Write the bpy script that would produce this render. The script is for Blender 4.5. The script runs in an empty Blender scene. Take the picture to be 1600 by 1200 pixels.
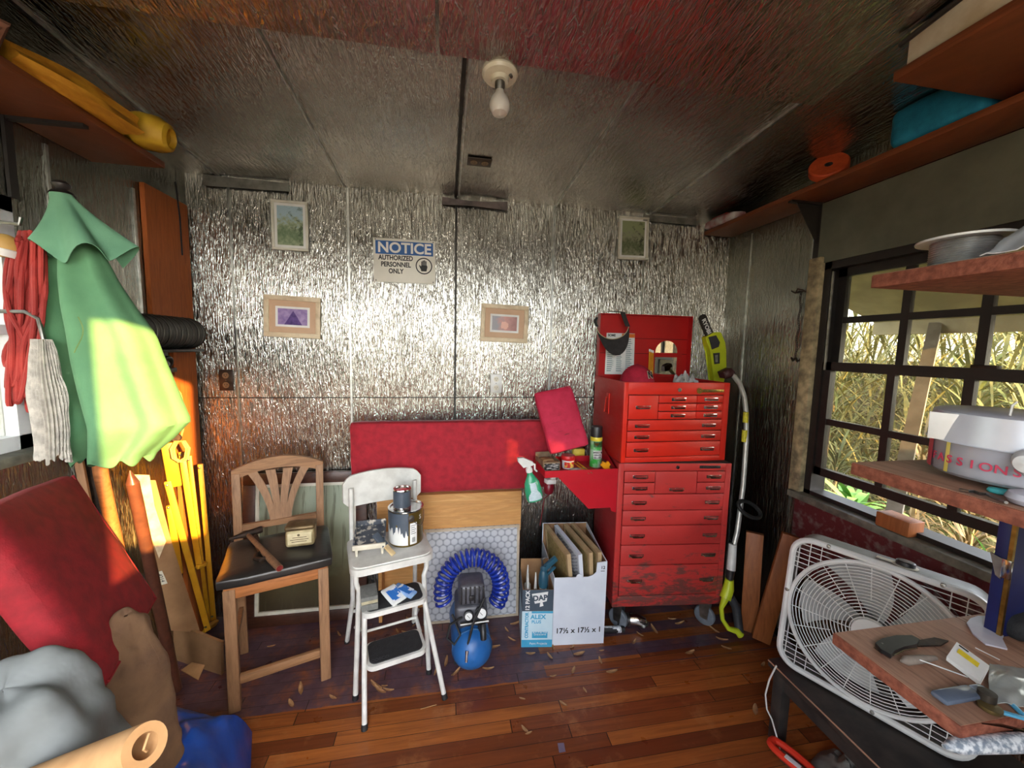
import bpy, bmesh, math, random
from mathutils import Vector as V, Matrix as MX, noise as NZ
random.seed(7)
sc = bpy.context.scene
COL = sc.collection
R_ = math.radians
# ------------------------------------------------------------------ camera, sky, sun, exposure
F = 600.0                                  # focal length in pixels of the 1600x1200 frame
H = 1.60                                   # eye height
D = 2.35                                   # distance to the back wall
RM = ((0.98494165, 0.00460868, 0.17282566), (-0.17155008, -0.09802862, 0.98028616), (0.02145969, -0.99517292, -0.09576185))
cam = bpy.data.objects.new('camera', bpy.data.cameras.new('camera')); COL.objects.link(cam)
cam.data.sensor_width = 36.0; cam.data.lens = 36.0 * F / 1600.0; cam.data.clip_start = 0.02
cm = MX(((RM[0][0], -RM[0][1], -RM[0][2], 0), (RM[1][0], -RM[1][1], -RM[1][2], 0), (RM[2][0], -RM[2][1], -RM[2][2], H), (0, 0, 0, 1)))
cam.matrix_world = cm
sc.camera = cam
sc.view_settings.view_transform = 'Standard'; sc.view_settings.look = 'None'
sc.view_settings.exposure = 0.68; sc.view_settings.gamma = 1.0
sc.view_settings.use_curve_mapping = False
w = bpy.data.worlds.new('world'); sc.world = w; w.use_nodes = True
nt = w.node_tree; nt.nodes.clear()
sky = nt.nodes.new('ShaderNodeTexSky'); sky.sky_type = 'NISHITA'; sky.sun_disc = False
SUN_DIR = V((-0.60, 0.78, -0.26)).normalized()      # direction the light travels
sky.sun_elevation = R_(32); sky.sun_rotation = R_(140); sky.dust_density = 2.0; sky.air_density = 1.0
bg = nt.nodes.new('ShaderNodeBackground'); bg.inputs[1].default_value = 1.15
hs = nt.nodes.new('ShaderNodeHueSaturation'); hs.inputs['Saturation'].default_value = 0.35
wo = nt.nodes.new('ShaderNodeOutputWorld')
nt.links.new(sky.outputs[0], hs.inputs['Color']); nt.links.new(hs.outputs[0], bg.inputs[0]); nt.links.new(bg.outputs[0], wo.inputs[0])
sl = bpy.data.lights.new('sun', 'SUN'); sl.energy = 17.0; sl.color = (1.0, 0.60, 0.20); sl.angle = R_(0.6)
so = bpy.data.objects.new('sun', sl); COL.objects.link(so); so.rotation_euler = SUN_DIR.to_track_quat('-Z', 'Y').to_euler(); so.location = (3, -4, 4)
sc.cycles.max_bounces = 10; sc.cycles.diffuse_bounces = 5; sc.cycles.glossy_bounces = 6; sc.cycles.transparent_max_bounces = 16
sc.cycles.sample_clamp_indirect = 6.0; sc.cycles.caustics_reflective = False; sc.cycles.caustics_refractive = False

# ------------------------------------------------------------------ helpers
def ray(px, py):
    v = (px - 800.0, py - 600.0, F)
    return V([sum(RM[i][k] * v[k] for k in range(3)) for i in range(3)])
O_ = V((0, 0, H))
def aY(px, py, Y): r = ray(px, py); return O_ + r * (Y / r.y)
def aX(px, py, X): r = ray(px, py); return O_ + r * (X / r.x)
def aZ(px, py, Z): r = ray(px, py); return O_ + r * ((Z - H) / r.z)
def ceil_z(y): return 2.462 + 0.059 * (D - y)

def frame(o, x, y):
    """matrix with origin o, first axis x, second axis towards y"""
    x = V(x).normalized(); y = V(y); y = (y - x * y.dot(x)).normalized(); z = x.cross(y)
    m = MX((x, y, z)).transposed().to_4x4(); m.translation = V(o); return m
def loc(x, y, z=0, rz=0): return MX.Translation((x, y, z)) @ MX.Rotation(R_(rz), 4, 'Z')

class MB:
    def __init__(s): s.bm = bmesh.new()
    def add(s, vs, fs, m=None, mi=0):
        if m is not None: vs = [m @ V(v) for v in vs]
        b = [s.bm.verts.new(v) for v in vs]
        for f in fs:
            try: s.bm.faces.new([b[i] for i in f]).material_index = mi
            except ValueError: pass
        return s
    def merge(s, t, m=None, mi=0):
        t.verts.index_update()
        vs = [v.co.copy() for v in t.verts]; fs = [[v.index for v in f.verts] for f in t.faces]; t.free()
        return s.add(vs, fs, m, mi)
    def box(s, lo, hi, m=None, bev=0, seg=2, mi=0):
        t = bmesh.new(); bmesh.ops.create_cube(t, size=1)
        lo = V(lo); hi = V(hi); c = (lo + hi) / 2; d = hi - lo
        for v in t.verts: v.co = V((v.co.x * d.x, v.co.y * d.y, v.co.z * d.z)) + c
        if bev: bmesh.ops.bevel(t, geom=t.edges[:], offset=min(bev, min(abs(x) for x in d) * .49), segments=seg, profile=.5, affect='EDGES')
        return s.merge(t, m, mi)
    def beam(s, a, b, wx, wy, up=(0, 0, 1), bev=0, mi=0):
        a = V(a); b = V(b); L = (b - a).length
        up = V(up)
        if abs((b - a).normalized().dot(up.normalized())) > .98: up = V((0, 1, 0))
        return s.box((0, -wy / 2, -wx / 2), (L, wy / 2, wx / 2), frame(a, b - a, up.cross(b - a)), bev, mi=mi)
    def tube(s, pts, r, seg=8, closed=False, mi=0, cap=True, m=None):
        pts = [V(p) for p in pts]; n = len(pts)
        rs = r if isinstance(r, (list, tuple)) else [r] * n
        vs = []; fs = []; up = None
        for i, p in enumerate(pts):
            a = pts[(i - 1) % n] if (closed or i > 0) else p
            b = pts[(i + 1) % n] if (closed or i < n - 1) else p
            t = (b - a)
            t = t.normalized() if t.length > 1e-9 else V((0, 0, 1))
            if up is None:
                up = V((0, 0, 1)) if abs(t.z) < .9 else V((1, 0, 0))
            up = (up - t * up.dot(t))
            up = up.normalized() if up.length > 1e-6 else t.orthogonal().normalized()
            q = t.cross(up)
            for k in range(seg):
                an = 2 * math.pi * k / seg
                vs.append(p + (up * math.cos(an) + q * math.sin(an)) * rs[i])
        for i in range(n if closed else n - 1):
            j = (i + 1) % n
            for k in range(seg):
                l = (k + 1) % seg
                fs.append((i * seg + k, i * seg + l, j * seg + l, j * seg + k))
        if cap and not closed:
            fs.append(tuple(range(seg))[::-1]); fs.append(tuple((n - 1) * seg + k for k in range(seg)))
        return s.add(vs, fs, m, mi)
    def cyl(s, a, b, r0, r1=None, seg=20, mi=0, m=None): return s.tube([a, b], [r0, r0 if r1 is None else r1], seg, mi=mi, m=m)
    def lathe(s, prof, o, ax=(0, 0, 1), seg=28, mi=0, m=None):
        ax = V(ax).normalized(); u = ax.orthogonal().normalized(); q = ax.cross(u); o = V(o); vs = []; fs = []
        for r, h in prof:
            for k in range(seg):
                an = 2 * math.pi * k / seg
                vs.append(o + ax * h + (u * math.cos(an) + q * math.sin(an)) * max(r, 1e-4))
        for i in range(len(prof) - 1):
            for k in range(seg):
                l = (k + 1) % seg
                fs.append((i * seg + k, i * seg + l, (i + 1) * seg + l, (i + 1) * seg + k))
        return s.add(vs, fs, m, mi)
    def prism(s, pts, vec, mi=0, m=None):
        pts = [V(p) for p in pts]; n = len(pts); vec = V(vec)
        vs = pts + [p + vec for p in pts]
        fs = [tuple(range(n))[::-1], tuple(range(n, 2 * n))] + [(i, (i + 1) % n, n + (i + 1) % n, n + i) for i in range(n)]
        return s.add(vs, fs, m, mi)
    def sheet(s, fn, nu, nv, th=0, mi=0, m=None):
        vs = [V(fn(i / nu, j / nv)) for j in range(nv + 1) for i in range(nu + 1)]
        W = nu + 1
        fs = [(j * W + i, j * W + i + 1, (j + 1) * W + i + 1, (j + 1) * W + i) for j in range(nv) for i in range(nu)]
        if th:
            t = bmesh.new(); b = [t.verts.new(v) for v in vs]
            for f in fs: t.faces.new([b[i] for i in f])
            t.normal_update(); N = [v.normal.copy() for v in t.verts]; t.free(); n = len(vs)
            vs = vs + [v - N[i] * th for i, v in enumerate(vs)]
            fs = fs + [tuple(n + i for i in f[::-1]) for f in fs]
            rim = [i for i in range(nu)] + [j * W + nu for j in range(nv)] + [nv * W + nu - i for i in range(nu)] + [(nv - j) * W for j in range(nv)]
            for k in range(len(rim)):
                a, b2 = rim[k], rim[(k + 1) % len(rim)]; fs.append((b2, a, n + a, n + b2))
        return s.add(vs, fs, m, mi)
    def ball(s, c, r, seg=20, m=None, mi=0):
        r = (r, r, r) if isinstance(r, (int, float)) else r
        t = bmesh.new(); bmesh.ops.create_uvsphere(t, u_segments=seg, v_segments=max(6, seg // 2), radius=1)
        for v in t.verts: v.co = V((v.co.x * r[0] + c[0], v.co.y * r[1] + c[1], v.co.z * r[2] + c[2]))
        return s.merge(t, m, mi)
    def pad(s, lo, hi, m=None, r=.03, bulge=.01, cuts=10, nz=.004, seed=0, mi=0):
        """soft cushion block: rounded box, bulging and slightly uneven"""
        t = bmesh.new(); bmesh.ops.create_cube(t, size=1)
        bmesh.ops.subdivide_edges(t, edges=t.edges[:], cuts=cuts, use_grid_fill=True)
        lo = V(lo); hi = V(hi); c = (lo + hi) / 2; d = (hi - lo) / 2
        for v in t.verts:
            p = V((v.co.x * 2, v.co.y * 2, v.co.z * 2)); q = V((p.x * d.x, p.y * d.y, p.z * d.z))
            inn = V([max(-(d[k] - r), min(d[k] - r, q[k])) if d[k] > r else 0 for k in range(3)])
            dv = q - inn
            if dv.length > 1e-9: q = inn + dv.normalized() * min(r, dv.length if max(abs(p.x), abs(p.y), abs(p.z)) < .999 else r)
            k = min(range(3), key=lambda i: d[i])
            o1, o2 = [i for i in range(3) if i != k]
            q[k] += math.copysign(1, p[k]) * bulge * (1 - p[o1] ** 2) * (1 - p[o2] ** 2) * abs(p[k])
            q += V((NZ.noise(q * 9 + V((seed, 0, 0))), NZ.noise(q * 9 + V((0, seed, 5))), NZ.noise(q * 9 + V((3, 0, seed))))) * nz
            v.co = q + c
        return s.merge(t, m, mi)

MATS = {}
WM = {}                                     # world matrices of the things
def tag(o, label=None, cat=None, group=None, kind=None):
    if label: o['label'] = label
    if cat: o['category'] = cat
    if group: o['group'] = group
    if kind: o['kind'] = kind
    return o
def link(name, mb, mats, smooth=38):
    bm = mb.bm; bm.normal_update()
    bmesh.ops.recalc_face_normals(bm, faces=bm.faces[:])
    if smooth:
        for f in bm.faces: f.smooth = True
        for e in bm.edges:
            if len(e.link_faces) == 2 and e.calc_face_angle(0) > R_(smooth): e.smooth = False
    me = bpy.data.meshes.new(name); bm.to_mesh(me); bm.free()
    for x in (mats if isinstance(mats, (list, tuple)) else [mats]): me.materials.append(x)
    o = bpy.data.objects.new(name, me); COL.objects.link(o); return o
def thing(name, label, cat, m=None, group=None):
    o = bpy.data.objects.new(name, None); COL.objects.link(o); o.empty_display_size = .05
    m = m if isinstance(m, MX) else MX.Translation(V(m) if m is not None else V((0, 0, 0)))
    o.matrix_world = m; WM[o.name] = m.copy(); tag(o, label, cat, group); return o
def part(name, mb, mats, parent, local=False, label=None, smooth=38, kind=None):
    pm = WM[parent.name]
    if not local: mb.bm.transform(pm.inverted())
    o = link(name, mb, mats, smooth); o.parent = parent; WM[o.name] = pm.copy()
    return tag(o, label, None, None, kind)
def one(name, mb, mats, label, cat, group=None, smooth=38):
    """a thing that is one mesh: its origin goes to the middle of its base"""
    c = [v.co for v in mb.bm.verts]
    p = V(((min(v.x for v in c) + max(v.x for v in c)) / 2, (min(v.y for v in c) + max(v.y for v in c)) / 2, min(v.z for v in c)))
    mb.bm.transform(MX.Translation(-p)); o = link(name, mb, mats, smooth); o.location = p; WM[o.name] = MX.Translation(p)
    return tag(o, label, cat, group)
def struct(name, mb, mats, smooth=38, label=None, parent=None):
    o = link(name, mb, mats, smooth)
    if parent: o.parent = parent
    WM[o.name] = MX.Identity(4)
    return tag(o, label, None, None, 'structure')
def text(name, s, m, size, mat_, parent, local=False, align='CENTER', bold=0, depth=.0006, sx=1.0):
    cu = bpy.data.curves.new(name, 'FONT'); cu.body = s; cu.size = size; cu.align_x = align; cu.align_y = 'CENTER'; cu.extrude = depth; cu.offset = bold; cu.resolution_u = 4
    to = bpy.data.objects.new('text_tmp', cu); COL.objects.link(to)
    bpy.context.view_layer.update()
    me = bpy.data.meshes.new_from_object(to.evaluated_get(bpy.context.evaluated_depsgraph_get()))
    bpy.data.objects.remove(to); bpy.data.curves.remove(cu)
    M = m @ MX.Diagonal((sx, 1, 1, 1))
    if not local: M = WM[parent.name].inverted() @ M
    me.transform(M); me.name = name; me.materials.clear(); me.materials.append(mat_)
    o = bpy.data.objects.new(name, me); COL.objects.link(o); o.parent = parent; WM[o.name] = WM[parent.name].copy(); return o

# ------------------------------------------------------------------ materials
class NB:
    """small node builder"""
    def __init__(s, name):
        s.m = bpy.data.materials.new(name); s.m.use_nodes = True; s.t = s.m.node_tree; s.t.nodes.clear()
        s.out = s.n('ShaderNodeOutputMaterial'); s.b = s.n('ShaderNodeBsdfPrincipled'); s.l(s.b.outputs[0], s.out.inputs[0])
        s.co = s.n('ShaderNodeTexCoord').outputs['Object']
    def n(s, t): return s.t.nodes.new(t)
    def l(s, a, b): s.t.links.new(a, b)
    def put(s, x, inp):
        if hasattr(x, 'is_output'): s.l(x, inp)
        else: inp.default_value = x
    def math(s, op, a, b=0.0, c=0.0):
        q = s.n('ShaderNodeMath'); q.operation = op
        for i, x in enumerate((a, b, c)): s.put(x, q.inputs[i])
        return q.outputs[0]
    def map(s, sc_=(1, 1, 1), rot=(0, 0, 0), src=None):
        q = s.n('ShaderNodeMapping'); s.l(src or s.co, q.inputs[0]); q.inputs['Scale'].default_value = sc_; q.inputs['Rotation'].default_value = rot; return q.outputs[0]
    def noise(s, scale, detail=3, rough=.55, vec=None, dist=0, col=False):
        q = s.n('ShaderNodeTexNoise'); s.l(vec or s.co, q.inputs['Vector']); q.inputs['Scale'].default_value = scale
        q.inputs['Detail'].default_value = detail; q.inputs['Roughness'].default_value = rough; q.inputs['Distortion'].default_value = dist
        return q.outputs['Color' if col else 'Fac']
    def ramp(s, fac, stops, interp='LINEAR'):
        q = s.n('ShaderNodeValToRGB'); q.color_ramp.interpolation = interp; s.l(fac, q.inputs[0]); e = q.color_ramp.elements
        while len(e) < len(stops): e.new(.5)
        for i, (p, c) in enumerate(stops): e[i].position = p; e[i].color = tuple(c) + (1,) if len(c) == 3 else c
        return q.outputs[0]
    def mix(s, f, a, b, mode='MIX'):
        q = s.n('ShaderNodeMix'); q.data_type = 'RGBA'; q.blend_type = mode
        s.put(f, q.inputs['Factor'])
        for x, i in ((a, 6), (b, 7)):
            if hasattr(x, 'is_output'): s.l(x, q.inputs[i])
            else: q.inputs[i].default_value = tuple(x) + (1,)
        return q.outputs[2]
    def sep(s, src=None):
        q = s.n('ShaderNodeSeparateXYZ'); s.l(src or s.co, q.inputs[0]); return q.outputs
    def comb(s, x, y, z=0.0):
        q = s.n('ShaderNodeCombineXYZ')
        for i, a in enumerate((x, y, z)): s.put(a, q.inputs[i])
        return q.outputs[0]
    def white(s, v):
        q = s.n('ShaderNodeTexWhiteNoise'); q.noise_dimensions = '3D'; s.l(v, q.inputs['Vector']); return q.outputs['Value']
    def bump(s, h, strength=.3, dist=.01):
        q = s.n('ShaderNodeBump'); s.l(h, q.inputs['Height']); q.inputs['Strength'].default_value = strength; q.inputs['Distance'].default_value = dist
        s.l(q.outputs[0], s.b.inputs['Normal']); return q
    def set(s, **k):
        for a, v in k.items():
            i = s.b.inputs[a.replace('_', ' ')]
            if hasattr(v, 'is_output'): s.l(v, i)
            else: i.default_value = tuple(v) + (1,) if isinstance(v, (tuple, list)) and len(v) == 3 else v
        return s
def S(r, g, b):                              # display colour 0-255 -> linear
    f = lambda c: ((c / 255 + .055) / 1.055) ** 2.4 if c / 255 > .04045 else c / 255 / 12.92
    return (f(r), f(g), f(b))
def mat(name, c1, c2=None, scale=12, rough=.5, metal=0, bump=0, bscale=60, stretch=(1, 1, 1), lo=.35, hi=.65, detail=4, dist=0, **kw):
    b = NB(name); c2 = c2 or tuple(x * .8 for x in c1)
    v = b.map(stretch)
    b.set(Base_Color=b.ramp(b.noise(scale, detail, vec=v, dist=dist), [(lo, c1), (hi, c2)]), Roughness=rough, Metallic=metal, **kw)
    if bump: b.bump(b.noise(bscale, 3, vec=v), bump, .004)
    return b.m
def wood(name, c1, c2, c3, stretch=(2, 30, 30), rough=.5, bump=.15, scale=1.0):
    b = NB(name); v = b.map(stretch)
    n1 = b.noise(scale, 5, .6, v, 1.2); n2 = b.noise(scale * 3, 3, .7, v)
    c = b.ramp(n1, [(.32, c1), (.52, c2), (.72, c3)])
    c = b.mix(b.ramp(n2, [(.4, (0, 0, 0)), (.75, (.35, .35, .35))]), c, tuple(x * .45 for x in c1))
    b.set(Base_Color=c, Roughness=rough); b.bump(n2, bump, .002); return b.m
def foil(name, stretch, c1=S(196, 196, 190), c2=S(154, 153, 147), r=(.20, .264), strength=.8, rip=1.0):
    b = NB(name); v = b.map(stretch)
    a = b.noise(1.0, 2, .5, v, 1.2)
    f = b.math('ABSOLUTE', b.math('SUBTRACT', a, .5))
    f = b.ramp(f, [(0, (1, 1, 1)), (.10, (0, 0, 0))])
    h = b.math('ADD', b.math('MULTIPLY', f, .28), b.math('MULTIPLY', b.noise(1.6, 1, .5, v, .5), .75 * rip))
    h = b.math('ADD', h, b.math('MULTIPLY', b.noise(3.0, 1), .8))
    b.set(Base_Color=b.ramp(b.noise(3, 4), [(.35, c1), (.7, c2)]), Metallic=1.0, Roughness=b.math('ADD', b.math('MULTIPLY', b.noise(6, 3), r[1] - r[0]), r[0]))
    b.bump(h, strength, .006); return b.m
def glass(name, tint=(1, 1, 1), gloss=.12, dirt=.08, film=(.55, .52, .42)):
    m = bpy.data.materials.new(name); m.use_nodes = True; t = m.node_tree; t.nodes.clear()
    o = t.nodes.new('ShaderNodeOutputMaterial'); tr = t.nodes.new('ShaderNodeBsdfTransparent'); gl = t.nodes.new('ShaderNodeBsdfGlossy')
    df = t.nodes.new('ShaderNodeBsdfDiffuse'); tr.inputs[0].default_value = tint + (1,); gl.inputs['Roughness'].default_value = .08
    df.inputs[0].default_value = film + (1,)
    a = t.nodes.new('ShaderNodeMixShader'); b = t.nodes.new('ShaderNodeMixShader'); fr = t.nodes.new('ShaderNodeFresnel'); fr.inputs[0].default_value = 1.3
    mu = t.nodes.new('ShaderNodeMath'); mu.operation = 'MULTIPLY'; mu.inputs[1].default_value = gloss * 8
    t.links.new(fr.outputs[0], mu.inputs[0]); t.links.new(mu.outputs[0], a.inputs[0])
    t.links.new(tr.outputs[0], a.inputs[1]); t.links.new(gl.outputs[0], a.inputs[2])
    b.inputs[0].default_value = dirt; t.links.new(a.outputs[0], b.inputs[1]); t.links.new(df.outputs[0], b.inputs[2]); t.links.new(b.outputs[0], o.inputs[0])
    return m

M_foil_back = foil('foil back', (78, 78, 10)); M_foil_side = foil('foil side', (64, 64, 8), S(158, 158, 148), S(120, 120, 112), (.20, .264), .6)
M_foil_ceil = foil('foil ceiling', (58, 9, 58), S(198, 194, 186), S(158, 154, 146), (.22, .266), .6)
M_seam = mat('aluminium tape', S(215, 217, 214), S(175, 178, 174), 30, .32, 1.0)
M_darkseam = mat('dark seam', S(60, 58, 55), S(40, 38, 36), 30, .5, .6)
M_black = mat('black painted steel', S(26, 24, 24), S(38, 34, 32), 20, .45)
M_rubber = mat('black rubber', S(22, 22, 23), S(34, 34, 34), 20, .65)
M_blackplastic = mat('black plastic', S(28, 28, 30), S(42, 42, 44), 30, .38)
M_white = mat('white paint', S(232, 232, 228), S(205, 204, 198), 9, .38)
M_cream = mat('cream plastic', S(226, 220, 200), S(205, 198, 178), 10, .42)
M_chrome = mat('chrome', S(225, 225, 225), S(180, 180, 180), 20, .16, 1.0)
M_steel = mat('dull steel', S(150, 150, 148), S(110, 108, 104), 18, .38, 1.0)
M_rust = mat('rusty iron', S(74, 58, 48), S(44, 38, 36), 40, .6, .6, .3)
M_brass = mat('brass', S(205, 170, 95), S(150, 120, 60), 30, .32, 1.0)
M_paper = mat('white paper', S(238, 238, 235), S(222, 222, 218), 8, .7)
M_ink = mat('black ink', S(26, 26, 30), S(30, 30, 34), 8, .6)
M_redcloth = mat('red canvas', S(176, 26, 44), S(150, 18, 36), 26, .82, 0, .25, 260, Sheen_Weight=.2)
M_redcloth2 = mat('dull red canvas', S(140, 18, 30), S(118, 14, 24), 26, .85, 0, .25, 260)
M_shelfwood = wood('stained shelf wood', S(112, 58, 32), S(132, 70, 38), S(90, 44, 24), (3, 2, 30), .5)
M_brownboard = wood('orange brown board', S(176, 92, 40), S(196, 108, 50), S(150, 76, 34), (30, 30, 3), .5)
M_ply = wood('plywood', S(212, 160, 96), S(196, 140, 80), S(222, 172, 110), (3, 20, 30), .55, .1)
M_oldwood = wood('old oak', S(140, 104, 74), S(164, 124, 90), S(118, 84, 58), (28, 28, 3), .6)
M_oldwood_h = wood('old oak across', S(140, 104, 74), S(170, 126, 88), S(118, 84, 58), (3, 28, 28), .6)
M_orangewood = wood('stained seat rail', S(168, 104, 58), S(188, 122, 72), S(140, 84, 46), (3, 28, 28), .5)
M_boardwood = wood('cedar board', S(150, 86, 44), S(176, 104, 56), S(118, 64, 32), (26, 26, 2.5), .5)
M_plank = wood('worn plank top', S(150, 110, 88), S(178, 136, 112), S(108, 74, 58), (30, 2.5, 30), .6, .3)
M_plankedge = mat('reddish plank edge', S(156, 92, 70), S(116, 62, 46), 60, .7, 0, .5, 90)
M_kraft = mat('kraft paper', S(196, 152, 104), S(178, 134, 88), 16, .7)
M_card = mat('cardboard', S(160, 122, 84), S(140, 104, 70), 10, .8)
M_glass = glass('window glass', (.93, .92, .84), .10, .11)
M_clear = glass('clear plastic', (.90, .90, .96), .14, .34, (.80, .80, .86))

# floor: narrow strips running along the back wall, part of it painted purple
b = NB('wood strip floor'); x, y, z = b.sep()
row = b.math('FLOOR', b.math('DIVIDE', y, .057)); rf = b.math('FRACT', b.math('DIVIDE', y, .057))
off = b.math('MULTIPLY', b.white(b.comb(row, 3.1)), 7.0); sx_ = b.math('DIVIDE', b.math('ADD', x, off), .95)
seg = b.math('FLOOR', sx_); sf = b.math('FRACT', sx_); rnd = b.white(b.comb(row, seg, 1.7))
gr = b.noise(1.0, 5, .65, b.map((3, 60, 3)), .8)
base = b.ramp(rnd, [(0, S(112, 56, 28)), (.35, S(150, 82, 38)), (.7, S(182, 106, 48)), (1, S(126, 62, 32))])
base = b.mix(b.ramp(gr, [(.35, (0, 0, 0)), (.7, (.6, .6, .6))]), base, S(84, 38, 20))
wear = b.ramp(b.noise(5, 5, .7), [(.55, (0, 0, 0)), (.75, (.55, .55, .55))])
base = b.mix(wear, base, S(190, 130, 80))
e1 = b.math('GREATER_THAN', b.math('ADD', y, b.math('MULTIPLY', b.noise(14, 3), .012)), 1.672)
lim = b.math('LESS_THAN', x, .50); band = b.math('GREATER_THAN', b.math('FRACT', b.math('MULTIPLY', b.math('SUBTRACT', y, 1.672), 7.2)), .45)
pm = b.math('MULTIPLY', e1, b.math('MAXIMUM', lim, band))
pm = b.math('MULTIPLY', pm, b.ramp(b.noise(7, 4, .7), [(.30, (.25, .25, .25)), (.52, (.88, .88, .88))]))
base = b.mix(pm, base, b.ramp(b.noise(20, 3), [(.3, S(84, 70, 86)), (.7, S(62, 50, 66))]))
gap = b.math('MAXIMUM', b.math('LESS_THAN', rf, .035), b.math('LESS_THAN', sf, .004))
base = b.mix(gap, base, S(40, 22, 14))
b.set(Base_Color=base, Roughness=b.ramp(b.noise(9, 4), [(.3, (.26, .26, .26)), (.7, (.5, .5, .5))]))
hh = b.math('SUBTRACT', b.math('MULTIPLY', gr, .25), gap); b.bump(hh, .25, .003)
M_floor = b.m

# ------------------------------------------------------------------ the room
XL, XR, YR = -1.335, 1.866, -0.62
b = MB(); b.box((XL - .3, YR - .15, -.1), (XR + .3, D + .2, 0)); struct('floor', b, M_floor)
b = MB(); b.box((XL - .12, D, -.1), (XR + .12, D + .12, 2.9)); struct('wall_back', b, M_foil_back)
def wall_x(name, x0, x1, m, holes):
    """wall in the Y-Z plane with one rectangular hole (y0, y1, z0, z1)"""
    y0, y1, z0, z1 = holes; b = MB()
    b.box((x0, YR - .1, -.1), (x1, y0, 2.9)); b.box((x0, y1, -.1), (x1, D, 2.9))
    b.box((x0, y0, -.1), (x1, y1, z0)); b.box((x0, y0, z1), (x1, y1, 2.9)); return struct(name, b, m)
WY0, WY1, WZ0, WZ1 = -.1, 1.665, .875, 2.05            # opening of the latticed window
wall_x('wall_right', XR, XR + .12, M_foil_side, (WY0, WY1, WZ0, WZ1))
LY0, LY1, LZ0, LZ1 = .45, 1.50, 1.24, 2.03
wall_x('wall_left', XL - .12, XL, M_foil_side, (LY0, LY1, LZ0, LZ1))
# wall behind the viewer with its wide opening
OX0, OX1, OZ0, OZ1 = -1.15, .98, .80, 2.36
M_paint = mat('dull painted panel', S(74, 66, 54), S(58, 52, 42), 6, .6)
b = MB()
b.box((XL - .12, YR - .1, -.1), (OX0, YR, 2.9)); b.box((OX1, YR - .1, -.1), (XR, YR, 2.9))
b.box((OX0, YR - .1, -.1), (-.80, YR, OZ0)); b.box((-.80, YR - .1, -.1), (.36, YR, .0)); b.box((.36, YR - .1, -.1), (OX1, YR, 1.52)); b.box((OX0, YR - .1, OZ1), (OX1, YR, 2.9)); struct('wall_rear', b, M_paint)  # taller sill block at one end added to trim the sun patch from below
# ceiling: two layers of sheets, the nearer one lapping under the farther one
b = MB(); v = [(XL - .05, D + .02), (XR + .05, D + .02), (XR + .05, YR - .02), (XL - .05, YR - .02)]
b.add([(x, y, ceil_z(y)) for x, y in v] + [(x, y, ceil_z(y) + .05) for x, y in v], [(0, 1, 2, 3), (7, 6, 5, 4), (0, 4, 5, 1), (1, 5, 6, 2), (2, 6, 7, 3), (3, 7, 4, 0)])
struct('ceiling', b, M_foil_ceil)
b = MB()
def sag(x0, x1, ye0, ye1):
    def f(u, v):
        ye = ye0 + (ye1 - ye0) * u; y = YR + .01 + (ye - YR - .01) * v
        return (x0 + (x1 - x0) * u, y, ceil_z(y) - .004 - .036 * v ** 6)
    b.sheet(f, 8, 40, .0015)
sag(-.02, 1.30, 1.285, 1.262); sag(XL + .01, -.03, 1.30, 1.283)
struct('trim_1', b, M_foil_ceil, label='lapping ceiling sheets nearer the doorway')
tn = [1]
def trim(b, m, smooth=38):
    tn[0] += 1; return struct('trim_%d' % tn[0], b, m, smooth)
for x, m, w_ in ((-1.13, M_seam, .009), (-.535, M_seam, .010), (.062, M_darkseam, .012), (.655, M_seam, .012), (1.256, M_seam, .008)):
    b = MB(); b.box((x - w_ / 2, D - .003, .02), (x + w_ / 2, D, 2.46)); trim(b, m)
b = MB(); b.box((XL, D - .002, 1.284), (XR, D, 1.289)); trim(b, M_darkseam)
for x, m, w_ in ((-1.17, M_seam, .012), (.058, M_darkseam, .014), (.075, M_seam, .008), (.66, M_seam, .007), (1.285, M_seam, .010), (-.55, M_seam, .005)):
    b = MB(); b.beam((x, D - .01, ceil_z(D) - .002), (x, YR, ceil_z(YR) - .010), .012, w_); trim(b, m)
for y, z0, z1 in ((2.16, .05, 2.33), (1.74, .05, 2.33)):
    b = MB(); b.box((XR - .003, y - .005, z0), (XR, y + .005, z1)); trim(b, M_seam)
b = MB(); b.box((XL, 1.62, .8), (XL + .003, 1.63, 2.25)); b.box((XL, 1.99, 1.5), (XL + .004, 2.002, 2.25)); trim(b, M_seam)
# bent sheet strips closing the joint of wall and ceiling
M_strip = mat('dusty lilac strip', S(150, 138, 136), S(112, 104, 104), 16, .5, .3); M_strip2 = mat('grey strip', S(150, 150, 142), S(110, 110, 104), 16, .5, .5)
b = MB(); zc = ceil_z(D)
for i in range(10):
    x0 = -.02 + i * .038; x1 = x0 + .038; s0 = .02 * math.sin(i * .35); s1 = .02 * math.sin((i + 1) * .35)
    b.prism([(x0, D - .012, zc - .012 - s0 * .5), (x1, D - .012, zc - .012 - s1 * .5), (x1, D - .02, zc - .058 + s1 * .3), (x0, D - .02, zc - .058 + s0 * .3)], (0, -.006, 0))
trim(b, M_strip)
b = MB(); b.prism([(-1.24, D - .01, zc - .005), (-.83, D - .01, zc - .012), (-.83, D - .014, zc - .055), (-1.24, D - .014, zc - .06)], (0, -.005, 0)); trim(b, M_strip2)
b = MB(); b.prism([(1.23, D - .01, zc - .012), (1.60, D - .01, zc - .012), (1.60, D - .014, zc - .052), (1.23, D - .014, zc - .05)], (0, -.005, 0)); trim(b, M_strip2)
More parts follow.
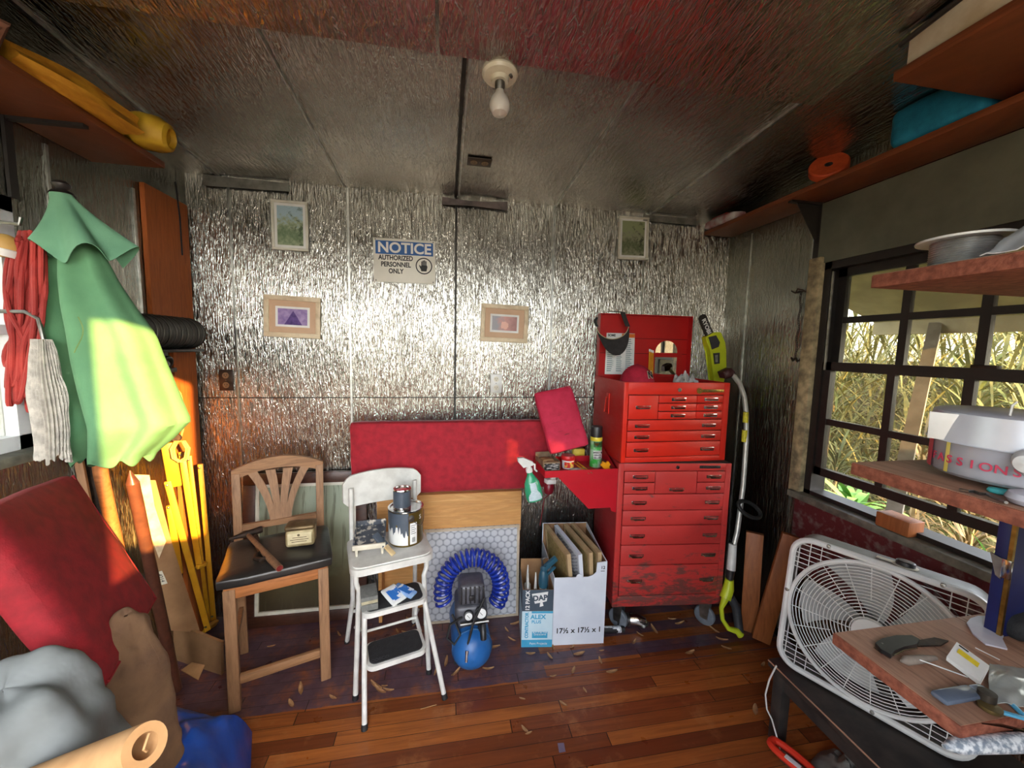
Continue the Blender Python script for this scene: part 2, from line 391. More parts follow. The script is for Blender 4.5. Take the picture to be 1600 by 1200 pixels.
# painted boarding over and beside the latticed window
M_greypanel = mat('grey green painted panel', S(124, 128, 112), S(100, 104, 90), 5, .5, .25, .15, 120)
b = MB(); b.box((XR - .012, -.3, WZ1), (XR, 1.70, 2.345)); trim(b, M_greypanel)
M_jamb = mat('worn sun tinted jamb paint', S(196, 180, 140), S(120, 112, 90), 22, .6, 0, .2, 60)  # yellowish base stands in for warm sunlight falling on the jamb
b = MB(); b.box((XR - .03, WY1, WZ0 - .03), (XR + .13, WY1 + .065, WZ1 + .03), bev=.004); trim(b, M_jamb)
M_sill = mat('weathered grey sill', S(132, 132, 118), S(88, 88, 80), 18, .65, 0, .2, 60)
b = MB(); b.box((XR - .05, -.3, WZ0 - .035), (XR + .13, WY1 + .05, WZ0), bev=.004); trim(b, M_sill)
M_redpaint = mat('peeling wine red paint', S(104, 44, 48), S(140, 134, 128), 26, .45, .2, .3, 90, (1, 1, 1), .5, .72)
b = MB(); b.box((XR - .006, .1, .45), (XR, WY1 + .04, WZ0 - .035)); trim(b, M_redpaint)

def lattice(b, X, y0, y1, z0, z1, ys, zs, w_=.03, d=.028, rail=.045):
    b.box((X, y0, z0), (X + d, y0 + rail, z1)); b.box((X, y1 - rail, z0), (X + d, y1, z1))
    b.box((X, y0, z0), (X + d, y1, z0 + rail)); b.box((X, y0, z1 - rail), (X + d, y1, z1))
    for y in ys: b.box((X + .003, y - w_ / 2, z0 + .002), (X + d - .003, y + w_ / 2, z1 - .002))
    for z in zs: b.box((X + .004, y0 + .002, z - w_ / 2), (X + d - .004, y1 - .002, z + w_ / 2))
ys = [1.335, 1.085, .835, .585, .335, .085]
b = MB(); X = XR + .01
b.box((X - .012, WY1 - .035, WZ0), (X + .075, WY1, WZ1)); b.box((X - .012, WY0, WZ0), (X + .075, WY0 + .035, WZ1)); b.box((X - .012, WY0, WZ1 - .035), (X + .075, WY1, WZ1)); b.box((X - .012, WY0, WZ0), (X + .075, WY1, WZ0 + .02))
win = struct('window_1', b, M_black)
b = MB(); lattice(b, X + .035, WY0 + .03, WY1 - .03, 1.515, WZ1 - .03, ys, [1.765]); struct('upper_sash', b, M_black, parent=win)
b = MB(); lattice(b, X, WY0 + .03, WY1 - .03, .985, 1.56, ys, [1.262], rail=.04); struct('lower_sash', b, M_black, parent=win)
b = MB(); b.box((X + .048, WY0 + .05, 1.53), (X + .051, WY1 - .05, WZ1 - .05)); struct('upper_glass', b, M_glass, parent=win)
b = MB(); b.box((X + .012, WY0 + .05, 1.0), (X + .015, WY1 - .05, 1.55)); struct('lower_glass', b, M_glass, parent=win)
b = MB(); b.box((X + .005, 1.02, 1.555), (X + .03, 1.09, 1.572), bev=.003); struct('sash_latch', b, M_rust, parent=win)
b = MB(); b.tube([(X - .012, WY1 - .05, 1.52), (X - .014, WY1 - .048, 2.0)], .006); struct('sash_cord', b, M_steel, parent=win)
M_alu = mat('white window frame', S(226, 230, 232), S(196, 200, 204), 9, .4)
b = MB(); lattice(b, XL - .06, LY0, LY1, LZ0, LZ1, [1.0], [1.62], .03, .06, .045); win2 = struct('window_2', b, M_alu)
b = MB(); b.box((XL - .04, LY0 + .02, LZ0 + .02), (XL - .036, LY1 - .02, LZ1 - .02)); struct('window_glass', b, M_glass, parent=win2)
b = MB(); b.box((XL - .02, LY0 - .05, LZ0 - .03), (XL + .06, LY1 + .03, LZ0), bev=.004); trim(b, M_sill)

# ------------------------------------------------------------------ out of doors
M_ground = mat('dry lawn', S(120, 110, 74), S(76, 82, 46), 3, .95); M_conc = mat('sunny concrete', S(208, 200, 186), S(184, 176, 162), 3, .9)
b = MB(); b.box((-14, -14, -.42), (14, 14, -.32)); struct('ground', b, M_ground)
b = MB(); b.box((-6, -7, -.32), (XR + .3, YR - .1, -.28)); struct('concrete_yard', b, M_conc)
M_sunfin = mat('pale sun fin', S(214, 206, 188), S(190, 182, 166), 3, .8)
b = MB(); b.box((.52, -2.5, -.3), (.56, YR - .1, 2.6)); struct('added_sun_fin', b, M_sunfin)  # unseen fin, added to cut the side edge of the sun patch
b = MB(); b.box((-6, -9.2, -.3), (3.2, -9.0, 1.5)); struct('yard_wall', b, mat('cream yard wall', S(210, 200, 176), S(190, 180, 156), 2, .9))
M_awn = mat('awning underside', S(168, 154, 122), S(140, 128, 100), 6, .8)
b = MB(); b.prism([(XR + .13, -.8, 2.30), (XR + .13, 2.42, 2.30), (3.25, 2.42, 1.82), (3.25, -.8, 1.82)], (0, 0, .03))
b.box((3.19, -.8, 1.75), (3.25, 2.42, 1.85)); struct('awning', b, M_awn)
b = MB(); b.beam((3.2, 2.05, 1.80), (2.05, 1.40, .62), .06, .06); b.beam((3.2, .15, 1.80), (2.05, .2, .6), .06, .06); struct('awning_brace', b, mat('grey brace', S(150, 140, 128), S(120, 112, 100), 9, .7))
M_fence = mat('grey brown fence', S(116, 102, 78), S(82, 72, 54), 4, .9, 0, 0, 60, (1, 12, 1))
b = MB(); b.box((6.5, -3, -.35), (6.56, 9, 1.52)); struct('yard_fence', b, M_fence)
leafy = {}
for k, (c1, c2) in dict(palm=(S(132, 138, 70), S(76, 92, 44)), bush=(S(92, 100, 54), S(60, 70, 36)), dry=(S(138, 120, 82), S(98, 84, 56)), fern=(S(112, 158, 68), S(70, 118, 44))).items():
    leafy[k] = mat(k + ' leaf', c1, c2, 8, .6, Transmission_Weight=0.0, Subsurface_Weight=0.0)
M_stalk = mat('dry stalk', S(176, 150, 104), S(130, 106, 70), 9, .8)
rn = random.Random(11)
def blade(b, o, az, el, L, w_, droop):
    p = V(o); n = 6; pts = []
    for i in range(n + 1):
        pts.append(p.copy()); e = el - droop * (i / n) ** 1.4
        p = p + V((math.cos(az) * math.cos(e), math.sin(az) * math.cos(e), math.sin(e))) * (L / n)
    sd = V((-math.sin(az), math.cos(az), 0)); vs = []; fs = []
    for i, q in enumerate(pts):
        ww = w_ * math.sin(math.pi * (.12 + .88 * (1 - i / n))) if i < n else .001
        vs += [q - sd * ww, q + sd * ww]
    for i in range(n): fs.append((2 * i, 2 * i + 1, 2 * i + 3, 2 * i + 2))
    b.add(vs, fs)
def plant(name, label, kind, x, y, z, h, n, spread, w_, group):
    t = thing(name, label, 'plant', (x, y, z), group)
    b = MB(); s = MB(); s.tube([(x, y, z - .02), (x + .02, y, z + h * .75)], [.03, .015], 6)
    for i in range(n):
        az = rn.uniform(0, 6.283); hh = rn.uniform(.05, .85) * h
        blade(b, (x + .02, y, z + hh), az, rn.uniform(.1, 1.3), spread * rn.uniform(.6, 1.1), w_ * rn.uniform(.7, 1.2), rn.uniform(.5, 1.7))
    part('foliage', b, leafy[kind], t); part('stem', s, M_stalk, t); return t
for (x, y, h, lb) in ((4.75, 2.7, 1.9, 'feathery palm behind the foot of the slanting awning brace'), (4.6, 3.85, 1.9, 'pale palm seen in the corner pane by the window jamb'), (5.85, 3.3, 2.3, 'tall palm against the outdoor fence, seen through the middle panes'), (5.7, 4.75, 2.3, 'tallest palm against the outdoor fence behind the corner pane')):
    plant('reed_palm', lb, 'palm', x, y, -.33, h, 230, .62, .017, 'palms beyond the latticed window')
for (x, y, h, lb, kd) in ((3.55, 1.95, 1.15, 'tangled dry bush behind the slanting awning brace', 'dry'), (3.5, 2.85, 1.2, 'olive grassy bush low beyond the panes next to the jamb', 'bush'), (3.75, 2.4, 1.5, 'thin straw coloured bush standing between the two lower bushes', 'dry')):
    plant('dry_bush', lb, kd, x, y, -.33, h, 230, .42, .008, 'scrubby bushes beyond the latticed window')
for (x, y, h, lb) in ((2.42, 1.28, .98, 'bright fern just past the wood block in the window'), (2.5, 1.82, .98, 'bright fern under the corner of the raised sash'), (2.95, 1.5, .95, 'fern a step back behind the wood block'), (2.95, 2.25, 1.0, 'fern a step back from the window corner'), (2.4, .78, .95, 'fern at the end of the sill by the blue case')):
    plant('fern', lb, 'fern', x, y, -.33, h, 120, .34, .026, 'ferns under the latticed window')

b = MB(); rg = random.Random(31)
for i in range(3400):
    X_g = rg.uniform(4.0, 6.35); Y_g = rg.uniform(X_g * .48, X_g * .92); blade(b, (X_g, Y_g, -.33 + 2.15 * rg.random() ** 1.25), rg.uniform(0, 6.28), rg.uniform(.5, 1.45), rg.uniform(.35, .75), rg.uniform(.006, .014), rg.uniform(.3, 1.6))
o = link('undergrowth', b, mat('golden undergrowth', S(138, 130, 72), S(88, 92, 48), 5, .7)); tag(o, 'golden green tangled undergrowth filling the garden beyond the latticed window', 'undergrowth', None, 'stuff')
b = MB(); rg = random.Random(32)
b = MB(); b.box((XR + .5, -.98, -.3), (4.6, -.94, 1.95)); struct('added_sun_screen', b, M_fence)  # unseen panel, added to keep direct sun from entering the latticed window
# ------------------------------------------------------------------ things on the back wall
def wall_m(px, py, px2, py2, th=.0):
    """matrix on the back wall: origin upper left corner, x right along the top edge, y up, z to the viewer"""
    a = aY(px, py, D - .004 - th); b = aY(px2, py2, D - .004 - th); return frame(a, b - a, (0, 0, 1)), (b - a).length
M_signblue = mat('sign blue', S(30, 92, 160), S(26, 84, 150), 8, .45)
m, L = wall_m(583, 371, 680, 377); hgt = .245
t = thing('notice_sign', 'white metal notice sign with a blue band and a hand symbol on the foil wall', 'sign', m @ MX.Translation((L / 2, -hgt, 0)))
M0 = m
b = MB(); b.box((0, -hgt, 0), (L, 0, .003), m, .0012); part('panel', b, mat('sign white', S(232, 230, 218), S(222, 220, 208), 6, .45), t)
b = MB(); b.box((.012, -.088, .0031), (L - .012, -.014, .0038), m); part('header_band', b, M_signblue, t)
text('heading', 'NOTICE', m @ MX.Translation((L / 2, -.053, .004)), .080, M_paper, t, bold=.0022, sx=1.02)
for i, (s, cx) in enumerate((('AUTHORIZED', .117), ('PERSONNEL', .117), ('ONLY', .117))):
    text('wording', s, m @ MX.Translation((cx + .006, -.108 - i * .037, .0035)), .037, M_ink, t, bold=.0012, sx=.82)
b = MB(); c = m @ V((.28, -.145, .004)); az = m.to_3x3() @ V((0, 0, 1))
b.lathe([(.041, 0), (.047, 0), (.047, .001), (.041, .001), (.041, 0)], c, az, 36); part('ring_mark', b, M_ink, t)
b = MB(); mm = m @ MX.Translation((.28, -.145, .004))
b.prism([(-.016, -.030, 0), (.014, -.030, 0), (.020, -.005, 0), (.017, .004, 0), (-.014, .004, 0), (-.019, -.005, 0)], (0, 0, .001), m=mm)
for k, (x0, hh) in enumerate(((-.015, .026), (-.0075, .031), (.0002, .033), (.008, .028))): b.box((x0, .002, 0), (x0 + .0062, hh, .001), mm)
b.prism([(-.018, -.02, 0), (-.028, .002, 0), (-.024, .006, 0), (-.014, -.008, 0)], (0, 0, .001), m=mm)
part('hand_symbol', b, M_ink, t)
for x in (.012, L - .012):
    for y in (-.008, -hgt + .009): b = MB(); b.lathe([(.0045, 0), (.0035, .0015), (.0001, .002)], m @ V((x, y, .003)), az, 10); part('screw', b, M_steel, t)

def picture(name, label, p0, p1, hgt, frame_m, art_m, fw=.016, mat_m=None, mw=0, inner=0, inner_m=None, glass_=True):
    m, L = wall_m(*p0, *p1); t = thing(name, label, 'picture', m @ MX.Translation((L / 2, -hgt, 0)))
    b = MB()
    for lo, hi in (((0, -hgt), (L, -hgt + fw)), ((0, -fw), (L, 0)), ((0, -hgt + fw), (fw, -fw)), ((L - fw, -hgt + fw), (L, -fw))):
        b.box((lo[0], lo[1], 0), (hi[0], hi[1], .016), m, .003)
    part('frame', b, frame_m, t)
    x0, y0, x1, y1 = fw, -hgt + fw, L - fw, -fw
    if mat_m:
        b = MB(); b.box((x0, y0, .001), (x1, y1, .006), m); part('mat_board', b, mat_m, t); x0 += mw; y0 += mw; x1 -= mw; y1 -= mw
    if inner:
        b = MB(); b.box((x0, y0, .006), (x1, y1, .0075), m); part('inner_mat', b, inner_m, t); x0 += inner; y0 += inner; x1 -= inner; y1 -= inner
    b = MB(); b.add([((x0 - (x0 + x1) / 2), y0 - (y0 + y1) / 2, 0), ((x1 - x0) / 2, y0 - (y0 + y1) / 2, 0), ((x1 - x0) / 2, (y1 - y0) / 2, 0), (-(x1 - x0) / 2, (y1 - y0) / 2, 0)], [(0, 1, 2, 3)], MX.Translation(((x0 + x1) / 2, (y0 + y1) / 2, .008)))
    o = link('print', b, art_m); o.parent = t; o.matrix_parent_inverse = MX.Identity(4)
    o.matrix_local = WM[t.name].inverted() @ m @ MX.Translation(((x0 + x1) / 2, (y0 + y1) / 2, .008))
    o.data.transform(MX.Translation((-(x0 + x1) / 2, -(y0 + y1) / 2, -.008)))
    return t
def landscape(name, skyc, midc, lowc, dark, hw, hh):
    b = NB(name); x, y, z = b.sep(); v = b.math('ADD', b.math('DIVIDE', y, 2 * hh), .5)
    n = b.noise(38, 5, .65); v2 = b.math('ADD', v, b.math('MULTIPLY', b.math('SUBTRACT', n, .5), 1.1))
    c = b.ramp(v2, [(.0, lowc), (.33, midc), (.55, lowc), (.72, skyc), (1, skyc)])
    tr = b.ramp(b.noise(26, 5, .7), [(.52, (0, 0, 0)), (.6, (.8, .8, .8))]); tr = b.math('MULTIPLY', tr, b.math('GREATER_THAN', b.math('ADD', b.math('MULTIPLY', x, 1 / hw), v2), .62))
    c = b.mix(tr, c, dark); b.set(Base_Color=c, Roughness=.35); return b.m
M_whiteframe = mat('white picture frame', S(226, 224, 208), S(208, 206, 190), 20, .45); M_tanframe = wood('pale wood frame', S(216, 196, 162), S(224, 206, 174), S(200, 178, 144), (6, 6, 30), .5, .05)
M_tanmat = mat('tan mat board', S(206, 172, 142), S(198, 164, 134), 8, .7)
picture('framed_watercolour', 'white framed garden watercolour under glass, the one over the purple print', (424, 312), (482, 317), .262, M_whiteframe, landscape('garden watercolour', S(170, 196, 206), S(104, 128, 96), S(160, 172, 140), S(58, 76, 58), .08, .12), .014, M_paper, .014)
picture('framed_watercolour', 'white framed woodland watercolour hung high over the red tool chest', (966, 338), (1013, 341), .262, M_whiteframe, landscape('woodland watercolour', S(150, 160, 120), S(92, 104, 72), S(150, 152, 128), S(52, 58, 42), .08, .12), .014, M_paper, .012)
bq = NB('purple print'); x, y, z = bq.sep()
tri = bq.math('LESS_THAN', bq.math('ADD', bq.math('MULTIPLY', bq.math('ABSOLUTE', bq.math('ADD', x, -.003)), 1.7), y), bq.math('ADD', .034, bq.math('MULTIPLY', bq.math('SUBTRACT', bq.noise(60), .5), .012)))
bq.set(Base_Color=bq.mix(tri, bq.ramp(bq.noise(30, 4), [(.35, S(128, 104, 162)), (.65, S(168, 146, 190))]), bq.ramp(bq.noise(40, 4), [(.35, S(62, 40, 104)), (.65, S(104, 76, 142))])), Roughness=.3)
picture('framed_print', 'pale wood framed print with a small purple picture', (413, 460), (502, 466), .228, M_tanframe, bq.m, .026, M_tanmat, .032, .012, M_paper)
bq = NB('russet print'); x, y, z = bq.sep()
fig = bq.math('LESS_THAN', bq.math('ADD', bq.math('MULTIPLY', x, x), bq.math('MULTIPLY', bq.math('ADD', y, .012), bq.math('ADD', y, .012))), bq.math('MULTIPLY', bq.noise(70), .0011))
cc = bq.ramp(bq.math('ADD', bq.math('MULTIPLY', bq.noise(30, 4), .5), bq.math('ADD', bq.math('MULTIPLY', x, 4), .25)), [(.3, S(104, 96, 104)), (.5, S(172, 96, 80)), (.8, S(130, 56, 46))])
bq.set(Base_Color=bq.mix(fig, cc, S(206, 140, 116)), Roughness=.3)
picture('framed_print', 'pale wood framed print with a small russet picture', (752, 474), (826, 479), .225, M_tanframe, bq.m, .026, M_tanmat, .032, .012, M_paper)

def outlet(name, label, o, xd, yd, pm, fm):
    m = frame(o, xd, yd); t = thing(name, label, 'outlet', m)
    b = MB(); b.box((-.036, -.058, 0), (.036, .058, .006), m, .003); part('cover_plate', b, pm, t)
    for s in (-1, 1):
        b = MB(); n = m.to_3x3() @ V((0, 0, 1)); b.lathe([(.0165, 0), (.0165, .003), (.0001, .003)], m @ V((0, s * .0265, .006)), n, 20); f = part('socket', b, fm, t)
        b = MB()
        for q in (-.006, .006): b.box((q - .0012, s * .0265 - .001, .009), (q + .0012, s * .0265 + .007, .0094), m)
        b.box((-.002, s * .0265 - .009, .009), (.002, s * .0265 - .005, .0094), m); part('slots', b, M_ink, f)
    b = MB(); b.lathe([(.003, 0), (.0001, .0015)], m @ V((0, 0, .006)), m.to_3x3() @ V((0, 0, 1)), 8); part('screw', b, M_steel, t)
M_brownpl = mat('brown bakelite', S(66, 54, 42), S(50, 40, 32), 20, .4); M_brownface = mat('tan socket face', S(150, 128, 96), S(130, 108, 80), 20, .45)
outlet('wall_outlet', 'white double wall outlet between the russet print and the red cushion', aY(775, 599, D), (1, 0, 0), (0, 0, 1), M_white, M_cream)
outlet('wall_outlet', 'brown double wall outlet above the wall seam, beside the yellow stand', aY(354, 594, D), (1, 0, 0), (0, 0, 1), M_brownpl, M_brownface)
p = aZ(749, 256, ceil_z(2.1) - .004); p.z = ceil_z(p.y) - .003
outlet('ceiling_outlet', 'brown double outlet on the foil ceiling', p, (0, .998, -.059), (1, 0, 0), M_brownpl, M_brownface)
# lamp holder with bulb
p = V((.172, 1.325, ceil_z(1.325) - .040)); dn = V((0, -.059, -1)).normalized()
t = thing('ceiling_light', 'white porcelain lamp holder with an unlit bulb on the ceiling', 'light', p)
b = MB(); b.lathe([(.0001, -.038), (.038, -.038), (.038, -.010), (.056, -.010), (.058, .006), (.052, .014), (.030, .018), (.026, .030), (.0001, .030)], p, dn, 32); part('holder', b, mat('ivory porcelain', S(232, 226, 206), S(214, 206, 184), 10, .3), t)
b = MB(); b.lathe([(.016, .028), (.0165, .045), (.014, .056), (.0001, .056)], p, dn, 20); part('screw_base', b, M_steel, t)
b = MB(); b.lathe([(.013, .052), (.016, .066), (.028, .080), (.034, .098), (.033, .114), (.024, .128), (.0001, .135)], p, dn, 24); part('bulb', b, mat('frosted bulb', S(214, 208, 200), S(206, 200, 192), 8, .22), t)
b = MB(); b.cyl(p + V((.03, -.02, -.012)), p + V((.034, -.026, -.024)), .006, .005, 10); part('pull_switch', b, M_steel, t)

# ------------------------------------------------------------------ along the foot of the back wall
# plywood bench that carries the long red pad
z0 = aY(700, 771, 2.16).z; x0 = aY(590, 800, 2.17).x; x1 = aY(814, 800, 2.15).x
b = MB(); b.box((x0, 2.15, z0 - .24), (x1, 2.168, z0)); b.box((x0, 2.168, z0 - .018), (x1, 2.30, z0)); b.box((x0, 2.168, 0), (x0 + .018, 2.30, z0 - .018)); b.box((x1 - .018, 2.168, 0), (x1, 2.30, z0 - .018)); b.box((x0 + .018, 2.27, .0), (x1 - .018, 2.285, z0 - .018))
one('plywood_stand', b, M_ply, 'pale plywood stand behind the stool carrying the long red pad', 'stand')
a = aY(548, 658, 2.2); c = aY(862, 770, 2.16)
b = MB(); b.pad((a.x, 2.16, z0 + .004), (c.x - .02, 2.225, a.z), r=.022, bulge=.012, nz=.005, cuts=18)
t = thing('bench_pad', 'long red canvas bench pad propped on the plywood stand against the wall', 'cushion', ((a.x + c.x) / 2, 2.2, z0 + .004))
part('cushion_body', b, M_redcloth, t)
b = MB(); b.tube([(a.x + .02, 2.165, a.z - .006), ((a.x + c.x) / 2, 2.158, a.z - .004), (c.x - .04, 2.165, a.z - .007)], .004, 6); part('piping', b, M_redcloth2, t)
# penny-round patterned sheet
m = frame(aY(662, 829, 2.135), (1, 0, 0), (0, .11, 1)); hz = aY(662, 829, 2.135).z
bq = NB('penny round sheet'); x, y, z = bq.sep(); P_ = .042
def disc(ox, oy):
    fx = bq.math('SUBTRACT', bq.math('FRACT', bq.math('ADD', bq.math('DIVIDE', x, P_), ox)), .5); fz = bq.math('SUBTRACT', bq.math('FRACT', bq.math('ADD', bq.math('DIVIDE', z, P_ * 1.732), oy)), .5)
    return bq.math('SQRT', bq.math('ADD', bq.math('POWER', fx, 2), bq.math('POWER', bq.math('MULTIPLY', fz, 1.732), 2)))
dd = bq.math('MINIMUM', disc(0, 0), disc(.5, .5))
bq.set(Base_Color=bq.ramp(dd, [(.30, S(196, 198, 202)), (.42, S(188, 190, 196)), (.46, S(132, 134, 142)), (.50, S(176, 178, 184)), (.56, S(90, 92, 98))]), Roughness=.35); bq.bump(bq.math('SUBTRACT', 1.0, dd), .4, .004)
xe = aY(812, 829, 2.135).x - aY(662, 829, 2.135).x
t = thing('tile_sheet', 'grey sheet of penny round tile pattern leaning behind the compressor', 'sheet', (m @ V((xe / 2, -hz, 0))))
b = MB(); b.prism([(aY(662, 829, 2.135).x, 2.115, .002), (aY(662, 829, 2.135).x + xe, 2.115, .002), (aY(662, 829, 2.135).x + xe, 2.14, hz), (aY(662, 829, 2.135).x, 2.14, hz)], (0, .006, 0)); part('tile_face', b, bq.m, t)
xa = aY(662, 829, 2.135).x
b = MB(); b.beam((xa, 2.113, .008), (xa + xe, 2.113, .008), .014, .004); b.beam((xa, 2.138, hz - .008), (xa + xe, 2.138, hz - .008), .014, .004); b.beam((xa + xe - .008, 2.113, .0), (xa + xe - .008, 2.138, hz), .004, .014); b.beam((xa + .008, 2.113, .0), (xa + .008, 2.138, hz), .004, .014)
part('edge_strip', b, mat('tan edging', S(196, 180, 156), S(176, 160, 138), 20, .7), t)
# framed tree painting standing on the floor
yb, yt = 2.235, 2.325
A = aY(380, 970, yb); zt = aY(470, 738, yt).z; xl = aY(379, 960, yb).x; xr = xl + .66
m = frame((xl, yb, .002), (1, 0, 0), (0, yt - yb, zt)); hh = V((0, yt - yb, zt)).length; ww = xr - xl
t = thing('framed_painting', 'large painting of bare trees in a dark frame standing on the floor behind the chair', 'picture', (m @ V((ww / 2, 0, 0))))
def ring(b, x0, y0, x1, y1, w_, za, zb, m, bev=0):
    for lo, hi in (((x0, y0), (x1, y0 + w_)), ((x0, y1 - w_), (x1, y1)), ((x0, y0 + w_), (x0 + w_, y1 - w_)), ((x1 - w_, y0 + w_), (x1, y1 - w_))): b.box((lo[0], lo[1], za), (hi[0], hi[1], zb), m, bev)
b = MB(); ring(b, 0, 0, ww, hh, .062, -.012, .02, m, .004); part('frame', b, wood('dark walnut frame', S(62, 36, 26), S(78, 46, 34), S(46, 28, 20), (6, 6, 20), .4), t)
b = MB(); ring(b, .062, .062, ww - .062, hh - .062, .018, -.006, .012, m); part('slip_frame', b, M_whiteframe, t)
bq = NB('bare tree painting'); x, y, z = bq.sep()
vv = bq.math('DIVIDE', z, zt); n = bq.noise(5, 5, .6)
trunk = bq.noise(1.0, 4, .7, bq.map((34, 1, 2.4)), .4)
c = bq.ramp(bq.math('ADD', vv, bq.math('MULTIPLY', n, .25)), [(.2, S(58, 48, 34)), (.42, S(92, 84, 58)), (.6, S(150, 156, 128)), (.95, S(160, 172, 152))])
c = bq.mix(bq.ramp(trunk, [(.55, (0, 0, 0)), (.62, (.6, .6, .6))]), c, S(74, 72, 52)); bq.set(Base_Color=c, Roughness=.35)
b = MB(); b.box((.078, .078, -.008), (ww - .078, hh - .078, 0), m); part('canvas', b, bq.m, t)

# ------------------------------------------------------------------ old chair and what lies on it
CM = MX.Translation((-.907, 1.685, 0)) @ MX.Rotation(R_(18.9), 4, 'Z'); CW, CD = .40, .36
t = thing('wooden_chair', 'old oak chair with a black vinyl seat and fanned back splats', 'chair', CM @ MX.Translation((CW / 2, CD / 2, 0)))
for x, y, zt_ in ((.022, .022, .56), (CW - .022, .022, .56)):
    b = MB(); b.beam((x, y, 0), (x, y, zt_), .044, .044, up=(1, 0, 0), bev=.004); b.bm.transform(CM); part('front_leg', b, M_oldwood, t)
for x in (.018, CW - .018):
    b = MB(); pts = [(x, CD + .02, 0), (x, CD - .01, .3), (x, CD, .58), (x + (.005 if x > .2 else -.005), CD + .05, .93)]
    for i in range(3): b.beam(pts[i], V(pts[i + 1]) + V((0, 0, .008)), .036, .03, up=(1, 0, 0), bev=.003)
    b.bm.transform(CM); part('rear_leg', b, M_oldwood, t)
b = MB(); b.box((.004, .004, .515), (CW - .004, .03, .575), bev=.003); b.box((.004, .03, .515), (.026, CD - .01, .575), bev=.003); b.box((CW - .026, .03, .515), (CW - .004, CD - .01, .575), bev=.003); b.box((.03, CD - .03, .515), (CW - .03, CD - .005, .575), bev=.003)
b.bm.transform(CM); part('seat_rail', b, M_orangewood, t)
b = MB(); b.pad((-.02, -.025, .572), (CW + .02, CD - .005, .622), r=.018, bulge=.014, nz=.003); b.bm.transform(CM); part('seat', b, mat('black vinyl', S(30, 29, 28), S(48, 46, 44), 9, .28, 0, .15, 40), t)
b = MB(); b.beam((.044, .022, .135), (CW - .044, .022, .135), .04, .02, bev=.003); b.bm.transform(CM); part('front_stretcher', b, M_oldwood_h, t)
for x in (CW - .02, .02): b = MB(); b.beam((x, .04, .26), (x, CD - .02, .26), .03, .018, bev=.003); b.bm.transform(CM); part('side_stretcher', b, M_oldwood_h, t)
b = MB()                                       # arched crest rail
n = 14
for i in range(n):
    u0, u1 = i / n, (i + 1) / n
    arch = lambda u: .055 * (1 - (2 * u - 1) ** 2)
    x0_, x1_ = -.005 + u0 * (CW + .01), -.005 + u1 * (CW + .01)
    b.prism([(x0_, CD + .038, .905 + arch(u0) * .85), (x1_, CD + .038, .905 + arch(u1) * .85), (x1_, CD + .038, .955 + arch(u1)), (x0_, CD + .038, .955 + arch(u0))], (0, .026, 0))
b.bm.transform(CM); part('crest_rail', b, M_oldwood_h, t)
b = MB(); b.box((.03, CD + .005, .655), (CW - .03, CD + .025, .685)); b.bm.transform(CM); part('lower_rail', b, M_oldwood_h, t)
for k in range(4):
    b = MB(); f_ = (k - 1.5) / 1.5; pts = []
    for i in range(7):
        q = i / 6; x = CW / 2 + f_ * (.035 + .085 * q ** 1.8); pts.append((x, CD + .012 + .034 * q, .675 + .265 * q, .012 + .010 * q))
    for i in range(6):
        x, y, z, hw = pts[i]; x2, y2, z2, hw2 = pts[i + 1]
        b.prism([(x - hw, y, z), (x + hw, y, z), (x2 + hw2, y2, z2), (x2 - hw2, y2, z2)], (0, .010, 0))
    b.bm.transform(CM); part('splat', b, M_oldwood, t)
SZ = .636                                       # top of the seat
a = aZ(385, 835, SZ + .012); c = aZ(437, 888, SZ + .012)
t = thing('hammer', 'old hammer with a worn wooden handle lying across the black chair seat', 'tool', (a + c) / 2 - V((0, 0, .012)))
b = MB(); d = (c - a).normalized(); s = V((-d.y, d.x, 0))
b.tube([a + (c - a) * .05 + V((0, 0, .006)), a + (c - a) * .4 + V((0, 0, .004)), a + (c - a) * .8, c], [.010, .012, .015, .014], 10); part('handle', b, wood('worn handle', S(110, 84, 64), S(134, 104, 80), S(84, 62, 46), (20, 20, 20), .6), t)
b = MB(); q = a + (c - a) * .04 + V((0, 0, .010)); b.tube([q - s * .075, q - s * .035, q - s * .02, q + s * .03, q + s * .055, q + s * .062], [.006, .011, .015, .015, .017, .016], 12); part('head', b, M_rust, t)
b = MB(); q = c + V((0, 0, 0)); b.cyl(q - d * .006, q + d * .002, .0145, .012, 10); part('end_cap', b, mat('red dipped end', S(120, 30, 30), S(90, 24, 24), 10, .5), t)
a = aZ(399, 838, SZ + .01); c = aZ(414, 886, SZ + .012)
t = thing('adjustable_pliers', 'rusty hand wrench with a curled jaw beside the hammer on the chair', 'tool', (a + c) / 2 - V((0, 0, .012)))
b = MB(); b.tube([a, a + (c - a) * .3, a + (c - a) * .55], [.012, .014, .009], 10); part('handle', b, M_rust, t)
d = (c - a).normalized(); s = V((-d.y, d.x, 0)); q = a + (c - a) * .55
b = MB(); b.tube([q, q + d * .02 - s * .018, q + d * .05 - s * .024, q + d * .075 - s * .008, q + d * .07 + s * .014, q + d * .05 + s * .02], [.008, .009, .010, .010, .008, .006], 8); part('jaw', b, M_rust, t)
c = aZ(469, 852, SZ + .001); tm = MX.Translation(c + V((0, .02, 0))) @ MX.Rotation(R_(8), 4, 'Z')
t = thing('tea_tin', 'square lidded old tin with a cream label on the black chair seat', 'tin', tm)
b = MB(); b.box((-.062, -.04, 0), (.062, .04, .082), bev=.016, seg=4); b.bm.transform(tm); part('tin_body', b, mat('stained cream tin', S(196, 182, 140), S(140, 124, 88), 14, .5, .1), t)
b = MB(); b.box((-.064, -.042, .08), (.064, .042, .104), bev=.012, seg=3); b.bm.transform(tm); part('lid', b, mat('tarnished lid', S(124, 104, 72), S(92, 74, 50), 20, .45, .5), t)
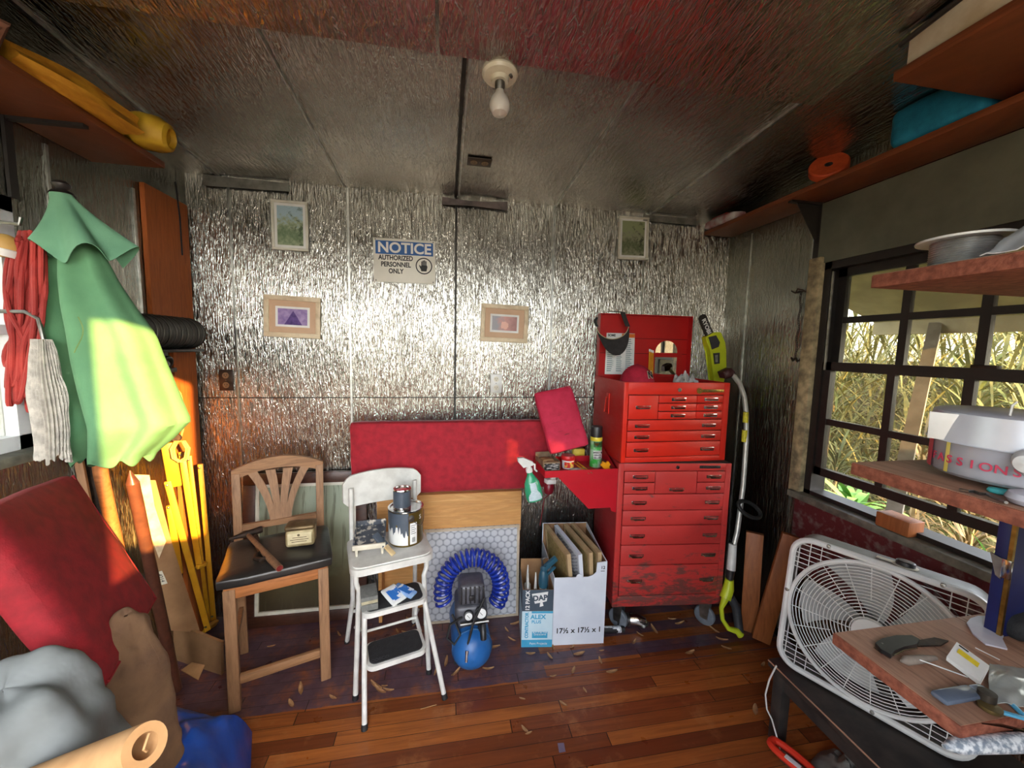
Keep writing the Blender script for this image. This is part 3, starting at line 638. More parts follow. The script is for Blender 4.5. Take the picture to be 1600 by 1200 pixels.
b = MB(); b.box((-.05, -.0412, .018), (.05, -.0402, .07)); b.bm.transform(tm); part('label_panel', b, mat('cream label', S(222, 210, 172), S(200, 186, 146), 20, .55), t)
b = MB()
for k, (xa_, xb_) in enumerate(((-.03, .03), (-.04, .038), (-.034, .03))): b.box((xa_, -.042, .048 - k * .010), (xb_, -.0414, .051 - k * .010))
b.lathe([(.006, 0), (.004, .0006), (.0001, .0006)], (-.004, -.0413, .061), (0, -1, 0), 12); b.bm.transform(tm); part('label_lines', b, mat('faded label ink', S(86, 72, 52), S(104, 90, 66), 30, .6), t)

# ------------------------------------------------------------------ white step stool and what stands on it
TM = MX.Translation((-.405, 1.669, 0)) @ MX.Rotation(R_(16), 4, 'Z')       # x along its front, y to the back
t = thing('step_stool', 'white metal kitchen step stool with a backrest and two black treads', 'step stool', TM @ MX.Translation((.17, .1, 0)))
M_enamel = mat('white enamel', S(228, 228, 222), S(204, 203, 196), 14, .35); M_tread = mat('black ribbed tread', S(44, 45, 48), S(34, 35, 37), 50, .7, 0, .4, 200)
def T_(b): b.bm.transform(TM); return b
def rrect(x0, y0, x1, y1, r, n=6):
    out = []
    for cx, cy, a0 in ((x1 - r, y0 + r, -90), (x1 - r, y1 - r, 0), (x0 + r, y1 - r, 90), (x0 + r, y0 + r, 180)):
        for i in range(n + 1): a = R_(a0 + 90 * i / n); out.append((cx + r * math.cos(a), cy + r * math.sin(a)))
    return out
SX0, SX1, SZ2 = .015, .365, .62
pr = rrect(SX0 - .01, -.015, SX1 + .01, .30, .05)
b = MB(); b.prism([(x, y, SZ2 - .03) for x, y in pr], (0, 0, .03)); 
pr2 = rrect(SX0, -.005, SX1, .29, .045); b.prism([(x, y, SZ2) for x, y in pr2], (0, 0, .006)); part('seat', T_(b), M_enamel, t)
for x in (.03, .345):
    b = MB(); b.tube([(x, .03, SZ2 - .03), (x, .03, SZ2 - .08), (x + (.012 if x < .2 else -.012), .035, SZ2 - .12), (x - (.012 if x < .2 else -.008), .012, .0)], .0115, 10)
    o = part('leg', T_(b), M_enamel, t)
    b = MB(); b.cyl((x - (.012 if x < .2 else -.008), .012, -.0), (x - (.011 if x < .2 else -.008), .013, .022), .014, .0135, 12); part('rubber_foot', T_(b), M_rubber, o)
for x, xf in ((.03, .0), (.345, .355)):
    b = MB(); b.tube([(xf, .385, 0), (x, .30, .30), (x, .285, SZ2 - .02), (x, .30, .88)], .0115, 10); o = part('rear_leg', T_(b), M_enamel, t)
    b = MB(); b.cyl((xf, .385, 0), (xf + (.002), .383, .02), .014, .0135, 12); part('rubber_foot', T_(b), M_rubber, o)
pr = rrect(.0, .80, .375, .965, .055)
b = MB()
b.sheet(lambda u, v: (lambda X, q: (X, .312 + .030 * (2 * u - 1) ** 2 * -1 + .03, .775 + q * (.155 + .018 * (1 - (2 * u - 1) ** 2))))(-.005 + .385 * u, v), 20, 6, .014)
for v_ in b.bm.verts:                            # round its corners off
    x, z = (v_.co.x + .005) / .385, (v_.co.z - .775) / .165
    dx = max(0, abs(x - .5) - .40) / .10
    v_.co.z = .855 + (v_.co.z - .855) * (1 - .38 * dx ** 2)
part('backrest', T_(b), M_enamel, t)
# the swing-out steps
def step(z, y0, y1, x0, x1, nm):
    b = MB(); pr = rrect(x0, y0, x1, y1, .035); b.prism([(x, y, z - .022) for x, y in pr], (0, 0, .022)); o = part(nm, T_(b), M_enamel, t)
    b = MB(); pr = rrect(x0 + .014, y0 + .012, x1 - .014, y1 - .006, .028); b.prism([(x, y, z) for x, y in pr], (0, 0, .004)); q = part('tread', T_(b), M_tread, o); return o, q
step(.45, -.075, .075, .048, .325, 'upper_step'); o2, q2 = step(.235, -.115, .035, .058, .315, 'lower_step')
text('embossing', 'COSCO', TM @ MX.Translation((.115, -.086, .2392)), .022, mat('embossed rubber', S(58, 58, 62), S(50, 50, 54), 30, .5), q2, bold=.0006)
for x, xf in ((.058, .042), (.315, .385)):
    b = MB(); b.tube([(x, -.045, .435), ((x + xf) / 2, -.09, .22), (xf, -.155, 0)], .011, 10); o = part('step_leg', T_(b), M_enamel, t)
    b = MB(); b.cyl((xf, -.155, 0), (xf + (x - xf) * .05, -.149, .022), .0135, .013, 12); part('rubber_foot', T_(b), M_rubber, o)
for x in (.062, .311):
    b = MB(); b.tube([(x, .07, .43), (x, .10, .33), (x, .12, .24), (x, .02, .225)], .009, 8); b.tube([(x, .12, .24), (x + (-.03 if x < .2 else .03), .20, .21)], .007, 8); part('step_strut', T_(b), M_enamel, t)
b = MB(); b.tube([(.03, .33, .205), (.345, .33, .205)], .008, 8); b.tube([(.062, .10, .245), (.311, .10, .245)], .006, 8); part('cross_bar', T_(b), M_enamel, t)
ZS = SZ2 + .0065
# things on the seat
m_ = TM @ MX.Translation((.275, .17, ZS))
M_tin = mat('gold tin', S(150, 128, 66), S(120, 98, 46), 10, .3, .8); M_greypaint = mat('slate grey paint', S(84, 94, 106), S(70, 80, 92), 9, .35)
t = thing('paint_can', 'gallon paint can with grey drips and a gold side, standing on the stool seat', 'paint can', m_)
R = .083; Hc = .175
b = MB(); b.lathe([(.0001, 0), (R - .002, 0), (R, .003), (R, Hc - .006)], (0, 0, 0), seg=40); b.bm.transform(m_); part('can_body', b, M_tin, t)
b = MB(); b.lathe([(R + .0005, Hc - .008), (R + .0035, Hc - .004), (R + .003, Hc), (R - .006, Hc), (R - .008, Hc - .006), (.001, Hc - .006)], (0, 0, 0), seg=40); b.bm.transform(m_); part('rim_lid', b, M_chrome, t)
def arc_panel(b, r, a0, a1, z0, z1, n=16, th=.0012, zf=None):
    for i in range(n):
        q0 = R_(a0 + (a1 - a0) * i / n); q1 = R_(a0 + (a1 - a0) * (i + 1) / n); za = zf(i / n) if zf else z0; zb = zf((i + 1) / n) if zf else z0
        b.add([(r * math.cos(q0), r * math.sin(q0), za), (r * math.cos(q1), r * math.sin(q1), zb), (r * math.cos(q1), r * math.sin(q1), z1), (r * math.cos(q0), r * math.sin(q0), z1)], [(0, 1, 2, 3)])
b = MB(); arc_panel(b, R + .001, 165, 266, .01, .10); b.bm.transform(m_); part('white_label', b, M_paper, t)
b = MB(); rr = random.Random(5); prof = [rr.uniform(.03, .10) for _ in range(30)]
arc_panel(b, R + .0018, 150, 268, 0, Hc - .008, 29, zf=lambda u: .03 + prof[int(u * 29)] * (.9 if u < .8 else .6)); b.bm.transform(m_); part('paint_drips', b, M_greypaint, t)
b = MB(); arc_panel(b, R + .0024, 272, 296, .012, .118); b.bm.transform(m_); o = part('side_label', b, M_paper, t)
b = MB()
for k in range(7): arc_panel(b, R + .003, 279 + k * 1.6, 279.8 + k * 1.6, .022, .046, 1)
for k in range(5): arc_panel(b, R + .003, 275, 293 - (k % 2) * 4, .064 + k * .010, .0665 + k * .010, 4)
b.bm.transform(m_); part('barcode', b, M_ink, o)
b = MB(); q = V((R * math.cos(R_(276)), R * math.sin(R_(276)), .142)); b.lathe([(.016, 0), (.016, .003), (.008, .004), (.008, .008), (.0001, .009)], q, (math.cos(R_(276)), math.sin(R_(276)), 0), 20)
b.tube([V((R * 1.05 * math.cos(R_(276 + 8 * k)), R * 1.05 * math.sin(R_(276 + 8 * k)), .142 - .05 * math.sin(k / 10 * math.pi))) for k in range(11)], .0018, 6); b.bm.transform(m_); part('bail_handle', b, M_steel, t)
text('lettering', 'S', m_ @ frame((R * 1.015 * math.cos(R_(312)), R * 1.015 * math.sin(R_(312)), .135), (-math.sin(R_(312)), math.cos(R_(312)), 0), (0, 0, 1)), .03, M_paper, t)
m2 = m_ @ MX.Translation((-.018, .0, Hc - .0055))
t = thing('small_paint_can', 'quart tin dipped in grey paint standing on the lid of the bigger can', 'paint can', m2)
b = MB(); b.lathe([(.0001, 0), (.041, 0), (.043, .004), (.042, .008), (.042, .092), (.044, .095), (.042, .1), (.036, .1), (.035, .094), (.001, .094)], (0, 0, 0), seg=32); b.bm.transform(m2); part('can_body', b, M_chrome, t)
b = MB(); arc_panel(b, .0427, 170, 350, .012, .090, 24); b.bm.transform(m2); part('paint_coat', b, M_greypaint, t)
m_ = TM @ MX.Translation((.105, .155, ZS)) @ MX.Rotation(R_(-10), 4, 'Z')
t = thing('paint_tray', 'small white roller tray smeared with grey paint on the stool seat', 'paint tray', m_)
M_traymess = mat('paint smeared tray', S(66, 72, 82), S(190, 182, 168), 34, .5, 0, .3, 80, (1, 1, .5), lo=.52, hi=.60)
b = MB(); b.prism([(-.068, -.075, .042), (.068, -.075, .042), (.068, .075, .075), (-.068, .075, .075)], (0, 0, .006))
b.box((-.07, .072, .074), (.07, .08, .105), bev=.002)
for x in (-.07, .064): b.prism([(x, -.072, .042), (x, .08, .074), (x, .08, .105), (x, -.072, .066)], (.006, 0, 0))
b.bm.transform(m_); part('tray_pan', b, M_traymess, t)
b = MB(); b.box((-.072, -.086, .036), (.072, -.074, .060), bev=.003); b.bm.transform(m_); part('front_lip', b, M_cream, t)
for x in (-.062, .05):
    b = MB(); b.prism([(x, -.078, .042), (x + .014, -.078, .042), (x + .011, -.07, 0), (x + .003, -.07, 0)], (0, .010, 0)); b.prism([(x, .07, .075), (x + .014, .07, .075), (x + .011, .07, 0), (x + .003, .07, 0)], (0, .008, 0)); b.bm.transform(m_); part('tray_foot', b, M_cream, t)
a = TM @ V((.135, .10, ZS + .068)); c = TM @ V((.195, .035, ZS + .006)); dd_ = (c - a)
t = thing('paint_brush', 'paint brush with grey caked bristles leaning from tray to can', 'brush', (a + c) / 2)
sd = V((0, 0, 1)).cross(dd_).normalized()
b = MB(); up_ = dd_.cross(sd).normalized()
b.beam(a + dd_ * .45, c, .010, .026, bev=.003); part('handle', b, mat('bare wood handle', S(220, 196, 150), S(200, 172, 126), 20, .5), t)
b = MB(); b.beam(a - dd_ * .25, a + dd_ * .47, .014, .036, bev=.004); part('bristles', b, M_greypaint, t)
# things on the upper step
m_ = TM @ MX.Translation((.085, .0, .4545)) @ MX.Rotation(R_(-6), 4, 'Z')
M_grit = mat('grey sanding grit', S(120, 122, 118), S(104, 106, 102), 60, .9, 0, .3, 300); M_gritedge = mat('tan foam', S(176, 168, 140), S(156, 148, 122), 40, .85)
b = MB(); b.box((-.034, -.06, 0), (.034, .02, .028), m_, .003); one('sanding_sponge', b, M_grit, 'grey sanding sponge lying flat on the upper stool step', 'sponge', 'sanding sponges on the step')
m2 = m_ @ MX.Translation((-.004, -.012, .0285)) @ MX.Rotation(R_(4), 4, 'Z')
t = thing('sanding_sponge', 'sanding sponge with a tan middle, stacked on top of the other sponge', 'sponge', m2, 'sanding sponges on the step')
b = MB(); b.box((-.034, -.045, 0), (.034, .055, .014), m2, .002); part('foam_core', b, M_gritedge, t)
b = MB(); b.box((-.034, -.045, .0141), (.034, .055, .032), m2, .002); part('grit_face', b, M_grit, t)
M_packblue = mat('blue packet print', S(52, 118, 200), S(232, 236, 242), 26, .3, 0, 0, 60, (1, 1, 1), .52, .56)
for k, (x, y, rz, tl, lb) in enumerate(((.185, -.01, 28, 18, 'blue and white plastic packet lying tilted by the sponges'), (.235, .0, 42, 8, 'thin blue wrapped packet behind the bigger blue packet on the step'))):
    m_ = TM @ MX.Translation((x, y, .456 + .006)) @ MX.Rotation(R_(rz), 4, 'Z') @ MX.Rotation(R_(tl), 4, 'X')
    t = thing('plastic_packet', lb, 'packet', m_, 'packets on the stool step')
    w1, h1 = (.036, .05) if k == 0 else (.026, .055)
    b = MB(); b.pad((-w1, -h1, 0), (w1, h1, .012), m_, .005, .004, 8, .003, k); part('wrapper', b, [M_paper, M_clear][0] if k == 0 else mat('pale blue wrapper', S(160, 190, 224), S(110, 150, 206), 22, .3), t)
    b = MB(); b.box((-w1 * .75, -h1 * .7, .0165), (w1 * .75, h1 * .55, .0175), m_); part('printed_band', b, M_packblue, t)

# ------------------------------------------------------------------ air compressor with its coil hose
cx, cy = .142, 1.80; tr_ = .098
t = thing('air_compressor', 'blue tank air compressor with a dark motor on the purple floor', 'compressor', (cx, cy + .12, 0))
M_tank = mat('blue tank paint', S(44, 108, 176), S(34, 92, 156), 8, .38)
axd = V((-.04, 1, 0)).normalized()
b = MB(); o = V((cx, cy - .06, tr_ + .012)); b.lathe([(.0001, -.045), (.035, -.040), (.066, -.024), (.088, .0), (tr_, .03), (tr_, .30), (.088, .33), (.06, .35), (.0001, .365)], o, axd, 40); part('tank', b, M_tank, t)
b = MB(); b.lathe([(tr_ + .001, .028), (tr_ + .003, .031), (tr_ + .003, .036), (tr_ + .001, .039)], o, axd, 40); part('weld_band', b, mat('worn blue band', S(92, 140, 190), S(60, 110, 166), 20, .5), t)
for yy in (.07, .24):
    b = MB(); c = o + axd * yy
    b.prism([c + V((-.075, 0, -.04)), c + V((.075, 0, -.04)), c + V((.085, 0, -c.z)), c + V((-.085, 0, -c.z))], (0, .02, 0)); part('foot', b, M_blackplastic, t)
M_motor = mat('dark grey motor housing', S(88, 88, 94), S(68, 68, 74), 20, .4); 
mz = 2 * tr_ + .012
b = MB(); b.box((cx - .085, cy + .0, mz - .02), (cx + .075, cy + .17, mz + .10), bev=.02, seg=3); part('motor_shroud', b, M_motor, t)
b = MB(); b.box((cx - .068, cy + .01, mz + .095), (cx + .062, cy + .14, mz + .205), bev=.022, seg=3); o_ = part('pump_head', b, M_motor, t)
b = MB()
for k in range(6): x = cx - .055 + k * .022; b.box((x - .004, cy + .002, mz + .115), (x + .004, cy + .012, mz + .198), bev=.002)
b.box((cx - .018, cy + .0, mz + .13), (cx + .014, cy + .01, mz + .155), bev=.003); part('cooling_fin', b, M_blackplastic, o_)
for (x, z, r) in ((cx - .02, mz + .065, .021), (cx + .042, mz + .075, .027)):
    b = MB(); b.lathe([(r, 0), (r + .003, .004), (r + .003, .02), (r - .003, .022), (.0001, .021)], (x, cy - .004, z), (0, -1, .15), 28); o_ = part('gauge', b, M_blackplastic, t)
    b = MB(); b.lathe([(r - .003, .0222), (.0001, .0225)], (x, cy - .004, z), (0, -1, .15), 28); part('dial_face', b, M_paper, o_)
    b = MB(); b.beam((x - .008, cy - .0275, z + .012), (x + .006, cy - .0285, z - .004), .002, .001); part('needle', b, M_ink, o_)
b = MB(); b.tube([(cx - .06, cy - .012, mz + .02), (cx + .08, cy - .014, mz + .028)], .010, 10); b.lathe([(.010, 0), (.020, .004), (.020, .03), (.0001, .034)], (cx + .045, cy - .012, mz + .016), (0, -.3, -1), 16); part('manifold', b, M_steel, t)
b = MB(); b.tube([(cx + .05, cy - .03, mz + .02), (cx + .05, cy - .055, mz + .0), (cx + .05, cy - .06, mz - .03)], .016, 12); part('regulator_knob', b, M_blackplastic, t)
b = MB(); b.tube([(cx + .06, cy - .01, mz + .15), (cx + .0, cy - .06, mz + .06), (cx - .025, cy - .075, mz - .03), (cx - .028, cy - .08, mz - .075)], .006, 8); part('air_line', b, M_rubber, t)
b = MB(); b.tube([(cx - .034, cy - .10, mz - .105), (cx - .030, cy - .088, mz - .055)], [.007, .010], 10); part('quick_coupler', b, M_chrome, t)
b = MB(); pts = [(cx - .05, cy + .0, mz + .05), (cx - .11, cy - .03, mz + .04), (cx - .125, cy - .04, mz - .02), (cx - .09, cy - .05, mz - .05), (cx - .06, cy - .03, mz - .02), (cx - .10, cy + .0, mz + .07)]
b.tube(pts, .006, 8); part('power_cable', b, M_rubber, t)
# coiled blue hose looped over the back of the motor
b = MB(); pts = []; n = 26 * 14; hc = V((cx + .01, cy + .165, mz + .085))
for i in range(n + 1):
    q = i / n; an = math.pi * (1.10 - 1.30 * q); Rm = .150; rc = .043
    C0 = hc + V((math.cos(an) * Rm * 1.05, 0, math.sin(an) * Rm * 1.2)); rad = V((math.cos(an), 0, math.sin(an)))
    w_ = 2 * math.pi * 26 * q; pts.append(C0 + rad * (rc * math.cos(w_)) + V((0, -1, 0)) * (rc * math.sin(w_)))
b.tube(pts, .0072, 6)
one('coil_hose', b, mat('blue coil hose', S(40, 66, 176), S(30, 50, 150), 8, .22), 'blue coiled air hose looped over the compressor motor', 'hose')

# ------------------------------------------------------------------ sealant carton and filter box
m_ = frame((.412, 1.872, 0), (.163, -.022, 0), (0, 1, 0)); bw, bd, bh = .164, .20, .325
t = thing('caulk_carton', 'blue and white sealant carton standing beside the white filter box', 'box', m_ @ MX.Translation((bw / 2, bd / 2, 0)))
M_dapblue = mat('carton blue', S(74, 170, 206), S(62, 156, 194), 8, .6); M_dapgrey = mat('carton slate', S(70, 84, 96), S(60, 72, 84), 8, .6); M_pale = mat('carton pale blue', S(206, 230, 238), S(192, 218, 228), 8, .6)
b = MB(); th = .004
b.box((0, 0, 0), (bw, th, bh), m_); b.box((0, bd - th, 0), (bw, bd, bh + .06), m_); b.box((0, th, 0), (th, bd - th, bh), m_); b.box((bw - th, th, 0), (bw, bd - th, bh), m_); b.box((th, th, 0), (bw - th, bd - th, th), m_); part('carton', b, M_card, t)
b = MB(); b.box((-.0012, -.001, 0), (bw, 0, .205), m_); b.box((-.0012, 0, 0), (0, bd, .205), m_); part('pale_panel', b, M_pale, t)
b = MB(); b.box((-.0012, -.001, .205), (bw, 0, bh), m_); b.box((-.0012, 0, .205), (0, bd, bh), m_); part('slate_panel', b, M_dapgrey, t)
for lo, hi in (((-.0004, -.0018, .0), (bw, -.001, .042)), ((.055, -.0018, .052), (.138, -.001, .088)), ((.05, -.0018, .193), (bw, -.001, .204))): b = MB(); b.box(lo, hi, m_); part('blue_band', b, M_dapblue, t)
fm = m_ @ MX.Rotation(R_(90), 4, 'X')
fp = lambda x, z, y=-.0019: m_ @ MX.Translation((x, y, z)) @ MX.Rotation(R_(90), 4, 'X')
b = MB(); b.prism([(.048, -.0022, .302), (.135, -.0022, .315), (.128, -.0022, .262), (.106, -.0022, .256), (.112, -.0022, .236), (.092, -.0022, .230), (.094, -.0022, .254), (.066, -.0022, .248)], (0, .0012, 0), m=m_); part('logo_shield', b, M_paper, t)
text('logo_lettering', 'DAP', fp(.093, .280, -.0036) @ MX.Rotation(R_(5), 4, 'Z'), .040, M_dapgrey, t, bold=.0016)
text('lettering', '12 PACK', fp(.028, .265) @ MX.Rotation(R_(90), 4, 'Z'), .030, M_paper, t, bold=.0008)
text('lettering', 'CONTRACTOR', fp(.026, .125) @ MX.Rotation(R_(90), 4, 'Z'), .025, M_dapblue, t, bold=.0008, sx=.84)
text('lettering', 'ALEX', fp(.085, .172), .034, M_dapblue, t, bold=.001); text('lettering', 'PLUS', fp(.076, .144), .024, M_dapblue, t, bold=.0005)
text('lettering', 'BUY IT BY THE\nCASE & SAVE', fp(.097, .078, -.0021), .0115, M_paper, t); text('lettering', 'Paint Projects', fp(.09, .021, -.0021), .017, M_paper, t)
for k, (x, y) in enumerate(((.03, .04), (.072, .05), (.035, .12))):
    o = m_ @ V((x, y, .006)); t = thing('caulk_tube', ['white sealant tube in the corner of the carton, the one nearest the tile sheet', 'white sealant tube with a tall nozzle next to the caulking gun', 'white sealant tube behind the other tubes in the carton'][k], 'tube', o, 'sealant tubes in the carton')
    b = MB(); b.lathe([(.0001, 0), (.0195, 0), (.0195, .27), (.017, .275), (.0001, .276)], o, seg=16); part('cartridge', b, M_paper, t)
    b = MB(); b.lathe([(.009, .276), (.008, .30), (.003, .385), (.0001, .386)], o, seg=12); part('nozzle', b, M_white, t)
gs = m_ @ V((.112, .036, .02)); M_teal = mat('teal painted steel', S(44, 92, 112), S(34, 76, 96), 10, .4)
t = thing('caulking_gun', 'dark teal caulking gun standing nose down in the sealant carton', 'tool', gs)
b = MB(); b.lathe([(.0001, 0), (.02, 0), (.02, .31), (.0001, .311)], gs, seg=18); part('cartridge', b, M_paper, t)
b = MB(); b.lathe([(.0225, .30), (.026, .315), (.026, .36), (.018, .39), (.012, .40), (.0001, .40)], gs, seg=20); part('collar', b, M_teal, t)
b = MB(); b.beam(gs + V((-.012, 0, .39)), gs + V((.075, .02, .445)), .03, .022, bev=.005); b.beam(gs + V((.012, .0, .36)), gs + V((.07, .02, .395)), .012, .016, bev=.003); b.beam(gs + V((.0, 0, .37)), gs + V((.0, 0, .42)), .03, .022, bev=.004); part('grip', b, M_teal, t)
b = MB(); b.tube([gs + V((-.005, 0, .41)), gs + V((-.012, 0, .455)), gs + V((.004, .0, .462))], .006, 8); part('plunger_rod', b, M_blackplastic, t)

m_ = frame((.578, 1.858, 0), (.285, -.025, 0), (0, 1, 0)); bw, bd = .285, .40
t = thing('filter_box', 'white open filter box marked with its sizes in front of the red cabinet', 'box', m_ @ MX.Translation((bw / 2, bd / 2, 0)))
M_wcard = mat('white carton', S(226, 232, 240), S(214, 220, 230), 6, .6)
zl, zh = .385, .47
prof = [(0, .0), (bw, .0), (bw, zh), (bw - .055, zh - .006), (bw - .058, zh - .06), (bw - .075, zl + .01), (bw - .10, zl)] + [(.135 - .018 * math.cos(a) * -1, zl + .018 * math.sin(a)) for a in (0, .8, 1.57, 2.35, 3.14)] + [(0, zl)]
b = MB(); b.prism([(x, 0, z) for x, z in prof], (0, .004, 0), m=m_)
b.box((0, bd - .004, 0), (bw, bd, .50), m_); b.box((.004, .004, 0), (bw - .004, bd - .004, .004), m_)
for x in (0, bw - .004): b.prism([(x, .004, 0), (x, bd - .004, 0), (x, bd - .004, .385 if x == 0 else .50), (x, .05, zl if x == 0 else zh), (x, .004, zl if x == 0 else zh)], (.004, 0, 0), m=m_)
part('carton', b, [M_wcard], t)
b = MB(); b.box((.005, bd - .006, .01), (bw - .005, bd - .0045, .498), m_); b.box((bw - .006, .006, .01), (bw - .0045, bd - .006, .468), m_); part('brown_lining', b, M_card, t)
fp = lambda x, z, y=-.0006: m_ @ MX.Translation((x, y, z)) @ MX.Rotation(R_(90), 4, 'X')
text('size_lettering', '17½ x 17½ x 1', fp(bw / 2, .082), .041, M_ink, t, bold=.0008, sx=.98); text('count_lettering', '12', fp(bw - .022, .435), .024, M_ink, t, bold=.0004)
b = MB(); b.box((bw - .034, -.0008, .415), (bw - .012, -.0002, .418), m_); part('count_rule', b, M_ink, t)
M_fframe = mat('filter card frame', S(196, 168, 126), S(176, 148, 108), 12, .75); M_fglass = mat('tan fibre filter', S(172, 150, 96), S(140, 120, 72), 60, .9, 0, .5, 120)
bq = NB('pleated filter'); x, y, z = bq.sep(); wv = bq.math('SINE', bq.math('ADD', bq.math('MULTIPLY', bq.math('ADD', bq.math('MULTIPLY', y, .6), z), 330.0), bq.math('MULTIPLY', bq.noise(18), 9.0)))
bq.set(Base_Color=bq.ramp(wv, [(.2, S(214, 216, 224)), (.8, S(168, 172, 186))]), Roughness=.8); bq.bump(wv, .4, .004); M_fwhite = bq.m
for k, (x, tilt, mm, fr, lb, yo, zo) in enumerate(((.116, -7, M_fglass, M_fframe, 'tan fibre air filter leaning out of the filter box', .03, .07), (.168, -6, M_fwhite, M_wcard, 'white pleated air filter in the middle of the filter box', .02, .058), (.213, -4, M_fglass, M_fframe, 'air filter with a brown frame next to the pleated one', .03, .05), (.246, -2, M_fglass, M_fframe, 'air filter standing against the end wall of the filter box', .03, .052))):
    fmx = m_ @ MX.Translation((x + .012, yo, .006)) @ MX.Rotation(R_(10), 4, 'Z') @ MX.Rotation(R_(tilt), 4, 'Y') ; s = .355; hq = .50
    t = thing('air_filter', lb, 'air filter', fmx @ MX.Translation((.01, s / 2, 0)), 'air filters in the box')
    b = MB()
    for lo, hi in (((0, 0), (s, .022)), ((0, hq - .022), (s, hq)), ((0, .022), (.022, hq - .022)), ((s - .022, .022), (s, hq - .022))): b.box((0, lo[0], lo[1]), (.022, hi[0], hi[1]), fmx)
    part('card_frame', b, fr, t)
    b = MB(); b.box((.003, .022, .022), (.019, s - .022, hq - .022), fmx); part('filter_medium', b, mm, t)

# ------------------------------------------------------------------ red rolling cabinet, top chest, side shelf
def redpaint(name, c1, c2, rust, lo, hi):
    b = NB(name); x, y, z = b.sep()
    c = b.ramp(b.noise(4, 5, .6), [(.3, c1), (.7, c2)])
    st = b.noise(1.0, 6, .75, b.map((9, 9, 26)), .6); low = b.ramp(z, [(lo, (1, 1, 1)), (hi, (0, 0, 0))])
    blot = b.ramp(b.math('ADD', b.math('MULTIPLY', st, 1.0), b.math('MULTIPLY', low, .21)), [(.60, (0, 0, 0)), (.69, (.85, .85, .85))])
    c = b.mix(b.math('MULTIPLY', blot, rust), c, S(92, 66, 60))
    b.set(Base_Color=c, Roughness=b.ramp(st, [(.3, (.32, .32, .32)), (.7, (.52, .52, .52))])); return b.m
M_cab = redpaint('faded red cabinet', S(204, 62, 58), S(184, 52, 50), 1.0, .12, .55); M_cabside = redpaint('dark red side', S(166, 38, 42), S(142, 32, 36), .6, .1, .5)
M_chest = redpaint('bright red chest', S(224, 44, 26), S(206, 36, 22), .12, -1, -.5); M_lid = redpaint('red lid', S(190, 22, 22), S(170, 16, 18), .1, -1, -.5)
M_gap = mat('dark drawer gap', S(60, 14, 14), S(44, 12, 12), 10, .8)
def pull(b, x, z, y, m, w_=.085):
    b.prism([(x - w_ / 2, y, z + .008), (x + w_ / 2, y, z + .008), (x + w_ / 2 - .012, y - .013, z + .001), (x - w_ / 2 + .012, y - .013, z + .001)], (0, 0, .0025), m=m)
    b.box((x - w_ / 2, y - .002, z - .006), (x + w_ / 2, y, z + .012), m, .001)
    b.tube([(x - w_ / 2 + .004, y - .003, z + .006), (x - w_ / 2 + .016, y - .014, z - .001), (x + w_ / 2 - .016, y - .014, z - .001), (x + w_ / 2 - .004, y - .003, z + .006)], .0032, 6, m=m)
def drawers(rows, t, m, material, y=-.004):
    for (x0, x1, z0, z1, pulls) in rows:
        b = MB(); b.box((x0, y, z0 + .0025), (x1, .012, z1 - .0025), m, .002); o = part('drawer', b, material, t)
        for px_, pz_ in pulls:
            b = MB(); pull(b, px_, pz_, y, m); part('pull_handle', b, M_chrome, o)
LM = MX.Translation((.930, 1.893, 0)) @ MX.Rotation(R_(-5.6), 4, 'Z'); LW, LD = .640, .40
t = thing('rolling_tool_cabinet', 'scratched rusty red rolling tool cabinet on casters under the brighter chest', 'cabinet', LM @ MX.Translation((LW / 2, LD / 2, 0))); CAB = t
b = MB(); b.box((0, .014, .16), (LW, LD, .985), LM, .004); part('body', b, M_cabside, t)
b = MB(); ring_ = [((0, 0, .16), (.030, .014, .985)), ((LW - .032, 0, .16), (LW, .014, .985)), ((.030, 0, .945), (LW - .032, .014, .985)), ((.030, 0, .16), (LW - .032, .014, .222))]
for lo, hi in ring_: b.box(lo, hi, LM, .001)
part('front_frame', b, M_cab, t)
b = MB(); b.box((.03, .010, .222), (LW - .032, .0135, .945), LM); part('drawer_gap', b, M_gap, t)
a0, a1, b0, b1, c0, c1 = .034, .204, .208, .442, .446, .604
zz = [.944, .880, .815, .722, .636, .524, .406, .226]
rows = [(a0, a1, zz[1], zz[0], [(.122, .909)]), (a0, a1, zz[2], zz[1], [(.122, .845)]), (b0, b1, zz[2], zz[0], [(.33, .838)]), (c0, c1, zz[1], zz[0], [(.54, .909)]), (c0, c1, zz[2], zz[1], [(.54, .845)])]
for k in range(5): z = zz[2 + k] - (zz[2 + k] - zz[3 + k]) * (.55 if k < 4 else .52); rows.append((a0, c1, zz[3 + k], zz[2 + k], [(.122, z), (.54, z)]))
drawers(rows, t, LM, M_cab)
b = MB(); b.lathe([(.010, 0), (.010, .004), (.0001, .005)], LM @ V((.33, 0, .965)), LM.to_3x3() @ V((0, -1, 0)), 16); part('lock', b, M_chrome, t)
b = MB(); b.box((.455, -.003, .958), (.575, 0, .974), LM @ MX.Rotation(0, 4, 'X'), .002); o = part('name_badge', b, M_blackplastic, t)
text('badge_lettering', 'CORNWELL', LM @ MX.Translation((.515, -.0034, .966)) @ MX.Rotation(R_(90), 4, 'X'), .015, M_chrome, o)
b = MB(); b.box((.01, .004, .985), (LW - .01, LD, .9895), LM); part('top_mat', b, M_rubber, t)
M_cast = mat('grey caster wheel', S(120, 126, 134), S(92, 98, 106), 14, .5)
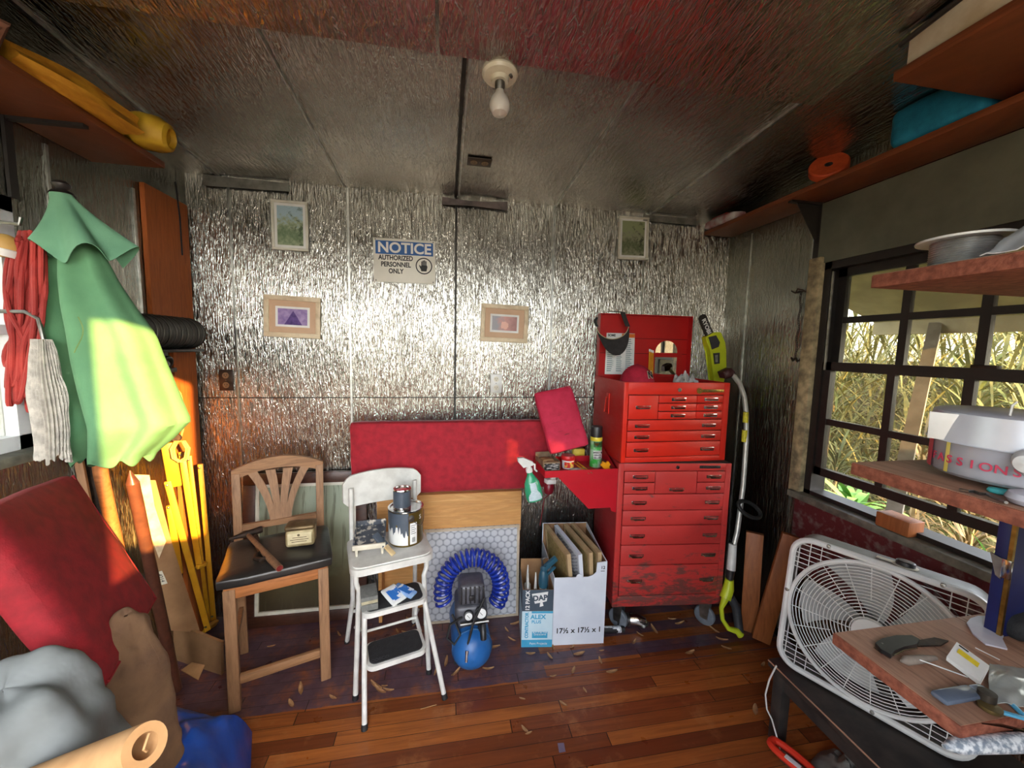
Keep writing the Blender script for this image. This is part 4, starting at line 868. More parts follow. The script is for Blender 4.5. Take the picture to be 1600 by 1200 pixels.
for (x, y) in ((.06, .05), (LW - .06, .05), (.06, LD - .06), (LW - .06, LD - .06)):
    b = MB(); q = LM @ V((x, y, .058)); s = (LM.to_3x3() @ V((.75, .65, 0))).normalized()
    b.lathe([(.0001, -.016), (.04, -.016), (.052, -.014), (.057, -.008), (.057, .008), (.052, .014), (.04, .016), (.0001, .016)], q, s, 28); o = part('caster', b, M_cast, t)
    b = MB(); f_ = V((-s.y, s.x, 0))
    for sg in (-1, 1): b.prism([q + s * sg * .019 + f_ * .02 - V((0, 0, .012)), q + s * sg * .019 - f_ * .02 - V((0, 0, .012)), q + s * sg * .019 - f_ * .03 + V((0, 0, .09)), q + s * sg * .019 + f_ * .03 + V((0, 0, .09))], s * sg * .003)
    b.box(q + V((-.03, -.03, .09)), q + V((.03, .03, .102))); part('fork', b, M_steel, o)
UM = MX.Translation((.938, 1.888, .990)) @ MX.Rotation(R_(-.8), 4, 'Z'); UW, UD, UH = .622, .425, .438
t = thing('top_tool_chest', 'bright red tool chest with an open lid stacked on the rolling cabinet', 'tool chest', UM @ MX.Translation((UW / 2, UD / 2, 0)))
b = MB(); b.box((0, .014, 0), (.006, UD, UH), UM); b.box((UW - .006, .014, 0), (UW, UD, UH), UM); b.box((.006, UD - .006, 0), (UW - .006, UD, UH), UM); b.box((.006, .014, 0), (UW - .006, UD - .006, .006), UM); b.box((.006, .014, .365), (UW - .006, UD - .006, .370), UM)
part('body', b, M_lid, t)
b = MB()
for lo, hi in (((0, 0, 0), (.024, .014, UH)), ((UW - .034, 0, 0), (UW, .014, UH)), ((.024, 0, .372), (UW - .034, .014, UH)), ((.024, 0, 0), (UW - .034, .014, .028))): b.box(lo, hi, UM, .001)
part('front_frame', b, M_chest, t)
b = MB(); b.box((.024, .010, .028), (UW - .034, .0135, .372), UM); part('drawer_gap', b, M_gap, t)
rows = [(.028, .196, .236, .370, [(.11, .300)])]
for k in range(3): zb, za = .370 - k * .0446, .370 - (k + 1) * .0446; rows += [(.200, .422, za, zb, [(.315, (za + zb) / 2 - .004)]), (.426, .584, za, zb, [(.51, (za + zb) / 2 - .004)])]
for za, zb in ((.174, .236), (.114, .174), (.030, .114)): rows.append((.028, .584, za, zb, [(.11, (za + zb) / 2 - .006), (.505, (za + zb) / 2 - .006)]))
drawers(rows, t, UM, M_chest)
b = MB(); b.lathe([(.011, 0), (.011, .004), (.0001, .005)], UM @ V((.317, 0, .398)), UM.to_3x3() @ V((0, -1, 0)), 16); part('lock', b, M_chrome, t)
b = MB(); b.box((.445, -.003, .385), (.585, 0, .402), UM, .002); b.lathe([(.0165, -.001), (.0165, .003), (.0001, .003)], UM @ V((.437, 0, .394)), UM.to_3x3() @ V((0, -1, 0)), 20); o = part('name_badge', b, M_brass, t)
text('badge_lettering', 'CORNWELL', UM @ MX.Translation((.518, -.0034, .3935)) @ MX.Rotation(R_(90), 4, 'X'), .0175, M_ink, o, sx=1.25)
text('badge_emblem', 'C', UM @ MX.Translation((.437, -.0034, .394)) @ MX.Rotation(R_(90), 4, 'X'), .024, M_ink, o)
b = MB(); q = UM @ MX.Translation((-.002, .20, .30))
b.tube([q @ V(p) for p in ((-.004, -.02, .03), (-.004, .02, .03), (-.008, .032, -.06), (-.008, -.032, -.06))], .0035, 6, closed=True); b.box((-.003, -.018, .025), (.002, .018, .055), q, .001); part('side_handle', b, M_chest, t)
LZ = .83; ly = UD - .002                                  # the raised lid
b = MB(); b.box((0, ly - .012, UH + .002), (UW, ly - .006, LZ), UM); b.box((0, ly - .05, UH + .004), (.005, ly - .012, LZ), UM); b.box((UW - .005, ly - .05, UH + .004), (UW, ly - .012, LZ), UM); b.box((0, ly - .05, LZ - .005), (UW, ly - .006, LZ), UM)
o = part('lid', b, M_lid, t); LIDY = ly - .0125
b = MB()
for z in (.585, .68): b.box((.006, LIDY - .0015, z), (UW - .006, LIDY + .0005, z + .003), UM)
part('crease', b, M_gap, o)
# things in and on the open chest
def ulid(x, z, d=0): return UM @ V((x, LIDY - d, z))
t = thing('parts_chart', 'white printed chart with an orange corner stuck in the open chest lid', 'chart', ulid(.16, UH + .01, .003))
b = MB(); b.prism([ulid(.055, .452, .006), ulid(.250, .452, .006), ulid(.247, .712, .002), ulid(.058, .712, .002)], UM.to_3x3() @ V((0, -.0012, 0))); part('sheet', b, M_paper, t)
b = MB(); b.prism([ulid(.160, .685, .0046), ulid(.246, .685, .0046), ulid(.246, .709, .0046), ulid(.160, .709, .0046)], UM.to_3x3() @ V((0, -.0006, 0))); part('orange_corner', b, mat('orange print', S(232, 130, 40), S(220, 110, 30), 10, .6), t)
text('heading', 'SOME', UM @ MX.Translation((.092, LIDY - .0047, .697)) @ MX.Rotation(R_(90), 4, 'X'), .02, M_ink, t, bold=.0006)
M_print = mat('grey green print', S(120, 150, 150), S(100, 130, 134), 40, .7); b = MB(); rr = random.Random(4)
for k in range(17):
    z = .672 - k * .0125
    for cx_ in (.066, .128, .190):
        b.prism([ulid(cx_, z, .009 - .004 * (z - .45) / .26), ulid(cx_ + rr.uniform(.025, .05), z, .009 - .004 * (z - .45) / .26), ulid(cx_ + .03, z + .005, .009 - .004 * (z - .45) / .26), ulid(cx_, z + .005, .009 - .004 * (z - .45) / .26)], UM.to_3x3() @ V((0, -.0004, 0)))
part('print_lines', b, M_print, t, kind='stuff')
M_mirror = mat('mirror', S(235, 235, 232), S(232, 232, 230), 4, .03, 1.0)
t = thing('lid_mirror', 'arched mirror held by a red strap inside the open lid', 'mirror', ulid(.455, UH + .01, .004))
pts = [(.392, .455), (.545, .455)] + [(.4685 + .0765 * math.cos(R_(a)), .60 + .072 * math.sin(R_(a))) for a in range(0, 181, 15)]
b = MB(); b.prism([ulid(x, z, .004) for x, z in pts], UM.to_3x3() @ V((0, -.004, 0))); part('mirror_glass', b, M_mirror, t)
b = MB(); b.prism([ulid(.345, .566, .010), ulid(.575, .566, .010), ulid(.575, .594, .010), ulid(.345, .594, .010)], UM.to_3x3() @ V((0, -.004, 0))); part('strap', b, M_lid, t)
for k in range(3):
    x = .350 + k * .012; q = ulid(x, .450 + k * .002, .018); p = ulid(x - .003, .60 - k * .004, .017); t = thing('pencil', ['yellow pencil in the lid, nearest the printed chart', 'yellow pencil in the middle of the three in the lid', 'yellow pencil in the lid, next to the mirror'][k], 'pencil', q, 'pencils in the lid')
    b = MB(); b.cyl(q, p, .0045, seg=6); part('shaft', b, mat('pencil yellow', S(236, 170, 40), S(220, 150, 30), 10, .4) if k == 0 else bpy.data.materials['pencil yellow'], t)
    b = MB(); b.cyl(p, p + (p - q).normalized() * .016, .0048, seg=10); part('eraser_end', b, M_paper, t)
# cap, rags
q = UM @ MX.Translation((.155, .17, .371)); M_cap = mat('crimson cap cloth', S(186, 30, 58), S(166, 22, 48), 40, .85)
t = thing('baseball_cap', 'crimson baseball cap with a dark letter sitting in the open tool chest', 'cap', q)
b = MB(); b.sheet(lambda u, v: q @ V((.098 * math.cos(v * 1.5) * math.cos(u * 6.2832), .105 * math.cos(v * 1.5) * math.sin(u * 6.2832), .03 + .125 * math.sin(v * 1.5))), 32, 10); b.lathe([(.098, 0), (.098, .035)], q @ V((0, 0, 0)), seg=32); part('crown', b, M_cap, t)
b = MB(); b.lathe([(.010, 0), (.006, .006), (.0001, .007)], q @ V((0, 0, .153)), seg=12); part('top_button', b, M_cap, t)
b = MB(); b.sheet(lambda u, v: q @ V((.085 * (2 * u - 1), .09 + .06 * v * (1 - (2 * u - 1) ** 2), .02 - .01 * v)), 12, 4, .003); part('peak', b, M_cap, t)
o = q @ V((.034, -.083, .100)); text('cap_letter', 'N', frame(o + V((0, -.004, 0)), (1, .45, .0), (-.1, .30, 1)), .050, M_ink, t, bold=.0015)
text('cap_letter_edge', 'N', frame(o + V((0, -.002, 0)), (1, .45, .0), (-.1, .30, 1)), .052, M_cream, t, bold=.004)
def rag(name, label, cat, c, rx, ry, h, m, seed, fold=.03):
    b = MB()
    def f(u, v):
        a = u * 6.2832; r = v; n1 = NZ.noise(V((math.cos(a) * 1.4 + seed, math.sin(a) * 1.4, r * 1.3))); n2 = NZ.noise(V((r * 5 + seed, a * 1.2, 2)))
        rr_ = r * (1 + .28 * n1); z = h * (1 - r ** 2) * (1 + .5 * n2) + fold * max(0, NZ.noise(V((math.cos(a) * r * 5 + seed, math.sin(a) * r * 5, 1)))) * (1 - r ** 4)
        return (c[0] + rx * rr_ * math.cos(a), c[1] + ry * rr_ * math.sin(a), c[2] + max(z, 0.001))
    b.sheet(f, 44, 12, .0025); return one(name, b, m, label, cat)
q = UM @ V((.43, .13, .3705)); rag('shop_rag', 'bunched white and grey rag lying in the open tool chest', 'rag', q, .10, .075, .085, mat('grey white rag', S(206, 206, 206), S(150, 146, 136), 24, .9), 3, .06)
# visor hanging on the lid corner
M_visor = mat('black visor cloth', S(34, 32, 32), S(46, 44, 44), 30, .8); q = UM @ MX.Translation((.045, LIDY - .05, .70))
t = thing('sun_visor', 'black sun visor hooked over the corner of the open chest lid', 'visor', q)
b = MB(); b.sheet(lambda u, v: q @ V((.105 * math.cos(math.pi * (1.08 + .92 * u)) * (1 - .06 * v) + .01 * v + .02, -.012 - .055 * v * math.sin(math.pi * u) - .006, .085 * math.sin(math.pi * (1.08 + .92 * u)) * (1 + 1.0 * v) + .055 - .012 * v)), 24, 6, .003); part('brim', b, M_visor, t)
b = MB(); b.tube([q @ V((.105 * math.cos(math.pi * (1.08 + .92 * u / 24)) + .02, -.021, .085 * math.sin(math.pi * (1.08 + .92 * u / 24)) + .057)) for u in range(25)], .0025, 6); part('trim_braid', b, mat('tan braid', S(190, 176, 140), S(170, 156, 120), 20, .7), t)
b = MB(); b.sheet(lambda u, v: q @ V((.120 - .055 * u ** 1.5, -.024 + .03 * u, .060 + .075 * u + .0 + (v - .5) * 0) if False else (.112 + .012 * v - .03 * u, -.022 + .02 * u, .05 + .088 * u)) + V((.018 * (v - .5), 0, 0)), 10, 2, .003)
b.sheet(lambda u, v: q @ V((-.078 - .012 * math.sin(u * 3.1), -.020 + .01 * u, .045 + .055 * u)) + V((.018 * (v - .5), 0, 0)), 8, 2, .003)
b.sheet(lambda u, v: q @ V((.085 - .09 * u, .00 + .02 * math.sin(u * 3.14) + .02 * (v - .5), .138 + .004 * math.sin(u * 3.14))), 10, 2, .003); part('head_band', b, M_visor, t)
# side shelf of the cabinet, one piece with it
b = MB(); TX0, TX1, TY0, TY1, TZ = .522, .928, 1.898, 2.152, .925
M_tray = redpaint('scarlet shelf', S(196, 22, 40), S(178, 18, 34), .08, -1, -.5)
b.box((TX0, TY0, TZ - .004), (TX1, TY1, TZ)); b.box((TX0, TY0 - .003, TZ - .004), (TX1, TY0, TZ + .032)); b.box((TX0 - .003, TY0, TZ - .004), (TX0, TY1, TZ + .032)); b.box((TX0, TY1, TZ - .004), (TX1, TY1 + .003, TZ + .032))
b.prism([(TX1, TY1, TZ + .03), (TX1, TY0, TZ + .03), (TX1, TY0 + .0, TZ + .02), (TX1, TY1, TZ + .12)], (-.003, 0, 0))
b.prism([(TX0 + .07, TY0 - .002, TZ - .004), (TX1, TY0 - .002, TZ - .004), (TX1, TY0 - .002, TZ - .215), (TX1 - .028, TY0 - .002, TZ - .205), (TX1 - .035, TY0 - .002, TZ - .185), (TX1 - .16, TY0 - .002, TZ - .185)], (0, .003, 0))
part('side_shelf', b, M_tray, CAB, label='scarlet side shelf with a triangular bracket')
# things on the side shelf
m_ = frame(aY(859, 711, 2.0), (1, .04, .19), (-.12, .20, .40))
pw, ph = .225, .355
t = thing('square_cushion', 'stained pinkish red square cushion leaning on the side shelf of the cabinet', 'cushion', m_ @ MX.Translation((pw / 2, 0, 0)))
M_pink = mat('stained pink red cloth', S(198, 40, 72), S(180, 32, 60), 18, .85, 0, .25, 220); bq = NB('oil streaked cloth'); x, y, z = bq.sep()
st = bq.ramp(bq.noise(1.0, 4, .6, bq.map((8, 60, 8)), .5), [(.60, (0, 0, 0)), (.70, (.8, .8, .8))]); msk = bq.ramp(bq.noise(8, 3), [(.5, (0, 0, 0)), (.6, (1, 1, 1))])
bq.set(Base_Color=bq.mix(bq.math('MULTIPLY', st, msk), bq.ramp(bq.noise(18, 4), [(.3, S(202, 44, 76)), (.7, S(180, 34, 62))]), S(104, 30, 34)), Roughness=.85); bq.bump(bq.noise(9, 3, dist=1), .5, .01)
b = MB(); b.pad((-.004, -.0, 0), (pw, ph, .05), m_, .018, .008, 10, .004, 4); part('cushion_body', b, bq.m, t)
b = MB(); b.tube([m_ @ V(p) for p in ((0, .01, .05), (0, ph - .01, .05), (pw - .01, ph - .004, .05))], .003, 6); part('piping', b, M_pink, t)
q = aZ(930, 728, TZ + .001); 
t = thing('spray_can', 'green aerosol can with a black cap and yellow band standing on the side shelf', 'spray can', q)
b = MB(); b.lathe([(.0001, 0), (.033, 0), (.034, .004), (.034, .150), (.033, .165)], q, seg=32); part('can_body', b, mat('green can print', S(60, 168, 66), S(168, 206, 172), 22, .3, 0, 0, 60, (1, 1, 1), .42, .6), t)
b = MB(); b.lathe([(.034, .152), (.0348, .154), (.0348, .170), (.033, .174)], q, seg=32); part('yellow_band', b, mat('band yellow', S(240, 222, 70), S(230, 208, 50), 8, .35), t)
b = MB(); b.lathe([(.0325, .172), (.0325, .228), (.030, .234), (.0001, .235)], q, seg=32); part('cap', b, M_blackplastic, t)
bb = MB(); arc_panel(bb, .0345, 225, 330, .05, .098, 14); bb.bm.transform(MX.Translation(q)); o = part('white_label', bb, M_paper, t)
bb = MB(); arc_panel(bb, .0345, 225, 330, .118, .150, 14); bb.bm.transform(MX.Translation(q)); part('dark_label', bb, mat('dark green print', S(34, 70, 40), S(60, 110, 60), 30, .4), t)
for k, (s_, z_) in enumerate((('WEED &', .088), ('GRASS', .073), ('KILLER', .058))): text('lettering', s_, MX.Translation(q) @ MX.Translation((-.004, -.0352, z_)) @ MX.Rotation(R_(90), 4, 'X'), .0145, M_ink, o, bold=.0003)
bb = MB(); bb.prism([(0, -.0356, .112), (.014, -.0352, .126), (.010, -.0352, .134), (0, -.0356, .129), (-.010, -.0352, .134), (-.014, -.0352, .126)], (0, .001, 0)); bb.bm.transform(MX.Translation(q + V((-.010, 0, .012)))); part('heart_mark', bb, M_brass, t)
q = aZ(887, 731, TZ + .001)
t = thing('plastic_jar', 'small white jar with a red lid and label on the side shelf', 'jar', q)
b = MB(); b.lathe([(.0001, 0), (.030, 0), (.033, .003), (.036, .05), (.036, .055), (.0001, .056)], q, seg=28); part('tub', b, M_white, t)
b = MB(); b.lathe([(.038, .050), (.039, .053), (.039, .072), (.037, .075), (.0001, .075)], q, seg=28); part('lid', b, mat('red plastic', S(206, 30, 36), S(190, 24, 30), 8, .35), t)
bb = MB(); arc_panel(bb, .0362, 220, 320, .010, .042, 12); bb.bm.transform(MX.Translation(q)); part('red_label', bb, mat('red yellow print', S(206, 40, 40), S(236, 200, 90), 40, .4, 0, 0, 60, (1, 1, 1), .5, .6), t)
q = aZ(858, 733, TZ + .001); m_ = MX.Translation(q) @ MX.Rotation(R_(6), 4, 'Z')
t = thing('parts_carton', 'small torn carton of black hardware beside the spray bottle', 'box', m_)
b = MB(); b.box((-.05, -.035, 0), (.05, -.032, .05), m_); b.box((-.05, .09, 0), (.05, .093, .075), m_); b.box((-.05, -.032, 0), (-.047, .09, .055), m_); b.box((.047, -.032, 0), (.05, .09, .055), m_); b.box((-.05, -.035, 0), (.05, .093, .003), m_); part('carton', b, mat('worn carton', S(150, 124, 96), S(110, 90, 70), 20, .8), t)
b = MB(); b.box((-.042, -.0365, .006), (.045, -.0352, .042), m_); part('black_label', b, mat('scuffed black label', S(30, 30, 32), S(200, 198, 192), 30, .5, 0, 0, 60, (1, 1, 4), .5, .58), t)
b = MB(); b.box((-.036, .0, .003), (.03, .06, .055), m_, .006); b.box((-.02, -.028, .003), (.04, -.005, .05), m_, .004); part('hardware', b, M_card, t)
q = aZ(905, 716, TZ + .001); m_ = MX.Translation(q + V((.0, .03, 0))) @ MX.Rotation(R_(-4), 4, 'Z')
b = MB(); b.box((-.035, -.02, 0), (.04, .02, .055), m_, .004); one('yellow_box', b, mat('pale yellow box', S(244, 216, 84), S(230, 198, 62), 10, .5), 'plain yellow box standing behind the jar on the side shelf', 'box')
for k, (p0, p1) in enumerate((((898, 724), (921, 741)), ((902, 722), (926, 740)))):
    a = aZ(*p0, TZ + .012 + .005 * k); c = aZ(*p1, TZ + .012 + .005 * k); t = thing('pencil', ['orange pencil lying before the spray can, the lower of two', 'orange pencil lying before the spray can, the upper of two'][k], 'pencil', (a + c) / 2 - V((0, 0, .004)))
    b = MB(); b.cyl(a, c - (c - a) * .12, .004, seg=6); part('shaft', b, bpy.data.materials['pencil yellow'], t)
    b = MB(); b.cyl(c - (c - a) * .12, c, .004, .0006, 6); part('sharpened_tip', b, M_card, t)
q = aZ(905, 737, TZ + .001); b = MB(); b.pad((q.x - .05, q.y - .02, q.z), (q.x + .055, q.y + .06, q.z + .006), None, .003, .003, 8, .003, 9); one('paper_scrap', b, mat('printed scrap', S(230, 230, 226), S(150, 156, 166), 40, .7), 'crumpled printed paper lying under the pencils', 'paper')
q = aY(945, 728, 1.95); m_ = frame(q, (.5, .1, -.4), (.4, .1, .8)); b = MB()
b.prism([(-.03, -.012, 0), (.0, -.018, 0), (.028, -.024, 0), (.032, .006, 0), (.018, .012, 0), (.02, .024, 0), (-.005, .03, 0), (-.012, .012, 0), (-.03, .012, 0)], (0, 0, .012), m=m_); one('yellow_scraper', b, mat('amber plastic', S(246, 170, 30), S(236, 154, 20), 8, .4), 'amber plastic scraper lying behind the rim of the side shelf', 'tool')
# spray bottles hanging on the shelf's end
def spray_bottle(q, body, label, m0, wl=None):
    t = thing('spray_bottle', label, 'spray bottle', m0)
    b = MB(); prof = [(0, .04), (.02, .046), (.06, .046), (.10, .040), (.13, .024), (.145, .016), (.16, .015)]
    vs = []; n = 24
    for z, r in [(0, .0001)] + prof:
        for k in range(n): a = 6.2832 * k / n; vs.append((r * 1.0 * math.cos(a), r * .66 * math.sin(a), z))
    fs = [(i * n + k, i * n + (k + 1) % n, (i + 1) * n + (k + 1) % n, (i + 1) * n + k) for i in range(len(prof)) for k in range(n)]
    b.add(vs, fs); b.bm.transform(m0); part('bottle', b, body, t)
    if wl:
        b = MB(); b.sheet(lambda u, v: (.036 * (2 * u - 1) * (1 - .25 * v), -.0315 * math.sqrt(max(0, 1 - (.78 * (2 * u - 1)) ** 2)) - .0012 + .006 * v * v, .010 + .095 * v), 12, 6); b.bm.transform(m0); part('label_sheet', b, wl, t)
    b = MB(); b.lathe([(.017, .158), (.018, .16), (.018, .178), (.012, .182), (.012, .195)], (0, 0, 0), seg=18); b.bm.transform(m0); part('collar', b, M_white, t)
    b = MB(); b.prism([(-.03, -.011, .192), (.022, -.011, .19), (.026, -.011, .21), (-.02, -.011, .245), (-.048, -.011, .250), (-.052, -.011, .232)], (0, .022, 0)); b.bm.transform(m0); part('spray_head', b, M_white, t)
    b = MB(); b.tube([(.018, 0, .205), (.035, 0, .19), (.03, 0, .165), (.04, 0, .15)], [.006, .006, .005, .004], 8); b.bm.transform(m0); part('trigger', b, M_white, t)
    return t
q = aY(836, 781, 1.93); m0 = frame(q, (1, .05, .22), (0, 1, 0)); M_grnb = mat('translucent green bottle', S(40, 150, 104), S(70, 170, 130), 9, .25)
spray_bottle(q, M_grnb, 'green spray bottle with a white trigger hanging at the end of the side shelf', m0, mat('pale label', S(206, 222, 226), S(176, 196, 204), 60, .5, 0, 0, 60, (1, 1, 6)))
q = aY(857, 771, 2.03); m0 = frame(q, (1, .3, -.1), (0, 1, 0)) @ MX.Scale(.62, 4); m0 = frame(q, (1, .3, -.1), (0, 1, 0))
t = thing('squeeze_bottle', 'dark red squeeze bottle with a white top hanging behind the green spray bottle', 'bottle', m0)
b = MB(); b.lathe([(.0001, 0), (.022, .002), (.028, .012), (.028, .05), (.02, .062)], q, seg=20); part('bottle', b, mat('wine plastic', S(120, 20, 36), S(100, 16, 30), 9, .35), t)
b = MB(); b.box((-.03, -.02, .06), (.03, .02, .085), m0, .004); b.box((.0, -.012, .085), (.028, .012, .10), m0, .003); part('white_top', b, M_white, t)
b = MB(); b.tube([q + V((.01, 0, .0)), q + V((-.01, .05, -.05)), q + V((.0, .12, -.16)), q + V((-.005, .15, -.26))], .003, 6); part('cord', b, mat('dull red cord', S(130, 34, 44), S(110, 26, 36), 9, .6), t)
# things on the floor by the cabinet
q = aZ(990, 980, .0); t = thing('chrome_fitting', 'chrome elbow fitting lying on the floor under the cabinet', 'fitting', q)
b = MB(); b.tube([q + V((-.10, .02, .04)), q + V((-.03, .01, .045)), q + V((.01, -.005, .05)), q + V((.045, -.02, .04)), q + V((.05, -.03, .022))], [.026, .030, .034, .030, .026], 18); part('elbow', b, M_chrome, t)
for k, (p, d, r) in enumerate(((q + V((-.035, .01, .045)), V((1, -.15, 0)), .036), (q + V((.047, -.024, .032)), V((.25, -.4, -.9)), .031))):
    b = MB(); b.lathe([(r - .006, -.008), (r, -.006), (r, .006), (r - .006, .008)], p, d, 18); part('collar_nut', b, M_steel, t)
a = aZ(944, 984, .02); c = aZ(975, 983, .02); t = thing('labelled_tube', 'small black tube with a white label beside the chrome fitting', 'tube', (a + c) / 2 - V((0, 0, .018)))
b = MB(); b.cyl(a - V((.02, 0, 0)), c, .018, seg=16); part('tube_body', b, M_blackplastic, t)
b = MB(); b.cyl(a, a + (c - a) * .82, .0186, seg=16); part('label_wrap', b, mat('speckled label', S(230, 232, 234), S(150, 160, 170), 60, .5, lo=.5, hi=.62), t)

# ------------------------------------------------------------------ beside the cabinet: pole saw, trimmer, boards, chain
M_lime = mat('lime plastic', S(204, 216, 44), S(184, 198, 34), 10, .4); M_darkgrey = mat('charcoal grip', S(54, 56, 60), S(42, 44, 48), 20, .6)
YS = 2.13
t = thing('pole_saw', 'lime pole saw with a black bar standing head up behind the red chest', 'pole saw', (1.70, 2.16, 0))
b = MB()
pts = [aY(px, py, YS) for px, py in ((1103, 527), (1118, 519), (1128, 519), (1133, 535), (1136, 548), (1135, 575), (1131, 598), (1130, 640), (1118, 640), (1117, 596), (1113, 575), (1111, 548), (1107, 540))]
b.prism(pts, (0, .05, 0)); bmesh.ops.bevel(b.bm, geom=b.bm.edges[:], offset=.006, segments=2, affect='EDGES'); part('motor_housing', b, M_lime, t)
b = MB(); p0 = aY(1111, 528, YS + .02); p1 = aY(1096, 492, YS + .02); d = (p1 - p0).normalized(); s = V((0, -1, 0)).cross(d).normalized()
out = []; n = 26
for i in range(n):
    q = i / (n - 1); L_ = (p1 - p0).length; wv = .026 + (.004 if i % 2 else 0)
    if q > .86: wv *= math.sqrt(max(0, 1 - ((q - .86) / .15) ** 2))
    out.append((q * L_, wv))
b.prism([p0 + d * a_ + s * w_ for a_, w_ in out] + [p0 + d * a_ - s * w_ for a_, w_ in out[::-1]], (0, .008, 0)); o = part('guide_bar', b, M_black, t)
text('bar_lettering', 'RYOBI', frame(p0 * .5 + p1 * .5 - V((0, .002, 0)), -d, V((0, -1, 0)).cross(-d)), .036, M_paper, o, bold=.001)
b = MB(); b.prism([aY(px, py, YS - .001) for px, py in ((1107, 527), (1118, 524), (1124, 535), (1122, 542), (1112, 546))], (0, -.006, 0)); part('side_cover', b, M_darkgrey, t)
b = MB(); b.prism([aY(px, py, YS - .001) for px, py in ((1114, 552), (1124, 551), (1124, 568), (1116, 569))], (0, -.004, 0)); o = part('badge_panel', b, M_blackplastic, t)
b = MB(); b.prism([aY(px, py, YS - .0055) for px, py in ((1117, 555), (1121.5, 554.5), (1121.5, 566), (1117.8, 566))], (0, -.001, 0)); part('badge_print', b, M_steel, o)
b = MB(); b.cyl(aY(1126, 640, YS + .025), (1.72, 2.2, 0), .014, seg=12); part('pole', b, M_blackplastic, t)
# string trimmer standing upside down
f0 = V((1.635, 1.765, 0.0))
t = thing('string_trimmer', 'string trimmer with a curved silver shaft standing on its lime handle beside the cabinet', 'trimmer', f0)
sh = [aY(px, py, y) for px, py, y in ((1136, 582, 1.95), (1147, 588, 1.95), (1156, 600, 1.95), (1163, 620, 1.945), (1166, 645, 1.94), (1166, 690, 1.92), (1161, 760, 1.90), (1152, 830, 1.86), (1146, 856, 1.84))]
b = MB(); b.tube(sh, .0135, 12); part('shaft', b, mat('silver shaft', S(206, 206, 200), S(186, 186, 180), 20, .35, .4), t)
for (p, q_) in (((1166, 644), (1165, 660)), ((1164, 672), (1163, 690))):
    y_ = 1.925; u_ = aY(*p, y_); v_ = aY(*q_, y_); u_.x -= .002; v_.x -= .002; b = MB(); b.cyl(u_, v_, .0145, seg=12); part('warning_label', b, mat('yellow label', S(240, 226, 60), S(200, 190, 50), 60, .5), t)
b = MB(); q = aY(1138, 583, 1.96); b.lathe([(.0001, -.02), (.02, -.02), (.028, -.01), (.03, .014), (.024, .03), (.0001, .034)], q, (-.75, .1, -.35), 20); b.prism([q + V((-.03, -.02, -.03)), q + V((.03, -.02, .005)), q + V((.012, -.01, .03)), q + V((-.04, -.01, .005))], (0, .05, 0)); part('head_guard', b, mat('dark maroon plastic', S(64, 30, 32), S(48, 24, 26), 10, .5), t)
b = MB(); c = aY(1171, 796, 1.84); b.tube([c + V((.07 * math.cos(a), .03 * math.sin(a), .035 * math.sin(a) - .02 * math.cos(a))) for a in [6.2832 * k / 20 for k in range(20)]], .011, 8, closed=True); part('loop_handle', b, M_rubber, t)
g0 = aY(1145, 850, 1.84); g1 = aY(1142, 890, 1.82)
b = MB(); b.cyl(g0, g1, .021, .024, 14); part('white_sleeve', b, M_white, t)
g2 = aY(1140, 905, 1.815); b = MB(); b.cyl(g1, g2, .022, .018, 14); part('coupler', b, M_blackplastic, t)
hp = lambda px, py, y: aY(px, py, y - .03)
b = MB(); b.tube([g2, hp(1138, 920, 1.845), hp(1133, 935, 1.835)], [.022, .030, .030], 12); b.tube([hp(1133, 935, 1.835), hp(1127, 950, 1.83), hp(1129, 968, 1.82), hp(1138, 982, 1.80), hp(1152, 986, 1.785), f0 + V((.0, -.02, .025))], [.020, .012, .011, .013, .018, .02], 10); part('rear_handle', b, M_lime, t)
b = MB(); b.tube([hp(1141, 932, 1.835), hp(1150, 948, 1.825), hp(1153, 970, 1.81), f0 + V((.0, -.01, .03))], [.022, .024, .023, .022], 12); part('grip', b, M_darkgrey, t)
b = MB(); b.tube([hp(1149, 728, 1.95), hp(1141, 780, 1.95), hp(1139, 840, 1.92), g0], .003, 6); part('cable', b, M_ink, t)
A0, A1 = V((1.735, 1.80, 0)), V((1.765, 1.845, .565))
b = MB(); b.beam(A0, A1, .085, .036, up=(.75, -.65, 0), bev=.002); one('cedar_board', b, M_boardwood, 'upright cedar board standing next to the trimmer handle', 'board', 'offcut boards in the corner')
A0, A1 = V((1.735, 1.715, 0.012)), V((1.835, 1.68, .63))
b = MB(); b.beam(A0, A1, .085, .036, up=(.8, -.6, 0), bev=.002); one('cedar_board', b, M_boardwood, 'slanting cedar board leaning against the window wall beside the fan', 'board', 'offcut boards in the corner')
t = thing('hanging_chain', 'rusty chain hanging from a hook on the foil next to the window', 'chain', (1.86, 1.78, 1.93))
b = MB(); b.tube([(1.866, 1.80, 1.93), (1.85, 1.80, 1.925), (1.846, 1.79, 1.94), (1.85, 1.76, 1.93), (1.86, 1.75, 1.92)], .004, 6); b.tube([(1.856, 1.835, 1.935), (1.853, 1.81, 1.922), (1.853, 1.76, 1.924)], .004, 6); part('hook', b, M_rust, t)
b = MB(); n = 30
for k in range(n):
    z = 1.915 - k * .0115; y = 1.775 + .004 * math.sin(k * .7); a_ = (k % 2) * 1.57
    b.tube([(1.856 + .005 * math.cos(q_) * math.sin(a_), y + .005 * math.cos(q_) * math.cos(a_), z + .009 * math.sin(q_)) for q_ in [6.2832 * i / 8 for i in range(8)]], .0016, 5, closed=True)
part('links', b, M_rust, t, kind='stuff')
b = MB(); b.tube([(1.858, 1.80, 1.575), (1.853, 1.785, 1.56), (1.853, 1.77, 1.575), (1.855, 1.76, 1.555), (1.858, 1.745, 1.572)], .006, 6); part('end_hook', b, M_rust, t)

